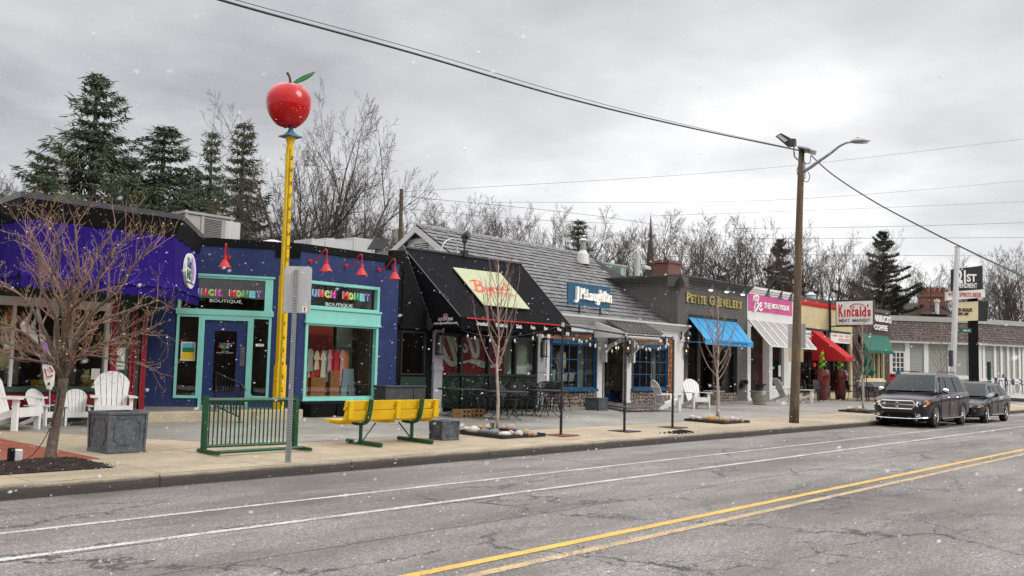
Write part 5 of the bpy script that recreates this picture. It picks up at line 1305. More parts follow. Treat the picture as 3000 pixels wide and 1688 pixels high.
text_mb('THE',FQ,FQ.px(*Oc(798,340))[0],vB,FQ.px(*Oc(853,340))[0],vT,.03,.06,.03).build('lettering','pearl_white',sg)
text_mb('BOUTIQUE',FQ,FQ.px(*Oc(865,340))[0],vB,FQ.px(*Oc(1012,340))[0],vT,.03,.06,.03).build('lettering','pearl_white',sg)
q=MB()
def QS(pts,wd):ribbon(q,FQ,[FQ.px(*Oc(x,y)) for x,y in pts],wd,.03,.06)
QS([(712,290),(712,262),(735,250),(752,262),(742,300),(728,306),(748,318),(745,350),(722,378),(712,365)],.09)
QS([(732,255),(725,310),(714,372)],.08)
QS([(756,350),(775,335),(776,312),(762,325),(758,360),(772,375),(786,360)],.075)
q.build('lettering','pearl_white',sg)
# louvred awning
A=FQ.p(FQ.px(*Oc(668,455))[0],aT,.03);Bq=FQ.p(q1-.02,aT,.03)
pb0=at(*Oc(862,680),y=YP-1.35);pb1=at(*Oc(1250,703),y=YP-1.35);zb_=(pb0.z+pb1.z)/2;Dq=P3(pb0.x,YP-1.35,zb_);Cq=P3(pb1.x,YP-1.35,zb_)
Bq=P3(Cq.x-(Dq.x-A.x),A.y,aT)
m=MB();nb=6
for i in range(nb+1):
    s=i/nb;m.beam(A.lerp(Bq,s),Dq.lerp(Cq,s),.06,.06)
m.beam(A,Bq,.06,.07);m.beam(Dq,Cq,.06,.07);aw=m.build('awning_frame','white_paint',b)
m=MB();ns=26
for k in range(nb):
    for i in range(ns):
        t=(i+.5)/ns;p=A.lerp(Dq,t)+(Bq-A)*((k+.06)/nb);r_=A.lerp(Dq,t)+(Bq-A)*((k+.94)/nb);m.beam(p,r_,.014,.040,(0,-.35,1))
m.build('awning_louvres','white_paint',aw)
# recess, pink door, window
m=MB();w=-1.0
def QW(x,w=0):return FQ.px(x,1050,w)[0]
zq=aT-.25
m.fbox(FQ,.3,QW(2262),.3,zq,w-1.05,w-1.0);m.fbox(FQ,.28,.30,.3,zq,w-1,0)
for x in (2204,2216):u=QW(x,-1.6);m.fbox(FQ,u-.04,u+.04,.3,zq,-1.62,-1.5)
m.build('entrance_recess','white_paint',b)
u0=QW(2225,-.6);u1=QW(2235,-.6);m=MB();m.fbox(FQ,u0,u1+.02,.32,2.75,-.65,-.6);m.fbox(FQ,u0+.07,u1-.05,1.2,2.5,-.6,-.59);m.build('door','magenta',b)
u0=QW(2236,-.3);u1=QW(2251,-.3);m=MB();m.fbox(FQ,u0,u1,.32,zq,-.35,-.3);m.build('pink_panel','cloth_pink',b)
u0=QW(2253);u1=QW(2262);m=MB();m.fbox(FQ,u0,u1,.3,zq,-.3,.02);m.fbox(FQ,u0-.03,u1+.04,.3,.5,-.3,.05);m.build('column','white_paint',b)
u2=QW(2300);wv=FQ.px(2280,1135)[1]
window_grid(b,FQ,u1,u2,wv,zq,.07,-.15,-.02,'white_paint',glass='glass_dark')
m=MB();m.fbox(FQ,u1,q1-.3,.28,wv,-.15,-.01);m.fbox(FQ,u1+.15,u2-.15,.42,wv-.15,-.01,.0);m.fbox(FQ,u2,q1-.3,wv,zq,-.15,-.03);m.build('kick_panel','white_paint',b)
room(b,FQ,u1,q1,.5,zq,2.4,'interior',w=-.2)
u,v=FQ.px(2286,1080,-.02);m=MB();m.fbox(FQ,u-.13,u+.13,v-.38,v+.15,-.06,-.05);no=m.build('notice','offwhite',b)
for lb,x,y in (('unlit black hooked spotlight over the white script letters of the pink panel',855,245),('unlit black hooked spotlight over the middle of the pink panel',962,270),('unlit black hooked spotlight half hidden by the utility pole',1048,285)):
    hook_lamp(lb,*Oc(x,y),.7,False,'hooked lights over the pink sign',FQ,zt2)
# =============================================================== BUTCHER (cream brick)
b=thing('butcher_shop','cream brick meat market with a red brick cap, dark windows and a scalloped red awning','shop',(48,YP,.3))
FK=Fr((FQ.p(q1,0).x+.01,YP));kq=FK.px(2497,1000)[0]
def KU(x,w=0,y=1050):return FK.px(2280+.27605*x,y,w)[0]
kt=FK.px(*Kc(500,222))[1];kb=FK.px(*Kc(500,247))[1];kb2=FK.px(*Kc(500,280))[1];kw=FK.px(*Kc(600,553))[1];kbase=FK.px(*Kc(300,1192))[1]
m=MB();wall_holes(m,FK,0,kq,.2,kb2,[(.35,kq-.28,kbase,kw),(KU(505),KU(545),.2,kw)],-.3,0);m.build('wall','brick_cream',b)
m=MB();m.fbox(FK,0,kq,kb2,kb,-.3,.03)
x=.05
while x<kq:m.fbox(FK,x,x+.07,kb2-.14,kb2,0,.035);x+=.17
m.build('red_brick_cap','sign_red',b)
m=MB();m.fbox(FK,0,kq,kb,kt,-.3,.05);m.build('coping','coping',b)
m=MB();m.add([FK.p(0,kb,-.1),FK.p(kq,kb,-.1),FK.p(kq,kb,-9),FK.p(0,kb,-9)],[(0,1,2,3)]);m.build('roof','roof_flat',b)
m=MB();m.fbox(FK,.3,kq-.25,kw-.03,kw+.06,-.2,.03)
for x in (345,435,520,598,640,700):u=KU(x);m.fbox(FK,u-.05,u+.05,kbase,kw,-.2,-.03)
m.fbox(FK,.35,kq-.28,kbase-.02,kbase+.05,-.2,.02);m.fbox(FK,.35,kq-.28,2.72,2.82,-.2,-.02);wf=m.build('window_frame','black_metal',b)
m=MB();m.fbox(FK,.35,kq-.28,kbase,kw,-.12,-.11);m.build('pane','glass_dark',wf)
room(b,FK,.3,kq-.2,.3,kw,3,'interior_dark',w=-.35)
m=MB();u=KU(380);m.fbox(FK,u-.5,u+.4,.9,1.6,-1.5,-1.3);m.build('display_counter','siding_lt',b)
u,v=FK.px(*Kc(392,903),-.15);m=MB();m.fbox(FK,u-.15,u+.15,v-.09,v+.09,-.17,-.15);m.build('open_light','neon_red',b)
for x0,x1,t1,t2 in ((265,448,'-Established 1921-','CUSTOM CUT MEATS'),(560,766,'LAMB - VEAL - BEEF','POULTRY')):
    r=(KU(x0),KU(x1),FK.px(*Kc((x0+x1)/2,672 if x0<500 else 678))[1]+.03,FK.px(*Kc((x0+x1)/2,540 if x0<500 else 570))[1]-.0);m=MB();m.fbox(FK,*r,-.1,.0);sg=m.build('window_sign','sign_white',b)
    W=r[1]-r[0];Hh=r[3]-r[2]
    text_mb(t1,FK,r[0]+.15,r[2]+Hh*.62,r[1]-.15,r[2]+Hh*.85,0,.006).build('lettering','sign_green' if x0<500 else 'sign_red',sg)
    text_mb(t2,FK,r[0]+.15 if x0<500 else r[0]+W*.4,r[2]+Hh*.15,r[1]-.15,r[2]+Hh*.48,0,.006,.01).build('lettering','sign_red',sg)
# red awning
kA=FK.p(KU(455,0,980),FK.px(*Kc(455,545))[1],0);pr=1.75
f0=at(*Kc(712,822),y=YP-pr);f1=at(*Kc(798,826),y=YP-pr);kz=(f0.z+f1.z)/2;F0=P3(f0.x,YP-pr,kz);F1=P3(f1.x,YP-pr,kz);dxx=F1.x-F0.x
kB=kA+P3(dxx,0,0);kA=P3(F0.x,YP,kA.z);kB=P3(F1.x,YP,kA.z)
m=MB();m.slab([F0,F1,kB,kA],.01);m.add([kA,P3(kA.x,YP,kz),F0],[(0,1,2)]);m.add([kB,P3(kB.x,YP,kz),F1],[(0,2,1)]);aw=m.build('awning','awning_red',b)
m=MB()
def vall(p,q,per=.17,drop=.16,sc_=.05):
    L=(q-p).length;n=int(L/.025);o=len(m.v)
    for i in range(n+1):
        s=i/n;c=p.lerp(q,s);m.v+=[c,c-P3(0,0,drop+sc_*abs(math.sin(math.pi*s*L/per)))]
    m.f+=[(o+2*i,o+2*i+1,o+2*i+3,o+2*i+2) for i in range(n)]
vall(F0,F1);vall(P3(kA.x,YP,kz),F0);vall(F1,P3(kB.x,YP,kz));m.build('valance','awning_red',aw)
# projecting sign
sx_=FK.px(*Kc(533,400))[0];SX=FK.p(sx_,0).x
p0=at(*Kc(612,222),x=SX);p1=at(*Kc(1010,222),x=SX);p2=at(*Kc(612,483),x=SX);p3=at(*Kc(1010,483),x=SX)
zt_=(p0.z+p1.z)/2;zb_=(p2.z+p3.z)/2;y0=p0.y;y1=p1.y
s=thing('projecting_sign','white lightbox sign with red and green lettering projecting from the cream wall','sign',(SX,y0,zb_))
m=MB();m.box(SX-.02,SX+.22,y1,y0,zb_,zt_);m.build('cabinet','black_metal',s,bevel=.01)
FZ=Fr((SX-.02,y0),(0,-1));L=y0-y1;Hh=zt_-zb_
m=MB();m.fbox(FZ,.03,L-.03,zb_+.03,zt_-.03,0,.012);m.build('face','sign_white',s)
m=MB()
for z in (zt_+.03,zb_-.04):m.beam((SX+.1,YP,z),(SX+.1,y1+ (0 if z>zb_ else L*.4),z),.06,.06)
m.beam((SX+.1,YP-.05,zb_-.35),(SX+.1,YP-.05,zt_+.06),.09,.09);m.beam((SX+.1,y0+.02,zb_-.05),(SX+.1,y0+.02,zt_+.05),.05,.05);m.build('bracket','black_metal',s)
kx=lambda x:(x-612)/(1010-612)*L;ky=lambda y:zt_-(y-222)/(483-222)*Hh
def KT(t,x0,x1,yt,yb,mt='sign_red',bold=.01,sh=0):text_mb(t,FZ,kx(x0),ky(yb),kx(x1),ky(yt),.013,.022,bold).build('lettering',mt,s)
KT('K',643,696,258,395,bold=.03);KT('I',703,718,315,392,bold=.02);KT('n',733,772,312,392,bold=.03);KT('c',780,812,312,392,bold=.03);KT('a',818,860,312,392,bold=.03);KT('i',868,888,282,392,bold=.02);KT('d',892,935,290,392,bold=.03);KT("'",945,962,265,292,bold=.03);KT('s',948,985,318,392,bold=.03)
q=MB();ribbon(q,FZ,[(kx(x),ky(y)) for x,y in ((768,300),(790,304),(812,290),(800,278),(775,282),(772,295),(770,280),(800,262),(860,258),(905,270),(928,300),(932,340))],.035,.013,.022);q.build('lettering','sign_red',s)
KT('MEAT',648,762,415,448,'sign_green',.015);KT('MARKET',793,980,415,448,'sign_green',.015)
# tall red planters with topiary
def tall_planter(label,px,py):
    c=at(px,py,y=YP-.75);c.z=gz(c.y);t=thing('tall_planter',label,'planter',c,'tall glazed planters at the meat market door')
    q=MB();q.lathe(c,[(.001,0),(.24,0),(.27,.25),(.34,.7),(.37,1.1),(.36,1.4),(.33,1.5),(.33,1.52),(.29,1.52),(.28,1.42),(.001,1.42)],20);q.build('pot','red_glaze',t,smooth=True)
    q=MB();q.tube([c+P3(0,0,1.4),c+P3(0,0,2.35)],.02,6);q.build('stem','bark',t)
    q=MB();rr=random.Random(int(px));
    for i in range(900):
        a=i/900*6*math.pi*1.0;z=1.55+.85*i/900;r_=.10*(1.1-i/1000);cc=c+P3(math.cos(a)*r_,math.sin(a)*r_,z)+P3(rr.gauss(0,.025),rr.gauss(0,.025),rr.gauss(0,.03));d=P3(rr.gauss(0,1),rr.gauss(0,1),rr.gauss(0,1)).normalized()*.03;e=d.orthogonal().normalized()*.02;q.add([cc-d,cc+e,cc+d,cc-e],[(0,1,2,3)])
    q.build('spiral_topiary','letter_lime',t)
tall_planter('tall red glazed planter with spiral topiary left of the meat market door',*Kc(468,1240));tall_planter('tall red glazed planter with spiral topiary right of the meat market door',*Kc(660,1240))
# =============================================================== COFFEE SHOP
b=thing('coffee_shop','brown brick coffee shop with a green awning at the end of the row','shop',(53,YP,.3))
FC=Fr((FK.p(kq,0).x+.01,YP));cq=FC.px(2606,1000)[0]
def CU(x):return FC.px(2280+.27605*x,1000)[0]
ct=FC.px(*Kc(1100,320))[1];cb=FC.px(*Kc(1100,355))[1]
wl=(CU(868),CU(1118),FC.px(*Kc(1000,1062))[1],FC.px(*Kc(1000,750))[1])
m=MB();wall_holes(m,FC,0,cq,.2,cb,[wl],-.3,0);m.fbox(FC,cq-.02,cq,.2,cb,-9,0);m.build('wall','brick_brown',b)
m=MB();m.fbox(FC,0,cq+.03,cb,ct,-.4,.06);m.fbox(FC,cq-.3,cq+.03,cb,ct-.01,-9,.0);m.build('coping','brick_grey',b)
m=MB();m.add([FC.p(0,cb,-.1),FC.p(cq,cb,-.1),FC.p(cq,cb,-9),FC.p(0,cb,-9)],[(0,1,2,3)]);m.build('roof','roof_flat',b)
window_grid(b,FC,*wl,.1,-.12,.02,'cream',cols=5,rows=1,mw=.09,glass='glass_dark')
m=MB();m.fbox(FC,wl[0]-.3,wl[1]+.1,wl[2]-.12,wl[2],0,.08);m.build('sill','cream',b);m=MB();m.fbox(FC,wl[0]-.3,wl[1]+.05,.9,wl[2]-.12,0,.03);m.build('stone_panel','siding_grey',b)
room(b,FC,wl[0],wl[1],wl[2],wl[3],2,'interior')
def CT(t,x0,x1,y0,y1,bold=.03):
    a=FC.px(*Kc(x0,y1));c=FC.px(*Kc(x1,y0));return a[0],c[0]
lt=thing('coffee_lettering','raised white two line lettering on the brown brick wall','sign',FC.p(cq/2,4.2,0))
v1=FC.px(*Kc(1120,385))[1];v0=FC.px(*Kc(1120,455))[1];u0,u1=CT('',955,1178,0,0);text_mb('STARBUCKS',FC,u0,v0,u1,v1,.02,.10,.012).build('letter','pearl_white',lt)
v1=FC.px(*Kc(1080,480))[1];v0=FC.px(*Kc(1080,538))[1];u0,u1=CT('',1000,1140,0,0);text_mb('COFFEE',FC,u0,v0,u1,v1,.02,.10,.012).build('letter','pearl_white',lt)
zA=(FC.px(*Kc(865,565))[1]+FC.px(*Kc(1165,600))[1])/2;f0=at(*Kc(942,745),y=YP-1.0);f1=at(*Kc(1226,758),y=YP-1.0);kz=(f0.z+f1.z)/2
m=MB();m.slab([P3(f0.x,YP-1,kz),P3(f1.x,YP-1,kz),FC.p(CU(1165),zA,0),FC.p(CU(868),zA,0)],.01);m.slab([P3(f0.x,YP-1,kz-.15),P3(f1.x,YP-1,kz-.15),P3(f1.x,YP-1,kz),P3(f0.x,YP-1,kz)],.01)
m.add([FC.p(CU(868),zA,0),FC.p(CU(868),kz,0),P3(f0.x,YP-1,kz)],[(0,1,2)]);m.build('awning','awning_green',b)
# closed umbrella
c=at(*Kc(938,1180),y=YP-2.2);c.z=gz(c.y);t=thing('closed_umbrella','closed dark green patio umbrella in front of the coffee shop window','umbrella',c)
q=MB();q.tube([c,c+P3(0,0,2.75)],.022,8);q.build('pole','black_metal',t)
q=MB();n=16
for (z,r_) in ((1.35,.30),(1.5,.36),(1.8,.24),(2.1,.27),(2.5,.14),(2.72,.03)):
    for j in range(n):
        a=2*math.pi*j/n;rr_=r_*(1.15 if j%2 else .7);q.v.append(c+P3(rr_*math.cos(a),rr_*math.sin(a),z-(.09 if j%2 and z<1.4 else 0)))
for i in range(5):
    for j in range(n):
        a=i*n+j;e=i*n+(j+1)%n;q.f.append((a,e,e+n,a+n))
q.build('canopy','awning_green',t)
# =============================================================== LIQUOR STORE ACROSS THE SIDE STREET
b=thing('liquor_store','low white and grey building with a brown shake mansard roof across the side street','shop',PD(2868,1150,86))
C0=PD(2868,1150,86);A0=PD(2500,1140,84);zl=.45
F1_=Fr((A0.x,A0.y),(C0.x-A0.x,C0.y-A0.y));L1=(P3(C0.x,C0.y,0)-P3(A0.x,A0.y,0)).length
F2_=Fr((C0.x,C0.y),(.93,-.36));L2=30
ze=F1_.px(2750,1008)[1];zm=F1_.px(2750,942)[1];zt3=F1_.px(2750,927)[1]
m=MB();m.fbox(F1_,0,L1,zl-.6,ze,-.4,0);m.fbox(F2_,0,L2,zl-.6,ze,-.4,0);m.build('wall','siding_far',b)
m=MB();m.fbox(F1_,0,L1+.5,ze,ze+.22,-.5,.55);m.fbox(F2_,-.5,L2,ze+.003,ze+.223,-.5,.55)
for x in (2604,2657,2712,2782,2842,2868):
    u=F1_.px(x,1060)[0];m.fbox(F1_,u-.22,u+.22,zl-.5,ze,0,.10)
for x in (2880,2913,2932,2951,2968,2985,2996):
    u=F2_.px(x,1060)[0];m.fbox(F2_,u-.16,u+.16,zl-.5,ze,0,.10)
m.fbox(F1_,F1_.px(2785,1060)[0],L1,F1_.px(2800,1111)[1],F1_.px(2800,1100)[1],0,.08);m.fbox(F2_,0,L2,1.1,1.6,0,.08)
m.fbox(F1_,0,L1,zl-.4,zl+.0,0,.12);m.build('trim','white_paint',b)
m=MB();e1=.62;i1=-1.0
a=[F1_.p(0,ze+.22,e1),F1_.p(L1+.3,ze+.22,e1),F1_.p(L1-.2,zm,i1),F1_.p(0,zm,i1)];m.add(a,[(0,1,2,3)])
m.add([a[1],F2_.p(L2,ze+.22,e1),F2_.p(L2,zm,i1),a[2]],[(0,1,2,3)]);m.build('mansard_roof','shake_roof',b)
# raised shakes for an uneven surface
q=MB();rr=random.Random(11)
for (P,Q,Sx,Tx,L_) in ((a[0],a[1],a[2],a[3],L1),(a[1],F2_.p(L2,ze+.22,e1),F2_.p(L2,zm,i1),a[2],L2)):
    nr=8;nc=int(L_/.22)
    nn_=(Q-P).cross(Tx-P).normalized()
    for r_ in range(nr):
        for c_ in range(nc):
            s0,s1=(c_+.06)/nc,(c_+.94)/nc;t0,t1=r_/nr-.012,(r_+.9)/nr;h=rr.uniform(.02,.07)
            A1_=P.lerp(Q,s0).lerp(Tx.lerp(Sx,s0),t0)+nn_*h;B1_=P.lerp(Q,s1).lerp(Tx.lerp(Sx,s1),t0)+nn_*h;C1_=P.lerp(Q,s1).lerp(Tx.lerp(Sx,s1),t1)+nn_*.01;D1_=P.lerp(Q,s0).lerp(Tx.lerp(Sx,s0),t1)+nn_*.01
            q.add([A1_,B1_,C1_,D1_,A1_-nn_*.03,B1_-nn_*.03],[(0,1,2,3),(0,4,5,1)])
q.build('roof_shakes','shake_roof',b)
m=MB();m.fbox(F1_,0,L1,zm,zt3,i1-.4,i1+.15);m.fbox(F2_,0,L2,zm,zt3,i1-.4,i1+.15);m.build('parapet','hvac_grey',b)
r=F1_.rect(2609,1029,2650,1095);window_grid(b,F1_,r[0],r[1],r[2],r[3],.12,0,.12,'white_paint',cols=3,rows=4,mw=.07,glass='pane_blue' if 'pane_blue' in MATS else 'glass')
m=MB();r=F1_.rect(2623,1086,2635,1100);m.fbox(F1_,*r,.14,.16);m.build('notice','teal_blue',b)
# pylon sign
FY=Fr((PD(2855,1110,58).x,PD(2855,1110,58).y),(rt.x,rt.y))
def YR(x0,y0,x1,y1,w=0):
    p=Dc(x0,y0);q=Dc(x1,y1);return FY.rect(p[0],p[1],q[0],q[1],w)
s=thing('pylon_sign','tall black pylon with stacked black, white and cream sign boards at the side street corner','sign',(FY.o.x,FY.o.y,.3))
m=MB();r=YR(1070,440,1132,1060);m.fbox(FY,r[0],r[1],r[2]-.8,r[3],-.4,0);m.build('post','black',s)
m=MB();r=YR(1125,485,1190,630);m.fbox(FY,*r,-.3,.0);m.build('side_board','black_metal',s)
def board(pts,mat,w0,w1):
    q=MB();q.fprism(FY,[FY.px(*Dc(x,y),w1) for x,y in pts],w0,w1);return q.build('sign_board',mat,s)
k1=board([(945,424),(1157,405),(1157,237),(945,263)],'teal_blue' if 0 else 'black_metal',.02,.3)
k2=board([(905,484),(1174,462),(1172,405),(905,424)],'sign_white',.03,.35)
k3=board([(965,632),(1125,625),(1125,490),(965,500)],'cream',.02,.25)
def YT(t,x0,x1,yt,yb,mt,par,w,bold=.02):
    a=FY.px(*Dc(x0,yb),w);c=FY.px(*Dc(x1,yt),w);text_mb(t,FY,a[0],a[1],c[0],c[1],w,w+.02,bold).build('lettering',mt,par)
YT('21',978,1035,270,360,'pearl_white',k1,.3,.04);YT('ST',1043,1112,298,352,'pearl_white',k1,.3,.03);YT('AMENDMENT',962,1116,362,394,'pearl_white',k1,.3,.01)
YT('WINE SPIRITS BEER',912,1146,430,456,'sign_red',k2,.35,.0)
YT('MILLER HIGHLIFE',948,1082,540,562,'black',k3,.25,.02);YT('12PKS 1099',975,1056,570,590,'black',k3,.25,.02)
# brown roofed house with chimneys
b=thing('brick_house','brown roofed brick house with clustered chimneys behind the liquor store','house',PD(2690,1130,98))
FH=Fr((PD(2690,1100,98).x,PD(2690,1100,98).y),(rt.x,rt.y))
def HR(x0,y0,x1,y1):return FH.rect(*Dc(x0,y0),*Dc(x1,y1))
r=HR(395,500,940,625);q=MB();q.fbox(FH,r[0],r[1],0,r[2],-8,0);q.build('wall','brick_red',b)
q=MB();q.add([FH.p(r[0]-.5,r[2],.5),FH.p(r[1]+.5,r[2],.5),FH.p(r[1]-1,r[3]+.25,-2.5),FH.p(r[0]+.5,r[3]+.25,-2.5),FH.p(r[0]-.5,r[2],-10.5),FH.p(r[1]+.5,r[2],-10.5)],[(0,1,2,3),(5,4,3,2),(4,0,3),(1,5,2)])
g=HR(410,470,480,502);q.add([FH.p(g[0],g[2],.3),FH.p(g[1],g[2],.3),FH.p((g[0]+g[1])/2,g[3],.3),FH.p((g[0]+g[1])/2,g[3],-5)],[(0,1,2),(1,3,2),(0,2,3)])
g=HR(690,505,930,590);q.add([FH.p(g[0],g[2],1.2),FH.p(g[1],g[2],1.2),FH.p(g[1]-2.5,g[3],.0),FH.p(g[0]+2.5,g[3],0),FH.p((g[0]+g[1])/2,g[3],-5)],[(0,1,2,3),(1,4,2),(0,3,4),(3,2,4)])
q.build('roof','brown_roof',b)
for (x0,x1,y0,y1,np_) in ((712,780,428,560,2),(782,898,428,515,3),(497,562,430,500,1)):
    r=HR(x0,y0,x1,y1);q=MB();q.fbox(FH,r[0],r[1],r[2]-4,r[3],-.5,.2);q.fbox(FH,r[0]-.1,r[1]+.1,r[3]-.45,r[3]-.2,-.6,.3);ch=q.build('chimney','brick_red',b)
    for i in range(np_):
        u=r[0]+(r[1]-r[0])*(i+.5)/np_;q=MB();q.lathe(FH.p(u,r[3],0),[(.28,0),(.23,.5),(.26,.54),(.18,.55)],10);q.build('chimney_pot','brick_red',ch)
r=HR(803,552,815,585);q=MB();q.lathe(FH.p(r[0],r[2],1.0),[(.2,0),(.2,1.2),(.3,1.25),(.3,1.5),(.01,1.55)],10);q.build('roof_vent','offwhite',b)
# church spire far away
c=PD(1905,760,330);t=thing('church_spire','slender brown church spire rising behind the bare trees','church spire',(c.x,c.y,0))
q=MB();zt4=PD(1905,622,330).z;zb4=PD(1905,800,330).z;q.lathe((c.x,c.y,0),[(1.6,0),(1.6,zb4),(1.7,zb4+.1),(1.0,zb4+(zt4-zb4)*.4),(.4,zb4+(zt4-zb4)*.75),(.04,zt4)],8);q.build('spire','spire_brown',t)
# =============================================================== ROOFTOP THINGS
def unit(label,x0,y0,x1,y1,yy,dep,mat,name='rooftop_unit',cat='air conditioner',grille=True,legs=.0):
    a=at(x0,y1,y=yy);c=at(x1,y0,y=yy);F=Fr((a.x,yy));W=c.x-a.x;t=thing(name,label,cat,(a.x,yy,a.z))
    q=MB();q.fbox(F,0,W,a.z-.3,c.z-.05,-dep,0);q.build('casing',mat,t)
    q=MB();q.fbox(F,-.05,W+.05,c.z-.05,c.z+.02,-dep-.05,.05);q.fbox(F,-.02,.08,a.z-.3,c.z-.05,0,.03);q.fbox(F,W*.32,W*.38,a.z-.3,c.z-.05,0,.03);q.fbox(F,W-.1,W,a.z-.3,c.z-.05,0,.03);q.build('frame',mat,t)
    if grille:
        q=MB()
        for i in range(14):
            z=a.z+(c.z-a.z-.1)*i/14;q.fbox(F,W*.4,W*.8,z,z+.02,0,.015)
        q.build('grille','hvac_dark',t)
    return t
unit('tan rooftop air conditioner behind the purple canopy corner',540,640,682,700,24.,3.,'hvac_grey')
c=at(676,678,y=22.);t=thing('electric_box','small grey electric box on the roof beside the tan air conditioner','electric box',(c.x,22.,4.4));q=MB();q.box(c.x-.22,c.x+.22,21.9,22.1,4.4,c.z+.25);q.build('box','galv_light',t)
c=at(799,690,y=24.);t=thing('roof_ventilator','round white mushroom roof ventilator above the blue wall','roof vent',(c.x,24.,4.3));q=MB();q.lathe((c.x,24.,4.3),[(.42,0),(.42,.6),(.47,.62),(.47,.75),(.3,.9),(.1,.95),(.001,.95)],20);q.build('hood','offwhite',t,smooth=False)
# ducts
L_=lambda x,y:(480+.4002*x,650+.4002*y)
FD=Fr((14,23.));t=thing('roof_duct','long silver rooftop duct ending in a slanted black hood','duct',(18,23,4.5))
def dd(x0,y0,x1,y1):
    p=L_(x0,y0);q=L_(x1,y1);return FD.rect(p[0],p[1],q[0],q[1])
q=MB()
for (x0,y0,x1,y1) in ((1083,122,1192,165),(1194,117,1396,190),(1398,112,1540,215)):
    r=dd(x0,y0,x1,y1);q.fbox(FD,r[0],r[1],r[2]-.3,r[3],-.9,0);q.fbox(FD,r[1]-.06,r[1],r[2]-.3,r[3]+.02,-.92,.02)
q.build('duct_section','galv_light',t)
q=MB();a=[FD.px(*L_(x,y)) for x,y in ((1545,112),(1658,128),(1600,205),(1490,195))];q.fprism(FD,a[::-1],-.95,.05);q.build('hood','hvac_dark',t)
unit('pale green rooftop air conditioner behind the slate roof',1762,780,1832,815,25.5,2.5,'hvac_green')
c=at(1953,790,y=27.);t=thing('brick_chimney','short red brick chimney on the jeweller roof','chimney',(c.x,27.,5));q=MB();q.box(c.x-.62,c.x+.62,26.5,27.5,5.,at(1953,770,y=27.).z);q.box(c.x-.68,c.x+.68,26.45,27.55,at(1953,774,y=27.).z,at(1953,766,y=27.).z);q.build('stack','brick_red',t)
c=at(1867,800,y=27.);t=thing('roof_pipe','pale vent pipe on the roof left of the brick chimney','pipe',(c.x,27.,5));q=MB();q.tube([(c.x,27.,5.),(c.x,27.,at(1867,742,y=27.).z)],.14,12);q.build('pipe','galv_light',t)
c=at(1890,790,y=24.);t=thing('floodlight','small floodlight on the roof beside the pale vent pipe','floodlight',(c.x,24.,5.4));q=MB();q.beam((c.x-.05,24,5.3),(c.x,24,c.z),.04,.04);q.build('bracket','black_metal',t);q=MB();q.hexa([P3(c.x-.28,23.8,c.z),P3(c.x+.2,23.8,c.z),P3(c.x+.28,24.1,c.z+.1),P3(c.x-.1,24.1,c.z+.1),P3(c.x-.25,23.8,c.z+.12),P3(c.x+.2,23.8,c.z+.12),P3(c.x+.3,24.1,c.z+.22),P3(c.x-.1,24.1,c.z+.22)]);q.build('lamp_head','galv_light',t)
# floodlight over the black awning
p=at(1360,745,y=20.3);t=thing('floodlight','grey roof floodlight standing on the top edge of the black awning','floodlight',(p.x,20.3,p.z-.05))
q=MB();q.box(p.x-.08,p.x+.08,20.2,20.4,p.z-.1,p.z+.12);q.tube([p+P3(0,0,.1),p+P3(0,0,.4),p+P3(.05,0,.5)],.03,6);q.build('stand','black_metal',t);q=MB();q.tube([p+P3(-.0,.1,.55),p+P3(.05,-.12,.62)],[.08,.13],10);q.ball(p+P3(0,0,.42),.09,8,6);q.build('lamp_head','hvac_dark',t)
p=at(1290,735,y=20.35);t=thing('conduit','thin grey conduit arching over the black awning top','conduit',(p.x,20.35,p.z));q=MB();q.tube([P3(a_,20.35,z) for a_,z in smoothline([(p.x,p.z-.1),(p.x+.15,p.z+.25),(p.x+.45,p.z+.42),(p.x+.7,p.z+.35),(p.x+.75,p.z-.1)],5)],.018,6);q.build('pipe','galv_light',t)
p=at(2376,866,y=24.);t=thing('roof_vent','small round metal vent on the butcher roof','roof vent',(p.x,24,4.8));q=MB();q.lathe((p.x,24,4.6),[(.3,0),(.3,p.z-4.6),(.36,p.z-4.58),(.1,p.z-4.4)],12);q.build('hood','galv_light',t)
# ---- far side of the road, behind the camera: what the windows mirror
b=thing('brown_building','long brown brick building on the far side of the road','building',(30,-16,0))
q=MB();q.box(-15,260,-26,-16,0,5.2);q.build('wall','brick_brown',b);q=MB();q.box(-15.2,260.2,-26.2,-15.8,5.2,5.6);q.build('parapet','black',b)
# =============================================================== STREET FURNITURE
# ---- pencil ruler pole with apple
bp=at(815,1217,y=18.3);bx,by=bp.x,18.3;dirc=P3(-bx,-by,0).normalized();Ut=P3(-dirc.y,dirc.x,0)
if Ut.dot(P3(rt.x,rt.y,0))<0:Ut=-Ut
FT=Fr((bx,by),(Ut.x,Ut.y))
t=thing('pencil_pole','tall yellow ruler pole with black ticks and numbers carrying a huge red apple','landmark sign',(bx,by,.3))
def zat(sy,sx=830):return FT.px(sx,sy)[1]
s1_,s2_,s3_=zat(1070,825),zat(808,833),zat(432,843)
def octo(q,r0,r1,z0,z1):
    n=8;o=len(q.v)
    for r_,z in ((r0,z0),(r1,z1)):
        for j in range(n):
            a=math.pi/8+j*math.pi/4;q.v.append(FT.p(r_*math.cos(a),z,r_*math.sin(a)))
    for j in range(n):q.f.append((o+j,o+(j+1)%n,o+(j+1)%n+n,o+j+n))
    q.f.append(tuple(o+j for j in range(n))[::-1]);q.f.append(tuple(o+n+j for j in range(n)))
q=MB();octo(q,.155,.155,.2,s1_);q.build('lower_section','yellow',t)
q=MB();octo(q,.125,.125,s1_,s2_);q.build('middle_section','yellow',t)
q=MB();octo(q,.098,.098,s2_,s3_);q.build('upper_section','yellow',t)
zf=zat(402,842);q=MB();octo(q,.07,.085,s3_,s3_+.1);octo(q,.085,.125,s3_+.1,zf);q.build('flared_top','yellow',t)
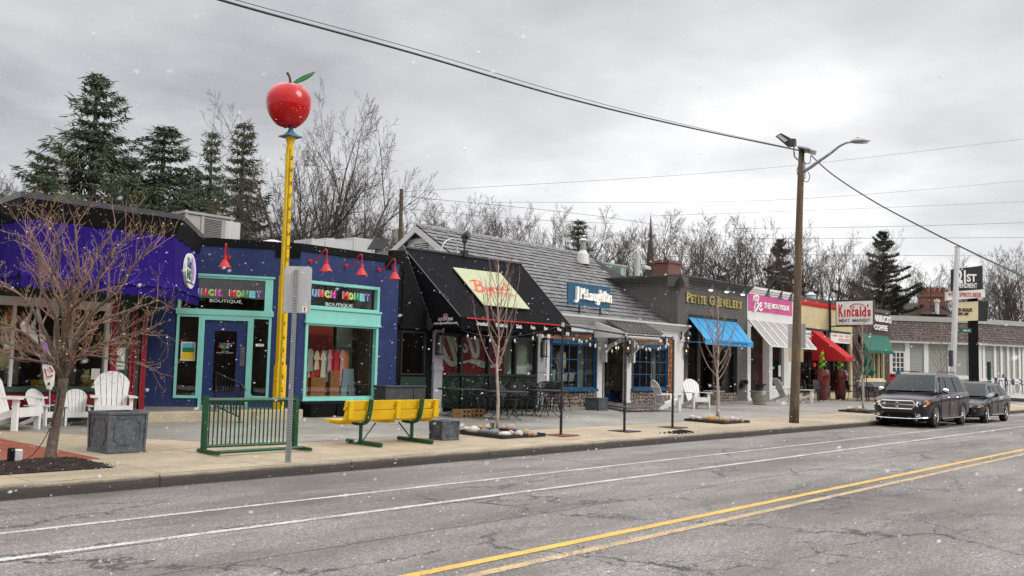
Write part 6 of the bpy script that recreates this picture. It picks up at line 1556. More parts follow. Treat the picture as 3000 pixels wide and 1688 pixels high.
def rad(z):return .155 if z<s1_ else (.125 if z<s2_ else .098)
q=MB();fp=FT.px(848,1142)[1];sp_=(FT.px(838,913)[1]-fp)/6;k=0
z=fp-sp_*1.4
while z<s3_-.05:
    r_=rad(z)*math.cos(math.pi/8);L=[.035,.05,.035,.065][k%4]*(r_/.14);q.fbox(FT,-.01*r_/.1,-.01*r_/.1+L,z-.005,z+.005,r_-.002,r_+.003);z+=sp_/12;k+=1
q.build('ruler_ticks','black',t)
for n in range(1,21):
    z=fp+sp_*(n-2);r_=rad(z)*math.cos(math.pi/8)
    if z>s3_-.03 or z<.35:continue
    s=str(n);w_=.036 if n<10 else .062
    text_mb(s,FT,r_*.30,z-.045,r_*.30+w_,z+.045,r_-.001,r_+.004,.012).build('number','black',t)
q=MB();pc=FT.p(0,zf,0);q.slab([pc+P3(-.20,-.20,.03),pc+P3(.20,-.20,.03),pc+P3(.20,.20,.03),pc+P3(-.20,.20,.03)],.03)
zs_=zat(378,846);n=4
for (r0,z0),(r1,z1) in (((.15,.03),(.06,.13)),((.06,.13),(.035,.2)),((.035,.2),(.03,zs_-zf+.15))):
    o=len(q.v)
    for r_,z in ((r0,z0),(r1,z1)):
        for a,c in ((-1,-1),(1,-1),(1,1),(-1,1)):q.v.append(pc+P3(a*r_,c*r_,z))
    q.f+=[(o+j,o+(j+1)%4,o+(j+1)%4+4,o+j+4) for j in range(4)]
q.build('cap_bracket','blue_metal',t)
zc_=(zat(240,846)+zat(378,846))/2;hh=(zat(240,846)-zat(378,846))/2;cu_=FT.px(846,306)[0];hw=(FT.px(912,306)[0]-FT.px(779,306)[0])/2
q=MB();nu,nv=40,26;ac=FT.p(cu_,zc_,0)
for i in range(nv+1):
    ph=math.pi*i/nv;cz=math.cos(ph);sr=math.sin(ph)
    # apple profile: wide shoulders, narrower base, dimples top and bottom
    r_=sr*(1.0+.10*cz-.08*(cz<0)*cz*cz);z=cz*(1-.30*max(0,cz)**6*(1-sr)-.0)
    if cz>.85:z-=(cz-.85)*.9
    if cz<-.85:z+=(-cz-.85)*.8
    for j in range(nu):
        a=2*math.pi*j/nu;lob=1+.035*math.cos(5*a+.5)*max(0,-cz)**1.5;zz=z+(.05*math.cos(5*a+.5)*(max(0,-cz)**4))
        q.v.append(ac+Ut*(r_*hw*lob*math.cos(a))+dirc*(r_*hw*.92*lob*math.sin(a))+P3(0,0,zz*hh*1.03))
for i in range(nv):
    for j in range(nu):
        a=i*nu+j;c=i*nu+(j+1)%nu;q.f.append((a,a+nu,c+nu,c))
q.build('apple','apple_red',t,smooth=True)
q=MB();q.tube([FT.p(*FT.px(x,y),0) for x,y in ((851,246),(850,232),(847,222),(841,213))],[.03,.028,.028,.034],8);q.build('apple_stem','apple_stem',t,smooth=True)
q=MB();lp=[FT.px(x,y) for x,y in ((858,243),(868,234),(885,224),(905,216),(922,211),(925,210),(915,222),(902,232),(888,239),(870,245))];q.fprism(FT,lp,.0,.03);lf=q.build('apple_leaf','leaf_green',t)
q=MB()
for a,c in (((872,240),(878,230)),((882,238),(888,226)),((893,233),(898,221)),((903,227),(908,216))):ribbon(q,FT,[FT.px(*a),FT.px(*c)],.010,.03,.034,False)
ribbon(q,FT,[FT.px(862,242),FT.px(890,231),FT.px(922,212)],.008,.03,.034);q.build('leaf_veins','leaf_vein',lf)
# ---- street sign post (back of the sign)
sx0,sy0=8.22,11.36;t=thing('street_sign','grey back of a rounded street sign on a perforated steel post at the kerb','street sign',(sx0,sy0,.15))
FSg=Fr((sx0,sy0),(.72,-.69));q=MB();zt_=FSg.px(858,790)[1]
q.fbox(FSg,-.030,.030,.14,zt_,-.03,.03);q.fbox(FSg,-.038,.038,.14,.42,-.038,.038);o=q.build('post','galv',t)
q=MB();z=.2
while z<zt_-.02:
    for dx in (-.014,.014):q.fbox(FSg,dx-.0055,dx+.0055,z-.0055,z+.0055,.0295 if z>.42 else .0375,.0312 if z>.42 else .0392)
    z+=.0254*1.5
o2=q.build('punched_holes','black',o);o2['kind']='stuff'
r=FSg.rect(845,779,919,918);r=(-.17,.225,r[2],r[3]);q=MB();rr_=.04;pl=[]
for cx_,cz_,a0 in ((r[1]-rr_,r[3]-rr_,0),(r[0]+rr_,r[3]-rr_,90),(r[0]+rr_,r[2]+rr_,180),(r[1]-rr_,r[2]+rr_,270)):
    for k in range(5):a=R(a0+k*22.5);pl.append((cx_+rr_*math.cos(a),cz_+rr_*math.sin(a)))
q.fprism(FSg,pl,-.036,-.031);pt_=q.build('sign_plate','galv_light',t)
q=MB();q.fbox(FSg,r[1]-.12,r[1]-.05,r[2]+.02,r[2]+.10,-.031,-.030);q.build('sticker','sign_white',pt_);q=MB();q.fbox(FSg,r[1]-.095,r[1]-.075,r[2]+.03,r[2]+.09,-.030,-.029);q.build('sticker_print','sign_red',pt_)
# ---- bench
t=thing('bench','long yellow wooden bench with green steel legs seen from behind','bench',(11.4,12.7,gz(12.7)))
g=gz(12.7);x0,x1=10.27,12.50
for i,(z0,z1) in enumerate(((g+.44,g+.605),(g+.612,g+.78))):
    q=MB();q.hexa([P3(x0,12.66,z0),P3(x1,12.66,z0),P3(x1,12.70,z0),P3(x0,12.70,z0),P3(x0,12.61,z1),P3(x1,12.61,z1),P3(x1,12.65,z1),P3(x0,12.65,z1)]);q.build('backrest_board','yellow',t,bevel=.006)
q=MB();
for x in (x0+.09,(x0+x1)/2+.05,x1-.13):q.hexa([P3(x-.045,12.60,g+.47),P3(x+.045,12.60,g+.47),P3(x+.045,12.66,g+.47),P3(x-.045,12.66,g+.47),P3(x-.045,12.56,g+.77),P3(x+.045,12.56,g+.77),P3(x+.045,12.615,g+.77),P3(x-.045,12.615,g+.77)])
q.build('backrest_batten','yellow',t)
for i in range(2):
    y=12.76+.235*i;q=MB();q.box(x0-.0,x1,y,y+.22,g+.405,g+.445);q.build('seat_board','yellow',t,bevel=.006)
q=MB()
for x in (x0+.12,(x0+x1)/2,x1-.2):q.box(x,x+.16,12.8,13.2,g+.365,g+.404)
q.build('seat_batten','yellow',t)
for x in (10.76,11.97):
    q=MB();q.tube([P3(x,12.25,g+.035),P3(x,13.16,g+.055)],.038,10);q.build('foot','bench_green',t,smooth=False)
    q=MB();q.tube([P3(x,12.80,g+.04),P3(x,12.80,g+.37)],.033,10);q.build('leg','bench_green',t)
    q=MB();pts=smoothline([(x,13.05,g+.375),(x,12.85,g+.36),(x,12.70,g+.385),(x,12.61,g+.47),(x,12.57,g+.62),(x,12.545,g+.80)],5)
    for a,c in zip(pts,pts[1:]):q.beam(a,c,.065,.05,(0,-1,.3))
    q.build('backrest_support','bench_green',t)
    q=MB();d=.33 if x<11.5 else -.33;q.tube([P3(x+(.04 if d>0 else -.04),12.78,g+.08),P3(x+d,12.80,g+.37)],.014,6);q.build('brace','bench_green',t)
# ---- bike rack
t=thing('bike_rack','dark green steel bike rack with vertical bars standing on the pavement','bike rack',(8.5,12.9,gz(12.9)))
p0=P3(7.82,12.95,gz(12.95));p1=P3(9.36,12.78,gz(12.78));up_=P3(0,0,1);hh=.80
q=MB();q.beam(p0+P3(0,0,.02),p0+P3(0,0,.86),.07,.07);q.build('end_post','bench_green',t);q=MB();q.beam(p1+P3(0,0,.02),p1+P3(0,0,.86),.07,.07);q.build('end_post','bench_green',t)
q=MB();q.tube([p0+P3(0,0,hh),p1+P3(0,0,hh)],.033,10);q.build('top_rail','bench_green',t);q=MB();q.tube([p0+P3(0,0,.10),p1+P3(0,0,.10)],.026,10);q.build('bottom_rail','bench_green',t)
q=MB()
for i in range(1,22):
    s=i/22;a=p0.lerp(p1,s);q.tube([a+P3(0,0,.1),a+P3(0,0,hh)],.0115,6)
q.build('bars','bench_green',t)
dn_=P3(-.11,-.99,0)
for p in (p0,p1):
    q=MB();q.tube([p+P3(0,0,.03)-dn_*.18,p+P3(0,0,.035)+dn_*.52],.030,8);q.build('foot','bench_green',t)
q=MB();q.tube([p0+dn_*.48+P3(.0,0,.05),p1+dn_*.3+P3(0,0,.05)],.026,8);q.build('base_tube','bench_green',t)
# ---- lead look planters
def lead_planter(label,cx_,cy_,w,h,rz=0):
    t=thing('planter',label,'planter',(0,0,0),'grey lead look planters');t['x']=0;del t['x']
    q=MB();a=w/2*.93;b_=w/2
    q.hexa([P3(-a,-a,.03),P3(a,-a,.03),P3(a,a,.03),P3(-a,a,.03),P3(-b_*.97,-b_*.97,h*.93),P3(b_*.97,-b_*.97,h*.93),P3(b_*.97,b_*.97,h*.93),P3(-b_*.97,b_*.97,h*.93)])
    q.build('box','zinc',t)
    q=MB();q.box(-a-.025,a+.025,-a-.025,a+.025,0,h*.07);q.box(-a-.012,a+.012,-a-.012,a+.012,h*.07,h*.1)
    e=b_+.015
    for (x0,x1,y0,y1) in ((-e,e,-e,-e+.045),(-e,e,e-.045,e),(-e,-e+.045,-e+.045,e-.045),(e-.045,e,-e+.045,e-.045)):q.box(x0,x1,y0,y1,h*.93,h)
    q.build('rim','zinc',t,bevel=.006)
    q=MB();q.box(-b_+.04,b_-.04,-b_+.04,b_-.04,h*.80,h*.955);rr=random.Random(int(cx_*10));
    for i in range(130 if w>.5 else 40):q.ball(P3(rr.uniform(-b_+.06,b_-.06),rr.uniform(-b_+.06,b_-.06),h*.955),rr.uniform(.008,.022),5,4)
    q.build('soil','soil',t)
    for k in range(4):
        an=k*math.pi/2;Un=P3(math.cos(an),math.sin(an),0);Nn=P3(Un.y,-Un.x,0)
        def pf(u,v):
            s=a+(b_*.97-a)*((v-.03)/(h*.93-.03));return Un*u+Nn*(s+.004)+P3(0,0,v)
        m_=w*.13;c_=w*.11;X=a-m_;z0,z1=h*.20,h*.84;pts=[]
        for (sx_,sz_,a0) in ((1,1,0),(-1,1,1),(-1,-1,2),(1,-1,3)):
            cx2,cz2=X*sx_,(z1 if sz_>0 else z0)
            arc=[]
            for i in range(5):
                th=math.pi/2*i/4;arc.append((cx2-sx_*c_*math.cos(th),cz2-sz_*c_*math.sin(th)))
            if a0%2==0:arc=arc[::-1]
            arc=[(cx2-sx_*0,cz2-sz_*c_) if a0%2==0 else (cx2-sx_*c_,cz2)]+arc[::1]+[(cx2-sx_*c_,cz2) if a0%2==0 else (cx2,cz2-sz_*c_)]
            pts+=arc
        q=MB();q.tube([pf(u,v) for u,v in pts]+[pf(*pts[0])],.009*w/.56,5,False);q.build('panel_moulding','zinc',t)
    q=MB()
    for sx_ in (-1,1):
        for sy_ in (-1,1):q.beam(P3(sx_*a,sy_*a,.03),P3(sx_*b_*.97,sy_*b_*.97,h*.93),.035,.035)
    q.build('corner_trim','zinc',t)
    return place(t,(cx_,cy_,gz(cy_)),rz)
lead_planter('large grey lead look square planter with bare soil beside the brick paving',6.85,13.74,.60,.60,R(2))
lead_planter('small grey lead look square planter just right of the yellow bench',12.87,12.86,.40,.37,R(-6))
lead_planter('small dark planter by the left stone base of the slate roof store',24.6,17.75,.52,.40,R(4))
for lb,x0,x1,y in (('low black planter box under the big shop window, nearer the yellow pole',894,970,18.35),('low black planter box under the big shop window, nearer the dark storage box',976,1014,18.4)):
    a=at(x0,1217,y=y);c=at(x1,1217,y=y);t=thing('window_planter',lb,'planter',((a.x+c.x)/2,y,gz(y)),'low black planter boxes');w_=max(.5,c.x-a.x)
    q=MB();xm=(a.x+c.x)/2;q.hexa([P3(xm-w_/2+.03,y-.17,gz(y)),P3(xm+w_/2-.03,y-.17,gz(y)),P3(xm+w_/2-.03,y+.2,gz(y)),P3(xm-w_/2+.03,y+.2,gz(y)),P3(xm-w_/2,y-.2,gz(y)+.33),P3(xm+w_/2,y-.2,gz(y)+.33),P3(xm+w_/2,y+.23,gz(y)+.33),P3(xm-w_/2,y+.23,gz(y)+.33)]);q.build('box','black',t,bevel=.008)
    q=MB();q.box(xm-w_/2-.01,xm+w_/2+.01,y-.21,y-.17,gz(y)+.30,gz(y)+.345);q.build('rim','black',t)
a=at(1130,1150,y=18.2);c=at(1247,1150,y=18.2);t=thing('storage_box','dark grey storage box standing before the pizza shop corner','storage box',((a.x+c.x)/2,18.3,.3));top=at(1185,1130,y=18.2).z
q=MB();q.box(a.x,c.x,18.2,18.66,.28,top-.05);q.build('body','hvac_dark',t,bevel=.01);q=MB();q.box(a.x-.02,c.x+.02,18.17,18.68,top-.05,top);q.build('lid','coping',t,bevel=.01);q=MB();q.box(a.x+(c.x-a.x)*.68,a.x+(c.x-a.x)*.69,18.19,18.2,.3,top-.06);q.build('seam','black',t)
# ---- adirondack chairs
def adirondack():
    t=thing('adirondack_chair','','chair',(0,0,0),'white slatted garden chairs')
    for s in (-1,1):
        q=MB();q.box(s*.30-.03,s*.30+.03,-.36,-.26,0,.54);q.build('front_leg','chair_white',t,bevel=.004)
        q=MB();q.add([P3(s*.25-.018,-.34,.28),P3(s*.25-.018,-.34,.40),P3(s*.25-.018,.62,.07),P3(s*.25-.018,.66,0),P3(s*.25-.018,.5,0),P3(s*.25+.018,-.34,.28),P3(s*.25+.018,-.34,.40),P3(s*.25+.018,.62,.07),P3(s*.25+.018,.66,0),P3(s*.25+.018,.5,0)],[(0,4,3,2,1),(5,6,7,8,9),(0,1,6,5),(1,2,7,6),(2,3,8,7),(3,4,9,8),(4,0,5,9)]);q.build('rear_leg','chair_white',t)
        q=MB();q.slab([P3(s*.33-.075,-.42,.57),P3(s*.33+.075,-.42,.57),P3(s*.33+.065,.1,.57),P3(s*.33+.02,.42,.57),P3(s*.33-.05,.42,.57),P3(s*.33-.06,.1,.57)],.028);q.build('armrest','chair_white',t)
    q=MB()
    for i in range(6):
        y=-.33+i*.10;z=.40-.33*(y+.34)*.98;q.hexa([P3(-.27,y,z-.02),P3(.27,y,z-.02),P3(.27,y+.085,z-.05),P3(-.27,y+.085,z-.05),P3(-.27,y,z+.004),P3(.27,y,z+.004),P3(.27,y+.085,z-.025),P3(-.27,y+.085,z-.025)])
    q.box(-.27,.27,-.37,-.345,.24,.40);q.build('seat','chair_white',t)
    q=MB();n=6;hts=[.80,.93,1.0,1.0,.93,.80]
    for i in range(n):
        c0=(i-2.5)*.082;c1=(i-2.5)*.108;h=hts[i];pb=lambda z:.17+(z-.2)*.45
        y0,y1=pb(.2),pb(h);w0,w1=.036,.049
        tl=h-.035 if i not in (2,3) else h-.012
        arc=lambda x:1.02-.30*(1-(1-min(1,abs(x)/.335)**2)**.5) if abs(x)<.335 else .72
        lo,hi=arc(c1-w1),arc(c1+w1);hm=arc(c1)
        f=[P3(c0-w0,y0,.2),P3(c0+w0,y0,.2),P3(c1+w1,pb(hi),hi),P3(c1,pb(hm),hm),P3(c1-w1,pb(lo),lo)]
        q.slab([p for p in f],-.02)
    q.build('backrest_slats','chair_white',t)
    q=MB();q.box(-.25,.25,.35,.375,.52,.57);q.beam(P3(-.25,.455,.80),P3(.25,.455,.80),.03,.05);q.build('backrest_rail','chair_white',t)
    return t
proto=adirondack();first=True
def adir(label,x,y,rz,s=1):
    global first
    if first:
        first=False;proto['label']=label;return place(proto,(x,y,gz(y)),rz,s)
    return dup(proto,label,(x,y,gz(y)),rz,s)
adir('large white slatted chair at the far left edge, left of the leaning tree',6.83,17.66,R(33),1.02)
adir('small child size white slatted chair behind the arm of the large one at far left',7.72,18.35,R(22),.66)
adir('small child size white slatted chair right behind the leaning tree trunk',8.24,18.2,R(-18),.66)
adir('large white slatted chair partly hidden behind the big lead planter',8.72,17.75,R(-22),1.02)
adir('white slatted chair in profile before the stone step of the slate roof store',27.0,16.62,R(58),1.0)
adir('white slatted chair facing the street in front of the jeweller window',29.95,17.2,R(-30),1.02)
g_=atg(2292,1176);adir('white slatted chair in profile before the pink boutique window',g_.x,g_.y-.2,R(55),1.05)
g_=atg(2338,1179);adir('white slatted chair half hidden behind the utility pole',g_.x,g_.y-.3,R(20),1.05)
# ---- feather flag
FFl=Fr((6,18.5));t=thing('feather_flag','white and purple feather banner on a pole leaning beside the toy store window','flag',FFl.p(FFl.px(145,1180)[0],.3,0))
f=lambda x,y:FFl.px(x,y)
q=MB();q.tube([FFl.p(f(145,1240)[0],.3,0),FFl.p(*f(146,1150),0),FFl.p(*f(128,960),0),FFl.p(*f(112,900),0),FFl.p(*f(100,866),0)],.011,6);q.box(f(140,1240)[0]+5.7,f(150,1240)[0]+6.3,18.3,18.7,.28,.32);q.build('pole','galv_light',t)
q=MB();L=[(101,869),(105,905),(109,950),(114,1000),(119,1040),(122,1080),(127,1112),(137,1140)];Rr=[(103,870),(114,905),(122,950),(133,1000),(147,1045),(158,1085),(156,1112),(149,1143)]
for i in range(7):
    for k in range(4):
        s0,s1=k/4,(k+1)/4
        def ip(i,s):a=f(*L[i]);b__=f(*Rr[i]);return FFl.p(a[0]*(1-s)+b__[0]*s,a[1]*(1-s)+b__[1]*s,.03+.03*math.sin(s*5+i*.6))
        q.add([ip(i,s0),ip(i,s1),ip(i+1,s1),ip(i+1,s0)],[(0,3,2,1)])
q.build('banner','sign_white',t)
q=MB()
def patch(pts,mat,nm='banner_print',w=.07):
    z=MB();z.fprism(FFl,[f(*p) for p in pts],w,w+.004);z.build(nm,mat,t)
patch([(112,945),(121,950),(125,975),(115,975)],'cloth_lilac');patch([(116,1000),(132,1003),(140,1035),(118,1040)],'cloth_lilac');patch([(120,1042),(143,1042),(148,1060),(122,1066)],'letter_violet')
ps=MB();ribbon(ps,FFl,[f(126,1080),f(132,1105),f(150,1100)],.03,.07,.075,False);ribbon(ps,FFl,[f(140,1075),f(150,1090)],.03,.07,.075,False);ps.build('banner_print','orange_panel',t)
patch([(133,1125),(141,1118),(141,1131)],'black')
q=MB();q.slab([FFl.p(*f(x,y),w) for x,y,w in ((99,870,0),(88,915,.05),(52,952,.1),(58,975,.1),(110,1012,.05),(108,965,0),(104,920,-.02))],.004);q.build('banner_fold','sign_white',t)
z=MB();z.slab([FFl.p(*f(x,y),w) for x,y,w in ((97,895,.06),(84,935,.1),(70,950,.12),(82,955,.12),(100,925,.07))],.002);z.slab([FFl.p(*f(x,y),w) for x,y,w in ((101,950,.05),(102,975,.06),(108,978,.06),(107,955,.05))],.002);z.build('banner_print','black',t)
# ---- hand rail on the step
a=at(628,1205,z=.5);c=atg(701,1239);ta=at(628,1092,y=a.y);tc=at(712,1128,y=c.y-.05)
t=thing('handrail','black iron handrail with thin balusters at the blue shop entrance step','handrail',(a.x,a.y,.5))
a.z=.5;ht=ta.z-.5;A1=P3(a.x,a.y,.5+ht);C1=P3(c.x,c.y,c.z+ht)
q=MB();q.beam(A1,C1,.04,.025);e=C1+(C1-A1).normalized()*.12-P3(0,0,.1);q.beam(C1,e,.04,.025);q.beam(P3(a.x,a.y,.62),P3(c.x,c.y,c.z+.12),.03,.02);q.build('rails','black_metal',t)
q=MB();q.beam(a,A1,.035,.035);q.beam(c,C1,.035,.035);q.box(a.x-.07,a.x+.07,a.y-.05,a.y+.05,.5,.512);q.box(c.x-.07,c.x+.07,c.y-.05,c.y+.05,c.z,c.z+.012);q.build('posts','black_metal',t)
q=MB()
for i in range(1,8):
    s=i/8;q.beam(P3(a.x,a.y,.62).lerp(P3(c.x,c.y,c.z+.12),s),A1.lerp(C1,s),.014,.014)
q.build('balusters','black_metal',t)
# ---- wooden crates
rr=random.Random(3)
g_=at(1371,1229,y=16.9)
for i,lb in enumerate(('slotted wooden crate, lower left of the four','slotted wooden crate, upper left of the four','slotted wooden crate, lower right of the four','slotted wooden crate, upper right of the four')):
    x=17.55+.46*(i//2);z=gz(16.9)+.115*(i%2);t=thing('wooden_crate',lb+' by the tables','crate',(x,16.9,z),'wooden crates under the black tables')
    q=MB();w_,d_,h_=.40,.32,.105
    q.box(x-w_/2,x+w_/2,16.9-d_/2,16.9-d_/2+.012,z,z+.03);q.box(x-w_/2,x+w_/2,16.9-d_/2,16.9-d_/2+.012,z+.078,z+h_)
    for u in (-w_/2,-.035,w_/2-.07):q.box(x+u,x+u+.07,16.9-d_/2,16.9-d_/2+.012,z+.03,z+.078)
    q.build('front','wood_crate',t)
    q=MB();q.box(x-w_/2,x-w_/2+.012,16.9-d_/2+.013,16.9+d_/2,z,z+h_);q.box(x+w_/2-.012,x+w_/2,16.9-d_/2+.013,16.9+d_/2,z,z+h_);q.box(x-w_/2,x+w_/2,16.9+d_/2,16.9+d_/2+.012,z,z+h_);q.build('sides','wood_crate',t)
    q=MB();q.box(x-w_/2+.013,x+w_/2-.013,16.9-d_/2+.013,16.9+d_/2-.001,z+.085,z+.095);q.build('deck','wood_crate',t)
# ---- black mesh tables and chairs
def table(label,x,y,r_=.61):
    t=thing('mesh_table',label,'table',(x,y,gz(y)),'round black mesh patio tables');z=gz(y)+.73
    q=MB();q.lathe((x,y,z),[(.001,-.012),(r_-.01,-.012),(r_,-.03),(r_+.008,-.006),(r_,.006),(.001,.006)],36);q.build('tabletop','black_metal',t)
    for k in range(4):
        an=k*math.pi/2+.4;q=MB();q.tube([P3(x+math.cos(an)*a_,y+math.sin(an)*a_,z+b_) for a_,b_ in smoothline([(.42,-.02),(.36,-.2),(.24,-.42),(.26,-.6),(.42,-.715),(.47,-.69)],4)],.011,6);q.build('leg','black_metal',t)
    q=MB();q.lathe((x,y,z-.45),[(.27,0),(.285,.0),(.285,.012),(.27,.012),(.27,0)],24);q.build('stretcher_ring','black_metal',t)
tl=[(1352,1140,'black round mesh table, leftmost of the three'),(1478,1152,'black round mesh table, middle of the three, behind the thin tree'),(1596,1150,'black round mesh table, rightmost of the three beside a light pole')]
TP=[]
for px,py,lb in tl:
    y=17.5;p=at(px,py,z=1.0) 
    p=at(px,py,y=17.2 if px<1400 else (16.0 if px<1550 else 16.4));TP.append((p.x,p.y));table(lb,p.x,p.y,.62)
def bistro():
    t=thing('mesh_chair','','chair',(0,0,0),'black mesh patio chairs')
    q=MB();q.lathe((0,0,.44),[(.001,0),(.22,0),(.235,.012),(.22,.02),(.001,.012)],20);q.build('seat','black_metal',t)
    ov=[];n=26
    for i in range(n):
        a=2*math.pi*i/n;ov.append((.25*math.cos(a),.27+.035*math.cos(a)**2*-1+.16*(.5+.5*math.sin(a)),.70+.20*math.sin(a)))
    q=MB();q.tube([P3(*p) for p in ov+[ov[0]]],.014,6,False);q.build('backrest_ring','black_metal',t)
    q=MB();n2=14
    for i in range(1,n2):
        x=-.25+.5*i/n2;h=.20*(1-(x/.25)**2)**.5;y=lambda z:.235+.16*(.5+.5*(z-.70)/.20);q.tube([P3(x,y(.70-h),.70-h),P3(x,y(.70+h),.70+h)],.0055,4,False)
    for i in range(1,10):
        z=.5+.4*i/10;w_=.25*(1-((z-.70)/.20)**2)**.5;yy=.235+.16*(.5+.5*(z-.70)/.20);q.tube([P3(-w_,yy,z),P3(w_,yy,z)],.0055,4,False)
    q.build('backrest_mesh','black_metal',t)
    for s in (-1,1):
        q=MB();q.tube([P3(*p) for p in smoothline([(s*.25,.33,.74),(s*.31,.15,.68),(s*.30,-.12,.66),(s*.25,-.2,.60),(s*.23,-.17,.45)],4)],.014,6);q.build('armrest','black_metal',t)
        for sy in (-1,1):
            q=MB();q.tube([P3(*p) for p in smoothline([(s*.19,sy*.16,.45),(s*.22,sy*.2,.25),(s*.22,sy*.21,.08),(s*.26,sy*.27,.0)],4)],.014,6);q.build('leg','black_metal',t)
    return t
bt=bistro();used_=False
cl=[(1412,1205,-30,'black mesh chair leaning in beside the left table'),(1440,1200,-140,'black mesh chair behind the thin tree, back towards the hedge'),(1476,1188,170,'black mesh chair close to the hedge behind the middle table'),(1500,1218,20,'black mesh chair in front of the middle table, nearest the kerb'),(1548,1206,-60,'black mesh chair between the middle and right tables'),(1572,1192,160,'black mesh chair near the right grey column'),(1600,1190,190,'black mesh chair with the highest back by the right column'),(1622,1200,100,'black mesh chair at the right end of the tables'),(1640,1194,80,'black mesh chair touching the stone base of the slate roof store'),(1392,1198,150,'black mesh chair beside the hedge at the left table'),(1425,1192,175,'black mesh chair against the hedge left of the thin tree'),(1515,1186,165,'black mesh chair against the hedge right of the thin tree'),(1585,1206,10,'black mesh chair in front of the rightmost table'),(1535,1214,-15,'black mesh chair with its back to the kerb between two tables'),(1610,1188,150,'black mesh chair tucked behind the rightmost table'),(1385,1212,-70,'black mesh chair near the wooden crates')]
for i,(px,py,rz_,lb) in enumerate(cl):
    p=atg(px,py+2);y=min(p.y,18.0);x=p.x if p.y<18 else at(px,py,y=18.0).x
    if i==0:bt['label']=lb;place(bt,(x,y,gz(y)),R(rz_))
    else:dup(bt,lb,(x,y,gz(y)),R(rz_))
# ---- string light poles
tops=[];PL=[(1643,1276,1648,952,'black light pole with square base, leftmost of three, by the tables'),(1829,1264,1825,980,'black light pole with square base, middle of three'),(1970,1253,1969,990,'black light pole with square base, rightmost of three')]
for bx_,by_,tx,ty,lb in PL:
    g_=atg(bx_,by_);tp=at(tx,ty,y=g_.y);t=thing('light_pole',lb,'pole',g_,'portable poles for the string lights');h=tp.z-g_.z
    q=MB();q.box(g_.x-.28,g_.x+.28,g_.y-.28,g_.y+.28,g_.z,g_.z+.018);q.build('base_plate','rust' if bx_<1700 else 'black_metal',t)
    q=MB();q.tube([g_,g_+P3(0,0,.72)],.030,10);q.tube([g_+P3(0,0,.28),g_+P3(.055,0,.28)],.012,6);q.tube([g_+P3(0,0,.66),g_+P3(.055,0,.66)],.012,6);q.build('lower_tube','black_metal',t)
    q=MB();tp=P3(g_.x,g_.y,g_.z+h);q.tube([g_+P3(0,0,.7),tp],.021,8);q.build('upper_tube','black_metal',t)
    q=MB();q.tube([tp-P3(0,0,.04),tp+P3(0,0,.05)],.034,8);q.build('top_joint','galv_light',t);tops.append(tp)
t=thing('cross_bar','long black pipe joining the tops of the light poles','pipe',tops[0],None)
q=MB();q.tube(tops,.021,8);q.build('pipe','black_metal',t)
def strand(label,pts,n,sag,bulbs):
    t=thing('string_lights',label,'string lights',pts[0],'festoon lights over the patio');q=MB();P=[]
    for a,c in zip(pts,pts[1:]):
        for i in range(13):
            s=i/12;p=a.lerp(c,s)-P3(0,0,sag*4*s*(1-s));P.append(p)
    q.tube(P,.005,4,False);q.build('cable','black_metal',t)
    for k in range(bulbs):
        p=P[int((k+.7)/(bulbs+.4)*(len(P)-1))];b_=MB();b_.tube([p,p-P3(0,0,.07)],.013,6);b_.build('socket','black_metal',t);b_=MB();b_.lathe(p-P3(0,0,.155),[(.001,0),(.013,.008),(.022,.03),(.021,.055),(.012,.09)],8);b_.build('bulb','offwhite',t,smooth=True)
aw_l=at(1350,966,y=17.3);jm=at(1820,975,y=18.0)
strand('festoon lights from the awning to the left pole',[aw_l,tops[0]],1,.22,7)
strand('festoon lights between the left and middle poles',[tops[0],tops[1]],1,.25,6)
strand('festoon lights between the middle and right poles',[tops[1],tops[2]],1,.22,6)
w1=at(1745,1000,y=19.0);w2=at(1800,985,y=18.5)
strand('festoon lights from the left pole back to the blue window',[tops[0],at(1740,972,y=18.9)],1,.25,6)
strand('festoon lights under the small porch roof',[at(1740,990,y=18.9),tops[1]+P3(0,0,-.05)],1,.3,5)
strand('festoon lights from the right pole back to the white corner post',[tops[2],at(1850,985,y=18.2)],1,.25,5)
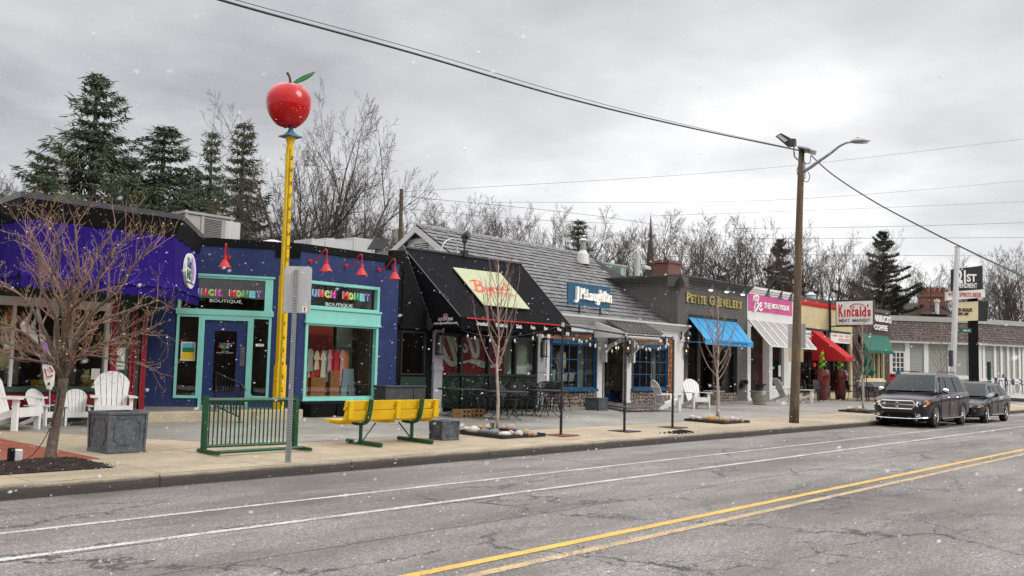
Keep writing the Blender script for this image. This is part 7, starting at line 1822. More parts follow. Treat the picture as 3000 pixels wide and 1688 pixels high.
# ---- tree beds
def bed(label,x0,x1,y0,y1,nr,seed,mats,mulch=False):
    y_=(y0+y1)/2;t=thing('tree_bed',label,'tree bed',((x0+x1)/2,y_,gz(y_)))
    q=MB();z0=gz(y0);z1=gz(y1)
    for (a,b_,c,d) in ((x0,x1,y0,y0+.02),(x0,x1,y1-.02,y1),(x0,x0+.02,y0+.02,y1-.02),(x1-.02,x1,y0+.02,y1-.02)):
        q.hexa([P3(a,c,gz(c)-.02),P3(b_,c,gz(c)-.02),P3(b_,d,gz(d)-.02),P3(a,d,gz(d)-.02),P3(a,c,gz(c)+.07),P3(b_,c,gz(c)+.07),P3(b_,d,gz(d)+.07),P3(a,d,gz(d)+.07)])
    if not mulch:q.build('edging','black_metal',t)
    q=MB();n=18;o=0;rr=random.Random(seed)
    for i in range(n+1):
        for j in range(n+1):
            u,v=i/n,j/n;x=x0+.02+(x1-x0-.04)*u;y=y0+.02+(y1-y0-.04)*v;e=min(u,1-u,v,1-v)
            q.v.append(P3(x+rr.uniform(-.015,.015)*(e==0)*3,y,gz(y)+(.03 if not mulch else .012)+min(1,e*5)*(.05 if mulch else .02)+rr.uniform(-.012,.012)*(e>0)))
    for i in range(n):
        for j in range(n):a=i*(n+1)+j;q.f.append((a,a+n+1,a+n+2,a+1))
    q.build('mulch','mulch',t)
    if mulch:
        q=MB()
        for i in range(900):
            x=rr.uniform(x0+.03,x1-.03);y=rr.uniform(y0+.03,y1-.03);u=(x-x0)/(x1-x0);v=(y-y0)/(y1-y0);e=min(u,1-u,v,1-v);c=P3(x,y,gz(y)+.02+min(1,e*5)*.05);d=P3(rr.gauss(0,1),rr.gauss(0,1),rr.gauss(0,.4)).normalized()*rr.uniform(.01,.028);f_=d.orthogonal().normalized()*.006;q.add([c-d-f_,c+d-f_,c+d+f_,c-d+f_],[(0,1,2,3)])
        q.build('bark_chips','mulch',t)
    return t
RM=['rock_pale','rock_tan','rock_grey','rock_pink','rock_orange','rock_pale']
def rock(label,x,y,r_,mt,seed):
    rr=random.Random(seed);q=MB();s3=(rr.uniform(1.,1.5),rr.uniform(.8,1.1),rr.uniform(.6,.8));n,m_=12,8
    q.ball((0,0,0),r_,n,m_,s3);
    for v in q.v:
        k=1+.16*mnoise.noise(v*(1.6/r_)*.5+Vector((seed*3.1,0,0)))+.08*mnoise.noise(v*(3.5/r_)*.5+Vector((0,seed*1.7,0)));v*=k
    o=q.build('rock',mt,smooth=True);tag(o,label,'rock','rounded rocks round the young trees');o.location=(x,y,gz(y)+.04+r_*s3[2]*.55);o.rotation_euler=(0,0,rr.uniform(0,3));return o
NR=['first','second','third','fourth','fifth','sixth','seventh','eighth','ninth','tenth','eleventh','twelfth','thirteenth']
def rocks(where,L,seed):
    for i,(px,py,r_,mt,desc) in enumerate(L):
        p=atg(px,py);rock(desc+' '+where,p.x,p.y,r_,mt,seed+i)
bed('black edged square tree bed ringed with large rounded rocks, nearest the bench',14.0,15.35,12.36,13.72,0,1,RM)
W1='in the tree bed nearest the bench'
rocks(W1,[(1366,1268,.085,'rock_pale','pale round rock at the left end'),(1388,1272,.105,'rock_pale','long pale rock second from the left'),(1408,1261,.08,'rock_orange','orange rock at the back left'),(1418,1276,.09,'rock_grey','dark grey green rock left of centre'),(1432,1261,.085,'rock_pale','pale rock at the back, left of the trunk'),(1447,1279,.10,'rock_grey','grey rock at the front centre'),(1478,1283,.10,'rock_pale','speckled pale rock at the front'),(1476,1263,.07,'rock_tan','tan rock behind the trunk'),(1495,1264,.10,'rock_pink','pale pink rock back right'),(1497,1281,.09,'rock_pink','upright pinkish rock front right of centre'),(1520,1282,.095,'rock_pale','flat pale rock third from the right'),(1543,1281,.10,'rock_tan','tan rock second from the right'),(1560,1281,.08,'rock_pink','pink rock at the right end'),(1515,1270,.07,'rock_grey','small grey rock at the back right')],100)
bed('black edged tree bed with mixed rocks before the jeweller',23.25,24.75,12.5,13.75,0,2,RM)
W2='in the tree bed before the jeweller'
rocks(W2,[(2028,1232,.10,'rock_pale','pale rock at the left end'),(2048,1233,.10,'rock_pale','second pale rock from the left'),(2066,1233,.10,'rock_pink','pinkish rock left of the trunk'),(2083,1237,.12,'rock_orange','broad tan orange rock'),(2100,1238,.11,'rock_tan','tan rock in front of the trunk'),(2122,1240,.13,'rock_tan','big tan rock right of the trunk'),(2125,1232,.07,'rock_pink','small pink rock behind the big tan one'),(2145,1238,.11,'rock_pale','pale rock third from the right'),(2160,1239,.12,'rock_pink','rosy rock second from the right'),(2172,1240,.09,'rock_pink','small rosy rock at the right end')],200)
bed('black edged tree bed half hidden behind the parked black car',35.1,36.9,12.9,14.1,0,3,RM)
W3='in the tree bed by the parked car'
rocks(W3,[(2490,1204,.13,'rock_pale','pale rock at the left end'),(2505,1206,.14,'rock_tan','tan rock in the middle left'),(2521,1206,.14,'rock_pale','pale rock beside the trunk'),(2536,1209,.13,'rock_grey','grey rock right of the trunk')],300)
bed('low bark mulch bed round the leaning tree at the left corner',4.2,6.02,11.98,13.1,0,4,RM,True)
g_=atg(2010,1270);m=MB();rr=random.Random(7)
for i in range(260):
    a=rr.uniform(0,6.28);d=abs(rr.gauss(0,.5));x=g_.x+math.cos(a)*d*.55;y=g_.y+.15+math.sin(a)*d*.22;m.ball((x,y,gz(y)+max(0,.06-.05*d)),rr.uniform(.01,.028),5,4)
o=m.build('mulch_pile','mulch');o['kind']='stuff'
# small boxes in the beds
def smallbox(label,px,py,mat,cat='electric box',nm='electric_box',h=.14,w=.08):
    p=atg(px,py);t=thing(nm,label,cat,p);q=MB();q.box(p.x-w/2,p.x+w/2,p.y-.03,p.y+.03,p.z,p.z+h);q.build('housing',mat,t,bevel=.006);q=MB();q.box(p.x-w*.32,p.x+w*.32,p.y-.036,p.y-.03,p.z+h*.35,p.z+h*.85);q.build('cover','hvac_dark',t)
smallbox('small grey outlet box standing among the rocks by the thin tree',1441,1262,'galv',h=.20,w=.10)
smallbox('small outlet box among the rocks by the parked car',2510,1203,'galv_light',h=.2,w=.12)
smallbox('small silver outlet box behind the rocks before the jeweller',2084,1228,'galv_light',h=.10,w=.16)
p=P3(5.02,12.80,gz(12.8)+.06);t=thing('electric_box','low black outlet with clear plastic cover at the left mulch bed','electric box',p);q=MB();q.box(p.x-.06,p.x+.0,p.y-.05,p.y+.04,p.z-.05,p.z+.17);q.build('housing','black',t,bevel=.006);q=MB();q.box(p.x+.0,p.x+.10,p.y-.06,p.y+.04,p.z,p.z+.15);q.build('clear_cover','galv_light',t,bevel=.015)
t=thing('power_cord','thin black cord hanging from the leaning tree down to the outlet','cord',(5.3,12.9,.2));q=MB();q.tube([P3(*p_) for p_ in smoothline([(5.05,12.85,.22),(5.2,12.95,.22),(5.42,13.1,.32),(5.6,13.2,.55),(5.68,13.15,.85),(5.62,12.95,1.15)],6)],.006,5);q.build('cable','black',t)
# ---- stone urn planter
p=atg(2225,1186);t=thing('urn_planter','weathered stone planter holding a black iron urn by the pink boutique','planter',p)
q=MB();q.lathe(p,[(.2,0),(.27,.03),(.26,.08),(.29,.2),(.33,.4),(.36,.5),(.40,.53),(.40,.57),(.36,.57),(.3,.5),(.001,.5)],20);
q.build('stone_pot','stone_urn',t,smooth=False)
q=MB();q.lathe(p+P3(0,0,.5),[(.16,0),(.17,.04),(.15,.14),(.18,.26),(.25,.32),(.30,.34),(.30,.36),(.24,.35),(.001,.3)],20);q.build('iron_urn','black_metal',t)
p=atg(2092,1187);t=thing('stone_planter','grey stone bowl planter behind the jeweller chair','planter',p);q=MB();q.lathe(p,[(.2,0),(.22,.2),(.36,.48),(.42,.52),(.42,.56),(.34,.54),(.001,.5)],18);q.build('bowl','stone_urn',t)
# ---- metal chairs by the butcher
def metal_chair(lb,px,py,rz_):
    p=atg(px,py);t=thing('metal_armchair',lb,'chair',(0,0,0),'dark metal armchairs at the meat market')
    q=MB();q.box(-.24,.24,-.22,.22,.42,.445);q.build('seat','black_metal',t);q=MB();q.hexa([P3(-.24,.22,.5),P3(.24,.22,.5),P3(.24,.235,.5),P3(-.24,.235,.5),P3(-.2,.30,.92),P3(.2,.30,.92),P3(.2,.315,.92),P3(-.2,.315,.92)]);q.build('backrest','black_metal',t)
    for s in (-1,1):
        q=MB();q.tube([P3(*a) for a in smoothline([(s*.28,-.30,0),(s*.28,-.25,.4),(s*.28,-.2,.64),(s*.28,0,.68),(s*.27,.26,.66),(s*.27,.30,.3),(s*.27,.36,0)],4)],.014,6);q.build('side_frame','black_metal',t)
    place(t,(p.x,p.y-.1,gz(p.y)),R(rz_),1.1)
metal_chair('dark metal armchair left of the red planters',2372,1176,20);metal_chair('dark metal armchair behind the left red planter',2400,1174,-10);metal_chair('dark metal armchair right of the red planters',2494,1174,40)
for i,(px,py) in enumerate(((2545,1172),(2580,1172))):
    p=atg(px,py);p.y-=.6;table(['black table at the coffee shop window, left of two','black table at the coffee shop window, right of two'][i],at(px,py,y=p.y).x,p.y,.5)
for i,(px,lb) in enumerate(((2530,'black chair at the left coffee shop table'),(2562,'black chair between the two coffee shop tables'),(2592,'black chair beside the front wheel side of the parked car'))):
    p=atg(px,1172);y=p.y-.6;dup(bt,lb,(at(px,1172,y=y).x,y,gz(y)),R(70*i),group='black chairs at the coffee shop')
# ---- utility pole
g_=atg(2326,1239);tp=at(2348,442,y=g_.y)
t=thing('utility_pole','weathered wooden utility pole at the kerb carrying a street lamp and floodlight','utility pole',g_)
q=MB();pts=[];rad_=[];n=14
for i in range(n+1):
    s=i/n;pts.append(g_.lerp(tp,s)+P3(.02*math.sin(s*7),0,0));rad_.append(.142-.055*s)
q.tube(pts,rad_,14);q.build('pole','wood_pole',t,smooth=True)
PXp=tp.x;UQ=lambda x,y:(2240+x/4.392,370+y/4.392)
up3=lambda x,y,xo=0:at(*UQ(x,y),x=PXp+xo)
q=MB();arm=[up3(495,590),up3(600,522),up3(700,450),up3(850,345),up3(960,258),up3(1050,212),up3(1135,200)];q.tube(arm,[.055,.052,.048,.043,.038,.034,.03],10);q.box(arm[0].x-.07,arm[0].x+.07,arm[0].y-.05,arm[0].y+.12,arm[0].z-.2,arm[0].z+.3);ar=q.build('lamp_arm','galv',t,smooth=False)
h0=up3(1120,205);h1=up3(1360,188);d=(h1-h0);L=d.length
q=MB();ns=10
for i in range(ns+1):
    s=i/ns;w_=.03+.13*math.sin(math.pi*min(1,s*1.05+.06))**.6;hh_=.02+.055*math.sin(math.pi*min(1,s+.12))**.7;c=h0.lerp(h1,s)
    for j in range(10):
        a=2*math.pi*j/10;q.v.append(c+P3(math.cos(a)*w_,0,max(-.35,math.sin(a))*hh_*1.4))
for i in range(ns):
    for j in range(10):
        a=i*10+j;b_=i*10+(j+1)%10;q.f.append((a,b_,b_+10,a+10))
q.f.append(tuple(range(10))[::-1]);q.f.append(tuple(range(ns*10,ns*10+10)));hd=q.build('lamp_head','galv',ar,smooth=True)
c=h0.lerp(h1,.35)+P3(0,0,.08);q=MB();q.lathe(c,[(.035,0),(.035,.05),(.001,.055)],8);q.build('photocell','galv',hd)
c0_=h0.lerp(h1,.45);c1_=h0.lerp(h1,.85);q=MB();q.box(c0_.x-.09,c0_.x+.09,min(c0_.y,c1_.y),max(c0_.y,c1_.y),min(c0_.z,c1_.z)-.045,min(c0_.z,c1_.z)-.03);q.build('lens','offwhite',hd)
q=MB();q.tube([up3(465,440),up3(420,425),up3(385,390),up3(378,320),up3(380,240)],.030,8);fa=q.build('floodlight_arm','galv',t)
fc=[up3(*p) for p in ((137,130),(210,88),(385,182),(300,268))]
q=MB();off_=P3(-.10,0,0)
q.slab([fc[0],fc[3],fc[2],fc[1]],.09);fh=q.build('floodlight_head','hvac_dark',fa)
q=MB();fi=[up3(*p,-.06) for p in ((160,128),(200,108),(300,180),(258,205))];q.slab([fi[0],fi[3],fi[2],fi[1]],.01);q.build('floodlight_lens','galv_light',fh)
q=MB();c=up3(360,205);q.box(c.x-.08,c.x+.08,c.y-.09,c.y+.09,c.z-.13,c.z+.09);q.build('floodlight_knuckle','hvac_dark',fh)
q=MB()
for i in range(7):
    a=up3(432+i*22,262+i*4,-.25);c=up3(465+i*22,318+i*4,.2);q.beam(a,c,.05,.045)
q.build('crossarm_clamps','galv',t)
a=up3(560,318);q=MB();c=up3(650,345);q.beam(a,c,.14,.13);q.build('junction_box','hvac_grey',t)
q=MB()
for pth in (((510,450),(530,480),(570,475),(592,440),(590,380)),((430,520),(418,570),(425,625),(455,640)),((495,600),(500,680),(530,718),(565,700),(580,640),(560,590)),((450,330),(520,340),(600,330),(640,360))):
    q.tube([up3(*p,-.02) for p in smoothline([tuple(map(float,p)) for p in pth],4)],.012,5)
q.build('cables','black_metal',t)
q=MB()
for py in (925,965):
    z=up3(440,py).z;s=(z-g_.z)/(tp.z-g_.z);c=g_.lerp(tp,s);q.lathe(c,[(.128-.05*s+.006,-.008),(.128-.05*s+.006,.008)],12)
q.build('bands','galv',t)
def polesign(x0,y0,x1,y1,mat):
    a=at(*Oc(x0,y1),x=PXp+.16);c=at(*Oc(x1,y0),x=PXp+.16);q=MB();q.box(PXp+.155,PXp+.165,c.y,a.y,a.z,c.z);return q.build('sign_plate',mat,t)
polesign(1012,490,1160,695,'galv_light');polesign(1015,697,1140,812,'cream')
# ---- overhead wires
def wire(label,pts,r_,k=10,nm='overhead_wire'):
    t=thing(nm,label,'wire',pts[0],'overhead wires');q=MB();q.tube([P3(*p) for p in smoothline([tuple(p) for p in pts],k)],r_,5,False);q.build('cable','black_metal',t)
def yat(sx,sy,y):return at(sx,sy,y=y)
wire('thick twisted overhead cable running from the upper left to the utility pole',[yat(560,-25,12.3),yat(760,33,12.3),yat(1212,157,12.2),yat(1650,285,12.1),yat(2000,370,12.),yat(2340,441,11.95)],.021)
wire('thin second cable just above the thick one at upper left',[yat(600,-25,12.3),yat(800,30,12.3),yat(1230,148,12.2),yat(1660,276,12.1),yat(2000,364,12.),yat(2330,437,11.95)],.007)
wire('overhead cable falling from the utility pole towards the far right',[at(2376,455,y=11.9),at(2440,512,y=11.),at(2560,590,y=9.5),at(2700,665,y=8),at(2860,745,y=6.5),at(3020,820,y=5)],.02)
wl_=[((1180,562),(2200,497),(3020,405)),((1445,593),(2300,585),(3020,528)),((1910,633),(2500,612),(3020,590)),((2150,670),(2600,664),(3020,652)),((2150,700),(2600,698),(3020,696)),((1980,745),(2600,748),(3020,751)),((1180,575),(1800,640),(2400,740)),((1180,610),(1500,640),(1800,655))]
for i,w_ in enumerate(wl_):
    wire('thin far wire number crossing the sky '+['from the brown pole up to the right edge','just below the bright cloud','above the bare tree tops','level through the tree tops','just under the tree top line','low across the trees','from the brown pole down behind the jeweller','low behind the slate roof'][i],[PD(x,y,62+k*10) for k,(x,y) in enumerate(w_)],.014 if i>2 else .010)
for o in bpy.data.objects:
    if o.get('label','').startswith('thin far wire number '):o['label']=o['label'].replace('number ','')
# brown pole behind
b0=PD(1178,740,60);b1=PD(1176,554,60);t=thing('utility_pole','brown wooden pole behind the pizza shop roof','utility pole',(b0.x,b0.y,0));q=MB();q.tube([(b0.x,b0.y,0),b1],[.16,.12],10);q.build('pole','wood_pole',t)
q=MB();c=PD(1160,692,60);q.lathe(c,[(.28,-.5),(.28,.4),(.2,.5),(.001,.5)],12);q.build('transformer','hvac_grey',t)
# leaning street pole with signs
a=at(2787,1094,y=12.5);a0=P3(a.x-.05,12.5,.15);c=at(2805,725,y=12.5);t=thing('street_pole','leaning grey steel pole with green street name signs behind the parked cars','street pole',a0)
q=MB();q.tube([a0,c],[.14,.11],12);q.build('pole','galv_light',t)
q=MB();q.lathe(c,[(.12,0),(.12,.04),(.001,.05)],10);q.build('cap','galv',t)
q=MB();z=at(2777,1050,y=12.5);q.box(z.x-.1,z.x+.08,12.3,12.45,z.z-.35,z.z+.35);q.build('signal_box','hvac_dark',t)
FSS=Fr((c.x,12.4),(rt.x,rt.y));r=FSS.rect(*Dc(962,680),*Dc(1078,712),.15);q=MB();q.fbox(FSS,*r,.13,.15);ss=q.build('street_name_sign','street_green',t)
text_mb('N',FSS,r[0]+.1,r[2]+.05,r[0]+.16,r[2]+.13,.15,.156).build('lettering','pearl_white',ss);text_mb('56th St',FSS,r[0]+.35,r[2]+.05,r[1]-.06,r[3]-.05,.15,.156,.02).build('lettering','pearl_white',ss)
r=FSS.rect(*Dc(956,725),*Dc(976,752),.15);q=MB();q.fbox(FSS,*r,.10,.12);q.build('street_name_sign','street_green',t)
# parking lot posts
def post(lb,x,y0,y1,dep,mat,wd=.05,grp='white bollards by the liquor store',nm='bollard'):
    c=PD(*Dc(x,y1),dep);d=PD(*Dc(x,y0),dep);t=thing(nm,lb,'post',c,grp);q=MB();q.tube([P3(c.x,c.y,c.z-.25),P3(c.x,c.y,d.z)],wd,8);q.build('post',mat,t);return t,d
post('white bollard left of the man in blue',1287,1030,1150,76,'pearl_white',.09);post('white bollard directly in front of the man in blue',1303,1030,1150,76,'pearl_white',.09);post('white bollard right of the man in blue',1360,1080,1145,78,'pearl_white',.08);post('white bollard at the far right of the row',1420,1050,1145,78,'pearl_white',.08)
for i,(x,y) in enumerate(((1243,1030),(1363,1040),(1419,1042))):
    t,d=post(['small blue parking sign left of the man','small blue parking sign right of the man','small blue parking sign at the far right'][i],x,y,1130,79,'galv_light',.03,'blue parking signs by the liquor store','parking_post')
    q=MB();q.box(d.x-.16,d.x+.16,d.y-.16,d.y+.02,d.z-.5,d.z-.0);q.build('sign_plate','teal_blue',t)
t,d=post('dark green post beside the black pylon',1203,918,1065,62,'dark_green',.13,None,'green_post')
t=thing('hoop_rail','low dark red tube railing of hoops before the liquor store','railing',PD(*Dc(1300,1100),72));q=MB()
q.tube([PD(*Dc(x,y),72) for x,y in smoothline([(1130.,1062.),(1200,1055),(1300,1050),(1380,1058),(1460,1085)],5)],.03,6)
for x in (1283,1365,1440):q.tube([PD(*Dc(x+22*math.cos(a),1100+48*math.sin(a)),72) for a in [i*.45 for i in range(15)]],.018,5)
q.build('rail','red_trim',t)
g_=PD(*Dc(1500,1165),80)
# a red car glimpsed behind the dark one
# =============================================================== TREES
def rvec(rr):return P3(rr.gauss(0,1),rr.gauss(0,1),rr.gauss(0,1)).normalized()
def bare(seed,H,r0,forks=5,fork_h=.22,spread=.55,lv=4,kids=(6,6,5,4),trunk_mat='bark_far',twig_mat='twig_far',name='bare_tree',up=.25,lean=(0,0),twr=.012,trunk=True,first_len=.62):
    rr=random.Random(seed);TR=MB();TW=MB()
    def branch(p,d,L,r,level,maxlv):
        k=5 if level<2 else (4 if level<3 else 3);pts=[p];rad=[r];q=p;dd=d
        for i in range(k):
            dd=(dd+rvec(rr)*(.16 if level<2 else .24)+P3(0,0,up*.35 if level<3 else up*.18)).normalized();q=q+dd*(L/k);pts.append(q);rad.append(max(twr*.35,r*(1-.72*(i+1)/k)))
        (TR if level<=1 else TW).tube(pts,rad,7 if level==0 else (5 if level==1 else 3),level<1)
        if level>=maxlv:return
        n=kids[min(level,len(kids)-1)]
        for i in range(n):
            t=.25+.75*(i+rr.random()*.8)/n;f=t*k;a=min(int(f),k-1);pp=pts[a].lerp(pts[a+1],f-a);bd_=(pts[a+1]-pts[a]).normalized()
            side=bd_.cross(rvec(rr)).normalized();ang=rr.uniform(.45,.95);nd=(bd_*math.cos(ang)+side*math.sin(ang)+P3(0,0,.12)).normalized()
            nl=L*rr.uniform(.36,.60)*(1.15-.45*t);nr=max(twr*.6,rad[a]*rr.uniform(.42,.62));branch(pp,nd,nl,nr,level+1,maxlv)
    base=P3(0,0,-.3);th=H*fork_h;tp=P3(lean[0]*th,lean[1]*th,th)
    pts=[base,base.lerp(tp,.35)+rvec(rr)*.03*H*.05,base.lerp(tp,.7),tp];TR.tube(pts,[r0*1.25,r0,r0*.9,r0*.8],9)
    for i in range(forks):
        a=2*math.pi*(i+rr.uniform(-.25,.25))/forks;s=spread*rr.uniform(.6,1.15) if i else spread*.15
        d=P3(math.cos(a)*s,math.sin(a)*s,1).normalized();branch(tp-P3(0,0,rr.uniform(0,th*.25)),d,H*first_len*rr.uniform(.8,1.1),r0*rr.uniform(.45,.62),0,lv)
    t=thing(name,'','tree',(0,0,0));TR.build('trunk',trunk_mat,t,smooth=True);TW.build('crown',twig_mat,t)
    t['h']=H;del t['h'];top=max(v.z for v in TW.v);return t,top
def put(proto,top,used,label,px,pyt,dep,group,rz,squash=1):
    c=PD(px,1085,dep);ztop=PD(px,pyt,dep).z;s=(ztop-.3)/top
    loc=(c.x,c.y,.3)
    if not used[0]:
        used[0]=True;proto['label']=label;proto['group']=group;return place(proto,loc,rz,(s*squash,s*squash,s))
    return dup(proto,label,loc,rz,(s*squash,s*squash,s),group)
BT=[]
for i,sd in enumerate((11,23,37,51,68)):
    t,top=bare(sd,12,.20,forks=[5,6,4,5,7][i],fork_h=[.2,.12,.25,.16,.08][i],spread=[.5,.75,.4,.6,.85][i],lv=4,kids=(6,6,5,4),twr=.013)
    BT.append([t,top,[False]])
G1='bare winter trees behind the shops'
row=[(18,395,62,'bare tree at the far left edge of the picture'),(1005,600,58,'low bare tree between the big bare tree and the brown pole'),(1085,540,60,'bare tree just left of the brown pole'),(1150,575,64,'bare tree behind the brown pole'),(1240,590,66,'bare tree above the peak of the slate roof gable'),(1340,572,60,'bare tree above the left part of the slate roof ridge'),(1425,566,58,'tallest bare tree above the slate roof ridge'),(1500,605,64,'bare tree above the middle of the slate roof ridge'),(1590,592,60,'bare tree left of the small dark evergreen'),(1640,620,66,'bare tree right above the blue store sign'),(1760,640,68,'bare tree behind the white flue'),(1835,640,72,'bare tree left of the church spire'),(1895,650,74,'reddish bare tree around the church spire'),(1965,602,60,'wide bare tree behind the brick chimney'),(2040,606,62,'bare tree above the gold letters'),(2085,640,66,'bare tree above the hooked spotlights'),(2160,628,64,'bare tree above the pink sign'),(2215,608,62,'tall bare tree left of the utility pole'),(2270,640,66,'bare tree just left of the utility pole, slim'),(2365,668,70,'bare tree just right of the utility pole'),(2425,672,74,'bare tree above the cream brick wall'),(2480,672,76,'bare tree above the red and green lettered sign'),(2530,700,80,'bare tree between the sign and the tall pine'),(2650,755,124,'bare tree right of the tall pine'),(2700,765,128,'bare tree above the clustered chimneys'),(2760,800,126,'small bare tree left of the leaning steel pole'),(2850,740,118,'bare tree behind the black pylon'),(2905,722,116,'bare tree right of the pylon boards'),(2960,715,120,'bare tree second from the right edge'),(3010,700,118,'bare tree at the right edge of the picture')]
rr=random.Random(77)
for i,(px,py,dp,lb) in enumerate(row):
    k=[0,2,3,4,1][i%5] if i not in (13,) else 1
    put(*BT[k],lb,px,py,dp,G1,rr.uniform(0,6.28),rr.uniform(.85,1.05)) if False else put(BT[k][0],BT[k][1],BT[k][2],lb,px,py,dp,G1,rr.uniform(0,6.28),rr.uniform(.8,1.0))
# low brush behind the blue shop
for i,(px,py,lb) in enumerate(((780,640,'low bare bush behind the blue wall, left of the yellow pole'),(900,620,'low bare bush behind the blue wall, right of the yellow pole'),(965,650,'low bare bush behind the silver duct'),(1040,655,'low bare bush left of the brown pole foot'))):
    k=(4,1,4,1)[i];put(BT[k][0],BT[k][1],BT[k][2],lb,px,py,40+i*3,'low bare bushes behind the blue shop',i*1.3,1.25)
# big vase shaped bare tree
t,top=bare(5,13.5,.36,forks=9,fork_h=.10,spread=.52,lv=4,kids=(7,6,5,4),up=.10,twr=.018,first_len=.80,trunk_mat='bark',twig_mat='bark')
c=PD(880,1085,40);s=(PD(850,165,40).z-.3)/top;t['label']='tall wide bare tree with many upright limbs behind the red apple';place(t,(c.x,c.y,.3),2.1,(s*.72,s*.72,s));t['group']='tall bare trees behind the apple'
t2=dup(t,'second upright bare tree right of the apple, lower than the one behind it',(PD(985,1085,43).x,PD(985,1085,43).y,.3),.6,(s*.5,s*.5,s*.78))
def conifer(seed,H,Rm,lm='needle',dens=1.,droop=.35,name='spruce_tree',pine=False):
    rr=random.Random(seed);TR=MB();CR=MB();TR.tube([P3(0,0,-.3),P3(.05,0,H*.4),P3(0,.05,H*.98)],[.30,.18,.02],9)
    z=H*.10 if not pine else H*.45
    while z<H*.985:
        f=(H-z)/H/(.9 if not pine else .55);f=min(1,f);Rz=Rm*(f**1.12)*rr.uniform(.75,1.15)+.08;nb=rr.randint(5,7) if not pine else rr.randint(3,5);a0=rr.uniform(0,6.28)
        for i in range(nb):
            a=a0+2*math.pi*i/nb+rr.uniform(-.3,.3);L=Rz*rr.choice((.45,.7,.9,1.,1.15,1.3));pts=[];k=7
            for j in range(k+1):
                s=j/k;zz=z-droop*L*math.sin(s*2.1)*.55+ (.28*L*max(0,s-.6)**1.3 *2.2) + (.5*L*s if z>H*.85 else 0)
                pts.append(P3(math.cos(a)*L*s,math.sin(a)*L*s,zz))
            TR.tube(pts,[.045*(1-.85*j/k)*(L/Rm)+.006 for j in range(k+1)],4,False)
            n=int(L*26*dens)+6
            for m_ in range(n):
                s=(rr.random()**.75);f_=s*k;q=min(int(f_),k-1);p=pts[q].lerp(pts[q+1],f_-q);tan=(pts[q+1]-pts[q]).normalized();sd_=tan.cross(P3(0,0,1)).normalized()
                lat=rr.gauss(0,1)*(.10+.20*L/Rm*(1.05-s));c=p+sd_*lat*1.3+P3(0,0,rr.uniform(-.06,.04))
                dv=(tan*rr.uniform(.2,1)+sd_*rr.uniform(-1,1)*.8+P3(0,0,-rr.uniform(.1,1.2) if not pine else rr.uniform(-.2,.9))).normalized();ln=rr.uniform(.12,.30);wv=dv.cross(rvec(rr)).normalized()*rr.uniform(.016,.034)
                CR.add([c-wv,c+wv,c+dv*ln+wv*.3,c+dv*ln-wv*.3],[(0,1,2,3)])
                if pine:
                    for _ in range(3):
                        d2=(dv+rvec(rr)*.8).normalized();w2=d2.cross(rvec(rr)).normalized()*.03;CR.add([c-w2,c+w2,c+d2*ln],[(0,1,2)])
        z+=rr.uniform(.26,.46)*(1 if not pine else 1.25)
    t=thing(name,'','tree',(0,0,0));TR.build('trunk','bark',t);CR.build('crown',lm,t);return t
cA=conifer(3,14.,5.2,dens=3.6);cB=conifer(9,12,3.2,dens=3.0);uA=[False];uB=[False];G2='evergreen trees behind the toy store'
put(cA,14.,uA,'tallest evergreen tree at left above the black roof band',236,176,44,G2,.4,1.45)
put(cB,12.,uB,'small thin evergreen tree, third from the left',590,355,48,G2,1.0,.95)
put(cA,14.,uA,'broad evergreen tree second from the left',446,338,46,G2,2.2,1.75)
put(cB,12.,uB,'evergreen tree just left of the yellow pole',682,326,42,G2,2.6,1.2)
put(cB,12.,uB,'low dark evergreen between the two broad ones',345,430,50,G2,4.,1.6)
put(cB,12.,uB,'low dark evergreen at far left behind the black roof band',95,430,50,G2,5.,1.7)
put(cB,12.,uB,'low dark evergreen between the broad one and the thin one',530,470,52,G2,2.,1.6)
put(cB,12.,uB,'small dark evergreen rising over the white flue',1690,628,64,'evergreens among the bare trees',.5,1.5)
cP=conifer(21,13,3.4,'pine_needle',4.5,-.25,'pine_tree',True);uP=[False]
put(cP,13.,uP,'tall open pine above the white butcher sign',2592,668,92,'open pines at right',.9,1.0)
put(cP,13.,uP,'dark pine left of the utility pole',2285,692,72,'open pines at right',2.4,.95)
# ---- trees on the far side of the road (mirrored in the windows)
for i,(x,y) in enumerate(((4,-13),(14,-14.5),(27,-13),(41,-14),(58,-13.5))):
    s=.85;dup(BT[i%5][0],['bare tree across the road nearest the camera','bare tree across the road, second along','bare tree across the road, third along','bare tree across the road, fourth along','bare tree across the road, farthest along'][i],(x,y,.1),i*1.1,s,'bare trees across the road')
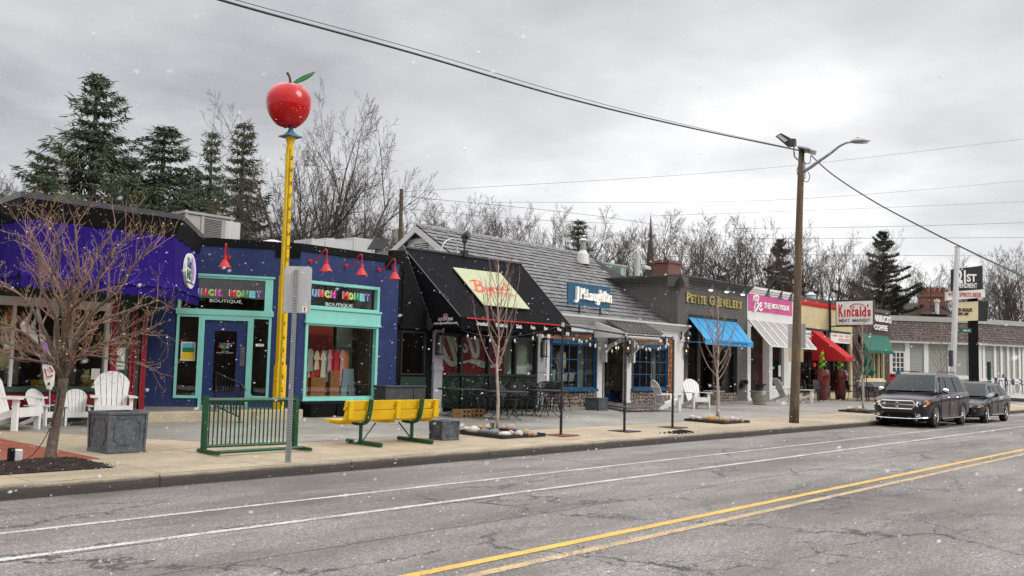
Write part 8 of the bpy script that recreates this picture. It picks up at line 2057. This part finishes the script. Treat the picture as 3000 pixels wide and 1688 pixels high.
# ---- leaning tree at left
def corner_tree():
    rr=random.Random(42);TR=MB();TW=MB();BD=MB();b0=atg(146,1348);dep=12.9
    pt=lambda x,y,o=0:PD(x,y,dep+o)
    tr=[b0-P3(0,0,.05),pt(150,1320),pt(162,1250),pt(176,1180),pt(184,1130),pt(186,1108)]
    TR.tube(tr,[.098,.075,.064,.060,.060,.066],12)
    root=tr[-1]
    arms=[(((120,1020),(40,960),(-40,930)),.028,-.2),(((150,1010),(90,900),(30,840),(-10,820)),.030,.2),(((172,1020),(160,920),(120,840),(112,740),(96,690)),.034,-.1),(((188,1000),(196,900),(214,820),(228,780),(218,640)),.040,.0),(((205,1020),(212,920),(232,850),(280,760),(350,650)),.036,.25),(((195,960),(178,860),(150,800),(110,730),(70,690)),.026,.3),(((220,1010),(262,930),(330,860),(400,770),(450,720)),.034,-.25),(((226,1050),(290,1010),(360,990),(440,960),(475,950)),.028,.1),(((205,1060),(262,1040),(340,1058),(405,1060)),.022,-.3),(((150,1060),(80,1030),(10,1000),(-40,990)),.024,.3),(((160,1070),(90,1055),(20,1050)),.02,-.3),(((195,980),(240,960),(320,930),(400,900),(470,880)),.026,.35),(((190,940),(150,830),(175,760),(160,680),(120,630)),.024,-.35),(((200,930),(260,860),(300,790),(335,720),(400,700)),.024,-.4)]
    def twig(p,d,L,r,lv):
        k=4;pts=[p];q=p;dd=d;rad=[r]
        for i in range(k):
            dd=(dd+rvec(rr)*.22+P3(0,0,.10)).normalized();q=q+dd*L/k;pts.append(q);rad.append(max(.0016,r*(1-.6*(i+1)/k)))
        TW.tube(pts,rad,4 if lv<2 else 3,False)
        if lv>=2:
            for j in range(1,k+1):
                for _ in range(2):
                    if rr.random()<.22:
                        c=pts[j]+rvec(rr)*.008;BD.ball(c,rr.uniform(.003,.0065),4,3,(1,1,1.5))
        if lv<3:
            n=[3,3,2][lv-0] if lv<3 else 0
            for i in range(n):
                t=.15+.85*(i+rr.random())/n;f=t*k;a=min(int(f),k-1);pp=pts[a].lerp(pts[a+1],f-a);bd_=(pts[a+1]-pts[a]).normalized();side=bd_.cross(rvec(rr)).normalized();ang=rr.uniform(.4,.9);nd=(bd_*math.cos(ang)+side*math.sin(ang)).normalized();twig(pp,nd,L*rr.uniform(.45,.75),rad[a]*.6,lv+1)
    for path,r_,o in arms:
        P=[root-P3(0,0,.03)]
        for i,(x,y) in enumerate(path):P.append(pt(x,y,o*(i+1)/len(path)*2.2+rr.uniform(-.05,.05)))
        P=[P3(*q) for q in smoothline([tuple(q) for q in P],4)];n=len(P);P=[p+rvec(rr)*.008 for p in P]
        rad=[r_*(1-.86*i/(n-1))+.002 for i in range(n)];TR.tube(P,[x*1.12 for x in rad],7,False)
        for i in range(2,n):
            if rr.random()<(.6 if i<n*.3 else .15):continue
            for _ in range(1):
                bd_=(P[i]-P[i-1]).normalized();side=bd_.cross(rvec(rr)).normalized();nd=(bd_*.8+side*.75+P3(0,0,.1)).normalized();twig(P[i],nd,rr.uniform(.24,.55),rad[i]*.55+.0016,1)
    t=thing('ornamental_tree','low vase shaped tree with budding twigs and a leaning trunk at the left corner','tree',b0)
    TR.build('trunk','bark_left',t,smooth=True);cr=TW.build('crown','twig_left',t);BD.build('buds','bud',t);return t
corner_tree()
# ---- young street trees
def young(seed,lb,base,Ht,r0,fz,sc_w=.5,n=22):
    rr=random.Random(seed);TR=MB();TW=MB();b0=base;top=b0+P3(rr.uniform(-.06,.06),rr.uniform(-.05,.05),Ht)
    tr=[b0.lerp(top,i/10)+P3(.02*math.sin(i*1.3),.015*math.sin(i*2),0) for i in range(11)];rad=[r0*(1-.9*i/10)+.003 for i in range(11)];TR.tube(tr,rad,10)
    for k in range(n):
        t=fz+(.93-fz)*k/n;f=t*10;a=int(f);p=tr[a].lerp(tr[min(a+1,10)],f-a);an=k*2.4+rr.uniform(-.4,.4);out_=P3(math.cos(an),math.sin(an),0)
        L=Ht*(.42 if t<.6 else .26)*rr.uniform(.6,1.1)*(1.25-t*.5);pts=[p];q=p
        for i in range(6):
            s=(i+1)/6;d=(out_*(1.0-.75*s)*sc_w*1.6+P3(0,0,.75+.5*s)+rvec(rr)*.10).normalized();q=q+d*L/6;pts.append(q)
        rd=[max(.003,rad[a]*.5)*(1-.75*i/6)+.0015 for i in range(7)];TW.tube(pts,rd,5,False)
        for i in range(2,7):
            for _ in range(2):
                d=((pts[i]-pts[i-1]).normalized()+rvec(rr)*.55+P3(0,0,.3)).normalized();e=pts[i]+d*rr.uniform(.08,.26);TW.tube([pts[i],e],[.003,.0014],3,False)
    t=thing('young_tree',lb,'tree',b0,'young bare street trees');TR.build('trunk','bark_young',t,smooth=True);TW.build('crown','twig_red',t)
b0=at(1457,1266,y=13.1);b0.z=gz(13.1)+.02;young(1,'thin pale trunked bare young tree in the rock bed nearest the bench',b0,at(1457,775,y=13.1).z-b0.z,.034,.36,.42,26)
b0=at(2103,1232,y=13.2);b0.z=gz(13.2)+.02;young(2,'thin bare young tree in front of the jeweller awning',b0,at(2125,880,y=13.2).z-b0.z,.046,.33,.55,26)
b0=at(2529,1206,y=13.5);b0.z=gz(13.5)+.02;young(3,'thin bare young tree beside the parked car before the coffee shop',b0,at(2540,950,y=13.5).z-b0.z,.045,.3,.45,22)
c=PD(2850,1120,60);young(4,'faint thin bare tree beside the leaning steel pole',P3(c.x-3.,c.y+1,.3),4.6,.05,.3,.5,20)
# =============================================================== CARS
def car(name,label,P,paint,suv=True):
    """local frame: +x = rear, front at x=0; y across; z up"""
    t=thing(name,label,'car',(0,0,0));L,Wd,Hh,wb,fo,wr=P['L'],P['W']/2,P['H'],P['wb'],P['fo'],P['wr']
    zb=P['belt'];hz=P['hood'];cw=P['cowl'];
    # body stations: x, z bottom, z top(side/shoulder), half width, top centre height
    St=[(.00,.42,hz-.36,.60,hz-.32),(.05,.30,hz-.23,.74,hz-.15),(.18,.25,hz-.13,.88,hz-.055),(.42,.23,hz-.075,.965,hz-.01),(.8,.22,hz-.04,1.,hz+.03),(cw-.15,.22,hz+.00,1.,hz+.06),(cw+.15,.22,zb-.04,1.,hz+.09),(cw+.7,.22,zb,1.,zb+.02),(L*.6,.22,zb+.02,1.,zb+.03),(L*.78,.23,zb+.05,1.,zb+.06),(L-.45,.26,zb+.08,.985,zb+.09),(L-.12,.32,zb+.08,.95,zb+.09),(L,.42,zb-.04,.86,zb-.02)]
    q=MB()
    for (x,z0,zs,w_,zc_) in St:
        w_=w_*Wd;h=zs-z0
        ring_=[(0,z0),(w_*.80,z0),(w_*.955,z0+.05),(w_*.985,z0+h*.22),(w_*.975,z0+h*.40),(w_*1.0,z0+h*.62),(w_*1.0,z0+h*.78),(w_*.975,z0+h*.93),(w_*.90,zs),(w_*.60,zs+(zc_-zs)*.65),(0,zc_)]
        ring_=ring_+[(-a,b_) for a,b_ in ring_[-2:0:-1]]
        for a,b_ in ring_:q.v.append(P3(x,a,b_))
    n=20
    for i in range(len(St)-1):
        for j in range(n):
            a=i*n+j;b_=i*n+(j+1)%n;q.f.append((a,a+n,b_+n,b_))
    q.f.append(tuple(range(n)));q.f.append(tuple(range((len(St)-1)*n,len(St)*n))[::-1])
    body=q.build('body',paint,t,smooth=True)
    ss=body.modifiers.new('s','SUBSURF');ss.levels=2;ss.render_levels=2
    cut=MB()
    for wx in (fo,fo+wb):
        for s in (-1,1):
            cut.tube([P3(wx,s*(Wd-.30),wr),P3(wx,s*(Wd+.2),wr)],wr*1.14,32)
    co=cut.build('cut',None);bo=body.modifiers.new('b','BOOLEAN');bo.operation='DIFFERENCE';bo.object=co;bo.solver='EXACT'
    dg=bpy.context.evaluated_depsgraph_get();me=bpy.data.meshes.new_from_object(body.evaluated_get(dg));body.modifiers.clear();body.data=me;me.name='body'
    bpy.data.objects.remove(co)
    if not me.materials:me.materials.append(MATS[paint])
    me.materials[0]=MATS[paint]
    for p in me.polygons:p.material_index=0;p.use_smooth=True
    # greenhouse
    G0,G1,G2,G3=P['gh']   # x of windscreen base, roof front, roof rear, rear glass base
    wr_=Wd*P['rw'];wb_=Wd*.905;zr=Hh
    q=MB();Gs=[(G0-.02,hz+.05,hz+.055,wb_*.97),(G0+(G1-G0)*.33,zb,hz+(zr-hz)*.40,0),(G0+(G1-G0)*.66,zb,hz+(zr-hz)*.74,0),(G1-.05,zb,zr-.06,0),(G1+.25,zb,zr-.012,0),(G1*.55+G2*.45,zb,zr,0),(G2-.2,zb+.02,zr-.03,0),(G2,zb+.03,zr-.07,0),(G2*.5+G3*.5,zb+.04,zb+(zr-zb)*.55,0),(G3,zb+.04,zb+.07,0)]
    for (x,z0,z1,w_) in Gs:
        k=min(1,max(0,(z1-zb)/(zr-zb)));wt=wb_+(wr_-wb_)*k
        ring_=[(wb_,z0-.06),(wb_*.5+wt*.5+.012,(z0+z1)/2),(wt+.0,z1-.06*k-.004),(wt*.93,z1-.008*k),(wt*.5,z1+.018*k),(0,z1+.025*k)]
        for a,b_ in ring_+[(-a,b_) for a,b_ in ring_[-2::-1]]:q.v.append(P3(x,a,b_))
    n=11
    for i in range(len(Gs)-1):
        for j in range(n-1):a=i*n+j;q.f.append((a,a+n,a+n+1,a+1))
    q.f.append(tuple(range(n)));q.f.append(tuple(range((len(Gs)-1)*n,len(Gs)*n))[::-1])
    rf=q.build('roof',paint,t,smooth=True);ss=rf.modifiers.new('s','SUBSURF');ss.levels=1;ss.render_levels=2
    # glass as proud panels
    def side(x0b,x1b,x0t,x1t,zb0,zt0,s):
        k0=(zb0-zb)/(zr-zb);k1=(zt0-zb)/(zr-zb);y=lambda k:s*(wb_+(wr_-wb_)*k+.018)
        f=[P3(x0b,y(k0),zb0),P3(x1b,y(k0),zb0),P3(x1t,y(k1),zt0),P3(x0t,y(k1),zt0)]
        g=MB();g.slab(f if s<0 else f[::-1],.012);return g
    zt0=zr-.12
    for s in (-1,1):
        for (a,b_,c_,d) in P['win']:
            side(a,b_,c_,d,zb+.02 if suv else zb+.015,zt0,s).build('side_window','glass_car',t)
        g=MB();f=P['win'];k1=(zt0+.015-zb)/(zr-zb);y=s*(wb_+(wr_-wb_)*k1+.022)
        g.tube([P3(f[0][0]-.02,s*(wb_+.02),zb+.012),P3(f[-1][1]+.02,s*(wb_+.02),zb+.012)],.008,5);g.build('window_trim','chrome',t)
    wt=wb_*.95;dx=G1-G0
    fz=lambda k:(G0+dx*k-.035*(1-abs(2*k-1))*0,hz+.05+(zr-.10-hz)*k)
    g=MB();n_=8
    for i in range(n_+1):
        s=-1+2*i/n_
        for k in (.06,.35,.65,.90):
            x,z=fz(k);ww=(wb_*.93)*(1-k)+(wr_*.90)*k;bow=.05*(s*s);g.v.append(P3(x-.062+bow*.9-.02*math.sin(k*3.1),s*ww,z+.048))
    for i in range(n_):
        for j in range(3):a=i*4+j;g.f.append((a,a+1,a+5,a+4))
    g.build('windscreen','glass_car',t,smooth=True)
    g=MB();g.slab([P3(G2+.05,-wr_*.85,zr-.10),P3(G2+.05,wr_*.85,zr-.10),P3(G3+.02,wb_*.85,zb+.12),P3(G3+.02,-wb_*.85,zb+.12)],-.012);g.build('rear_window','glass_car',t)
    for i,s in enumerate((-1,1)):
        g=MB();x=G0+.06;g.tube([P3(x+.05,s*.15+(-.35),hz+.095),P3(x+.02,s*.15+.1,hz+.13)],.009,5)
        if i==0:g.tube([P3(x-.0,-.6,hz+.09),P3(x+.03,-.05,hz+.12)],.009,5);g.build('wiper','black',t)
    # wheels
    for wx in (fo,fo+wb):
        for s in (-1,1):
            w=MB();yo=s*(Wd-.025);yi=s*(Wd-.24);prof=[(wr*.70,.0),(wr*.93,.0),(wr*.985,.03),(wr,.06),(wr,.17),(wr*.97,.21),(wr*.7,.22)]
            o=len(w.v);nn_=36
            for r_,d in prof:
                for j in range(nn_):
                    a=2*math.pi*j/nn_;w.v.append(P3(wx+r_*math.cos(a),yo-s*d,wr+r_*math.sin(a)))
            for i in range(len(prof)-1):
                for j in range(nn_):a=o+i*nn_+j;b_=o+i*nn_+(j+1)%nn_;w.f.append((a,b_,b_+nn_,a+nn_))
            wh=w.build('wheel','tyre',t,smooth=True)
            w=MB();prof=[(wr*.70,.005),(wr*.66,.002),(wr*.64,.03),(wr*.62,.12)]
            for r_,d in prof:
                for j in range(nn_):
                    a=2*math.pi*j/nn_;w.v.append(P3(wx+r_*math.cos(a),yo-s*d,wr+r_*math.sin(a)))
            for i in range(3):
                for j in range(nn_):a=i*nn_+j;b_=i*nn_+(j+1)%nn_;w.f.append((a,b_,b_+nn_,a+nn_))
            ns_=P['sp']
            for k in range(ns_):
                a=2*math.pi*k/ns_+.2;d1=P3(math.cos(a),0,math.sin(a));pp=P3(-math.sin(a),0,math.cos(a));c0=P3(wx,yo-s*.035,wr)
                for sg in (-1,1):
                    A_=c0+d1*wr*.10+pp*sg*.018;B_=P3(wx,yo-s*.012,wr)+d1*wr*.66+pp*sg*.045;w.beam(A_,B_,.022,.03,(0,1,0))
            w.tube([P3(wx,yo-s*.03,wr),P3(wx,yo-s*.012,wr)],[wr*.16,wr*.12],14);w.build('rim','chrome',wh)
            w=MB();w.tube([P3(wx,yi,wr),P3(wx,yo-s*.09,wr)],wr*.62,20);w.build('brake','hvac_dark',wh)
    # wheel-well liners and underside
    w=MB();w.box(.35,L-.35,-Wd+.32,Wd-.32,.20,.42)
    for wx in (fo,fo+wb):w.box(wx-.5,wx+.5,-Wd+.28,-Wd+.30,.2,.8);w.box(wx-.5,wx+.5,Wd-.30,Wd-.28,.2,.8)
    w.build('underbody','black',t)
    # mirrors, handles
    for s in (-1,1):
        w=MB();c=P3(G0+.42,s*(Wd+.10),zb+.10);w.ball(c,.1,12,8,(.62,1.15,.85));w.build('mirror','chrome' if suv else paint,t,smooth=True);w=MB();w.beam(P3(c.x+.03,s*(Wd-.1),zb+.0),c-P3(0,0,.06),.07,.05);w.ball(c-P3(0,0,.04),.085,10,6,(.65,1.1,.6));w.build('mirror_base','car_plastic',t)
        for hx in P['hd']:
            w=MB();w.tube([P3(hx,s*(Wd+.005),zb-.13),P3(hx+.03,s*(Wd+.03),zb-.13),P3(hx+.16,s*(Wd+.03),zb-.13),P3(hx+.19,s*(Wd+.005),zb-.13)],.013,6);w.build('door_handle','chrome' if suv else paint,t)
        w=MB();w.box(fo+wr*1.25,fo+wb-wr*1.25,s*(Wd)-.03 if s<0 else Wd-.02,s*Wd+.02 if s<0 else Wd+.03,.285,.325);w.build('sill_trim','chrome',t)
        w=MB()
        for dx in P['seams']:
            w.box(dx,dx+.005,*( (Wd*.99,Wd*1.006) if s>0 else (-Wd*1.006,-Wd*.99)),.34,zb-.05)
        w.build('door_seam','black',t)
    w=MB()
    for s in (-1,1):w.tube([P3(G1+.15,s*wr_*.90,zr+.02),P3(G1+.3,s*wr_*.90,zr+.055),P3(G2-.4,s*wr_*.9,zr+.05),P3(G2-.2,s*wr_*.9,zr-.0)],.018,6);
    w.build('roof_rails','car_plastic' if suv else 'chrome',t)
    # front
    FF=Fr((0,0),(0,-1))   # facing -x ; u = -y
    FF.o=P3(0,0,0)
    if suv:
        gz0,gz1=hz-.44,hz-.19;w=MB();w.box(-.02,.2,-.52,.52,gz0,gz1);w.build('grille','car_plastic',t)
        w=MB();out_=[(-.58,gz0+.13),(-.50,gz1+.0),(.50,gz1+.0),(.58,gz0+.13),(.47,gz0-.01),(-.47,gz0-.01),(-.58,gz0+.13)]
        w.tube([P3(-.035,-u,v) for u,v in out_],.020,6,False);w.beam(P3(-.035,.57,gz0+.13),P3(-.035,-.57,gz0+.13),.03,.035);w.box(-.05,-.02,-.045,.045,gz0,gz1);w.build('grille_surround','chrome',t)
        w=MB()
        for i in range(5):w.beam(P3(-.026,.5,gz0+.03+.045*i+(.02 if i>2 else 0)),P3(-.026,-.5,gz0+.03+.045*i+(.02 if i>2 else 0)),.01,.008)
        for i in range(23):w.beam(P3(-.026,-.5+i*.0455,gz0+.005),P3(-.026,-.48+i*.0455,gz1-.01),.01,.007)
        w.build('grille_mesh','galv',t)
        for s in (-1,1):
            w=MB();w.slab([P3(.0,s*.60,hz-.36),P3(.03,s*.60,hz-.20),P3(.24,s*.885,hz-.17),P3(.33,s*.92,hz-.23),P3(.16,s*.86,hz-.34)][::s],.03);hl=w.build('headlight','pearl_white',t)
            w=MB();w.ball(P3(.075,s*.69,hz-.275),.045,12,8,(.7,1,1));w.ball(P3(.17,s*.79,hz-.27),.036,12,8,(.8,1,1));w.build('headlight_lens','galv',hl)
            w=MB();w.slab([P3(.17,s*.865,hz-.31),P3(.19,s*.865,hz-.20),P3(.32,s*.935,hz-.20),P3(.30,s*.93,hz-.28)][::s],.02);w.build('indicator','amber',hl)
            w=MB();w.tube([P3(.10,s*.66,.41),P3(.022,s*.645,.41)],.050,14);w.build('fog_light','galv_light',t);w=MB();w.tube([P3(.0,s*.56,.47),P3(.0,s*.58,.37),P3(.07,s*.74,.35)],.012,5);w.build('fog_light_trim','chrome',t)
        w=MB();w.slab([P3(-.008,-.52,.33),P3(-.008,.52,.33),P3(.0,.47,.48),P3(.0,-.47,.48)],.02);w.build('lower_intake','black',t)
        w=MB();w.tube([P3(.25,-.875,.345),P3(.10,-.77,.33),P3(.01,-.58,.31),P3(-.02,-.3,.30),P3(-.02,.3,.30),P3(.01,.58,.31),P3(.10,.77,.33),P3(.25,.875,.345)],.017,6);w.build('bumper_trim','chrome',t)
        w=MB();w.slab([P3(.0,-.48,.29),P3(.0,.48,.29),P3(.15,.74,.29),P3(.45,.82,.29),P3(.45,-.82,.29),P3(.15,-.74,.29)],.10);w.build('front_lip','car_plastic',t)
    else:
        w=MB();w.slab([P3(-.015,-.45,.50),P3(-.015,.45,.50),P3(.0,.50,.68),P3(.0,-.50,.68)],.02);w.build('grille','black',t)
        w=MB();w.slab([P3(-.006,-.5,.26),P3(-.006,.5,.26),P3(-.006,.42,.42),P3(-.006,-.42,.42)],.02);w.build('lower_intake','black',t)
        for s in (-1,1):
            w=MB();w.slab([P3(.01,s*.52,hz-.28),P3(.02,s*.54,hz-.19),P3(.24,s*.86,hz-.155),P3(.29,s*.90,hz-.20),P3(.15,s*.82,hz-.27)][::s],.03);hl=w.build('headlight','galv_light',t)
            w=MB();w.slab([P3(.23,s*.855,hz-.26),P3(.24,s*.87,hz-.17),P3(.33,s*.93,hz-.18),P3(.32,s*.925,hz-.24)][::s],.02);w.build('indicator','amber',hl)
        w=MB();w.slab([P3(.0,-.48,.25),P3(.0,.48,.25),P3(.15,.70,.25),P3(.45,.78,.25),P3(.45,-.78,.25),P3(.15,-.70,.25)],.08);w.build('front_lip','car_plastic',t)
    return t
PS=dict(L=5.10,W=1.93,H=1.80,wb=3.04,fo=.95,wr=.385,belt=1.12,hood=1.06,cowl=1.25,gh=(1.12,2.05,4.45,5.0),rw=.70,win=((1.62,2.32,2.05,2.42),(2.40,3.38,2.50,3.30),(3.48,4.42,3.40,4.22)),hd=(2.15,3.15),seams=(1.42,2.38,3.42),sp=9)
s1=car('parked_suv','dark plum black off road family car with chrome grille parked nearest the camera',PS,'car_paint')
# front-left tyre contact measured from the photo
cc=at(2728,1250,z=0);s1.location=(30.45,10.33,0);s1.scale=(.94,.95,.955)
PC=dict(L=4.70,W=1.86,H=1.50,wb=2.78,fo=.93,wr=.345,belt=.95,hood=.85,cowl=1.25,gh=(1.2,2.2,3.9,4.6),rw=.66,win=((1.72,2.35,2.12,2.42),(2.43,3.3,2.5,3.25),(3.38,4.05,3.33,3.8)),hd=(2.2,3.12),seams=(1.5,2.4,3.35),sp=5)
s2=car('parked_estate_car','smaller black estate car with silver rails parked behind the big one',PC,'car_paint2',False)
s2.location=(35.75,10.15,0);s2.scale=(.93,.95,.97)
# red car nose beyond the side street
c=PD(2612,1105,70)
t=thing('parked_car','red car mostly hidden behind the roof of the big dark car','car',(c.x,c.y,.3))
q=MB();F_=Fr((PD(2603,1100,70).x,PD(2603,1100,70).y),(rt.x,rt.y));f=lambda x,y:F_.px(*Dc(x,y))
z0=f(500,1060)[1];pf=[f(480,1050),f(480,1005),f(500,998),f(530,1003),f(552,1020),f(600,1032),f(640,1045),f(640,1110),f(480,1110)]
q.fprism(F_,pf,-1.7,0);q.build('body','sign_red',t,bevel=.05)
q=MB();q.fprism(F_,[f(502,1022),f(508,1008),f(528,1010),f(545,1024)],.0,.02);q.build('window','glass_car',t)
q=MB();u,v=f(560,1085);q.tube([F_.p(u,.62,-.2),F_.p(u,.62,.03)],.33,16);q.build('wheel','tyre',t)
# =============================================================== PERSON
g_=PD(*Dc(1306,1165),77);zt_=PD(*Dc(1298,1000),77).z;hgt=zt_-g_.z
gx,gy,g0=g_.x,g_.y,g_.z;s=hgt/1.75
t=thing('person','person in a dark blue jacket and dark trousers walking past the white bollards','person',(gx,gy,g0))
vx=[];ed=[];rd=[]
def jn(x,y,z,r_,par=None,ry=None):
    vx.append((x*s,y*s,z*s));rd.append((r_*s,(ry or r_)*s))
    if par is not None:ed.append((par,len(vx)-1))
    return len(vx)-1
ca=lambda a,f_:(rt.x*a/ (math.hypot(rt.x,rt.y))+ -rt.y*f_*-1, rt.y*a/(math.hypot(rt.x,rt.y))+rt.x*f_*-1)
hx,hy=rt.x/math.hypot(rt.x,rt.y),rt.y/math.hypot(rt.x,rt.y)
def P(a,f_):return (hx*a-hy*f_,hy*a+hx*f_)   # a across, f away from camera
def J_(a,f_,z,r_,par=None,ry=None):
    x,y=P(a,f_);return jn(x,y,z,r_,par,ry)
pel=J_(0,0,.95,.15);sp_=J_(0,0,1.15,.15,pel);ch=J_(0,.02,1.34,.17,sp_);nk=J_(0,.03,1.49,.06,ch);hd=J_(0,.04,1.58,.075,nk);hp=J_(0,.04,1.70,.07,hd)
for sd_ in (-1,1):
    sh=J_(sd_*.19,.02,1.41,.075,ch);el=J_(sd_*.26,-.02 if sd_>0 else .08,1.14,.055,sh);wr_=J_(sd_*.27,-.10 if sd_>0 else .18,.92,.038,el);ha=J_(sd_*.27,-.12 if sd_>0 else .21,.84,.035,wr_)
    hi=J_(sd_*.09,0,.88,.10,pel);kn=J_(sd_*.10,(.10 if sd_>0 else -.06),.48,.065,hi);an=J_(sd_*.10,(.14 if sd_>0 else -.24),.09,.045,kn);to=J_(sd_*.11,(.28 if sd_>0 else -.12),.035,.04,an)
me=bpy.data.meshes.new('person_body');me.from_pydata(vx,ed,[]);ob=bpy.data.objects.new('body',me);col.objects.link(ob)
sk=ob.modifiers.new('k','SKIN')
for i,r_ in enumerate(rd):me.skin_vertices[0].data[i].radius=r_
me.skin_vertices[0].data[0].use_root=True
ob.modifiers.new('s','SUBSURF').levels=1
bpy.context.view_layer.update();dg=bpy.context.evaluated_depsgraph_get();m2=bpy.data.meshes.new_from_object(ob.evaluated_get(dg));bpy.data.objects.remove(ob)
for mn in ('jacket_blue','trousers','skin','hair','black'):m2.materials.append(MATS[mn])
for p in m2.polygons:
    z=p.center.z/s;f_=(-p.center.x*hy+p.center.y*hx)/s;a=abs(p.center.x*hx+p.center.y*hy)/s
    p.material_index=1 if (z<.90 and a<.2) else (0 if (z<1.50 and z>.89) else (2 if z>1.5 else (2 if a>.2 else 1)))
    if z<.07:p.material_index=4
    if z>1.52 and (f_<.06 or z>1.66):p.material_index=3
    p.use_smooth=True
bo=bpy.data.objects.new('body',m2);col.objects.link(bo);bo.parent=t
# =============================================================== FALLING SNOW
rr=random.Random(2024);m=MB();fw2=Vector((AX.z,AY.z,AU.z));rgt=Vector((AX.x,AY.x,AU.x));upv=-Vector((AX.y,AY.y,AU.y))
wind=(P3(.75,-.55,0)*.9+P3(0,0,.30)).normalized()
for i in range(11000):
    d=2.2+18*rr.random()**.75;x=rr.uniform(-.62,.62)*d;y=rr.uniform(-.36,.36)*d;c=CAMP+fw2*d+rgt*x+upv*y
    if c.z<.35 or (c.y>16.6):continue
    r_=rr.uniform(.0009,.0030)*(1 if d>4 else .6);a=wind*r_*rr.uniform(1.2,2.8);b_=wind.cross(rvec(rr)).normalized()*r_;e=wind.cross(b_).normalized()*r_
    m.add([c-a,c+a,c+b_,c-b_,c+e,c-e],[(0,2,4),(0,4,3),(0,3,5),(0,5,2),(1,4,2),(1,3,4),(1,5,3),(1,2,5)])
for i in range(170):
    d=rr.uniform(1.0,3.2);x=rr.uniform(-.6,.6)*d;y=rr.uniform(-.34,.34)*d;c=CAMP+fw2*d+rgt*x+upv*y
    if c.z>.3:
        a=wind*rr.uniform(.0025,.0055);b_=wind.cross(rvec(rr)).normalized()*rr.uniform(.0012,.0024);e=wind.cross(b_).normalized()*b_.length
        m.add([c-a,c+a,c+b_,c-b_,c+e,c-e],[(0,2,4),(0,4,3),(0,3,5),(0,5,2),(1,4,2),(1,3,4),(1,5,3),(1,2,5)])
o=m.build('falling_snow','snowflake');o['kind']='stuff'
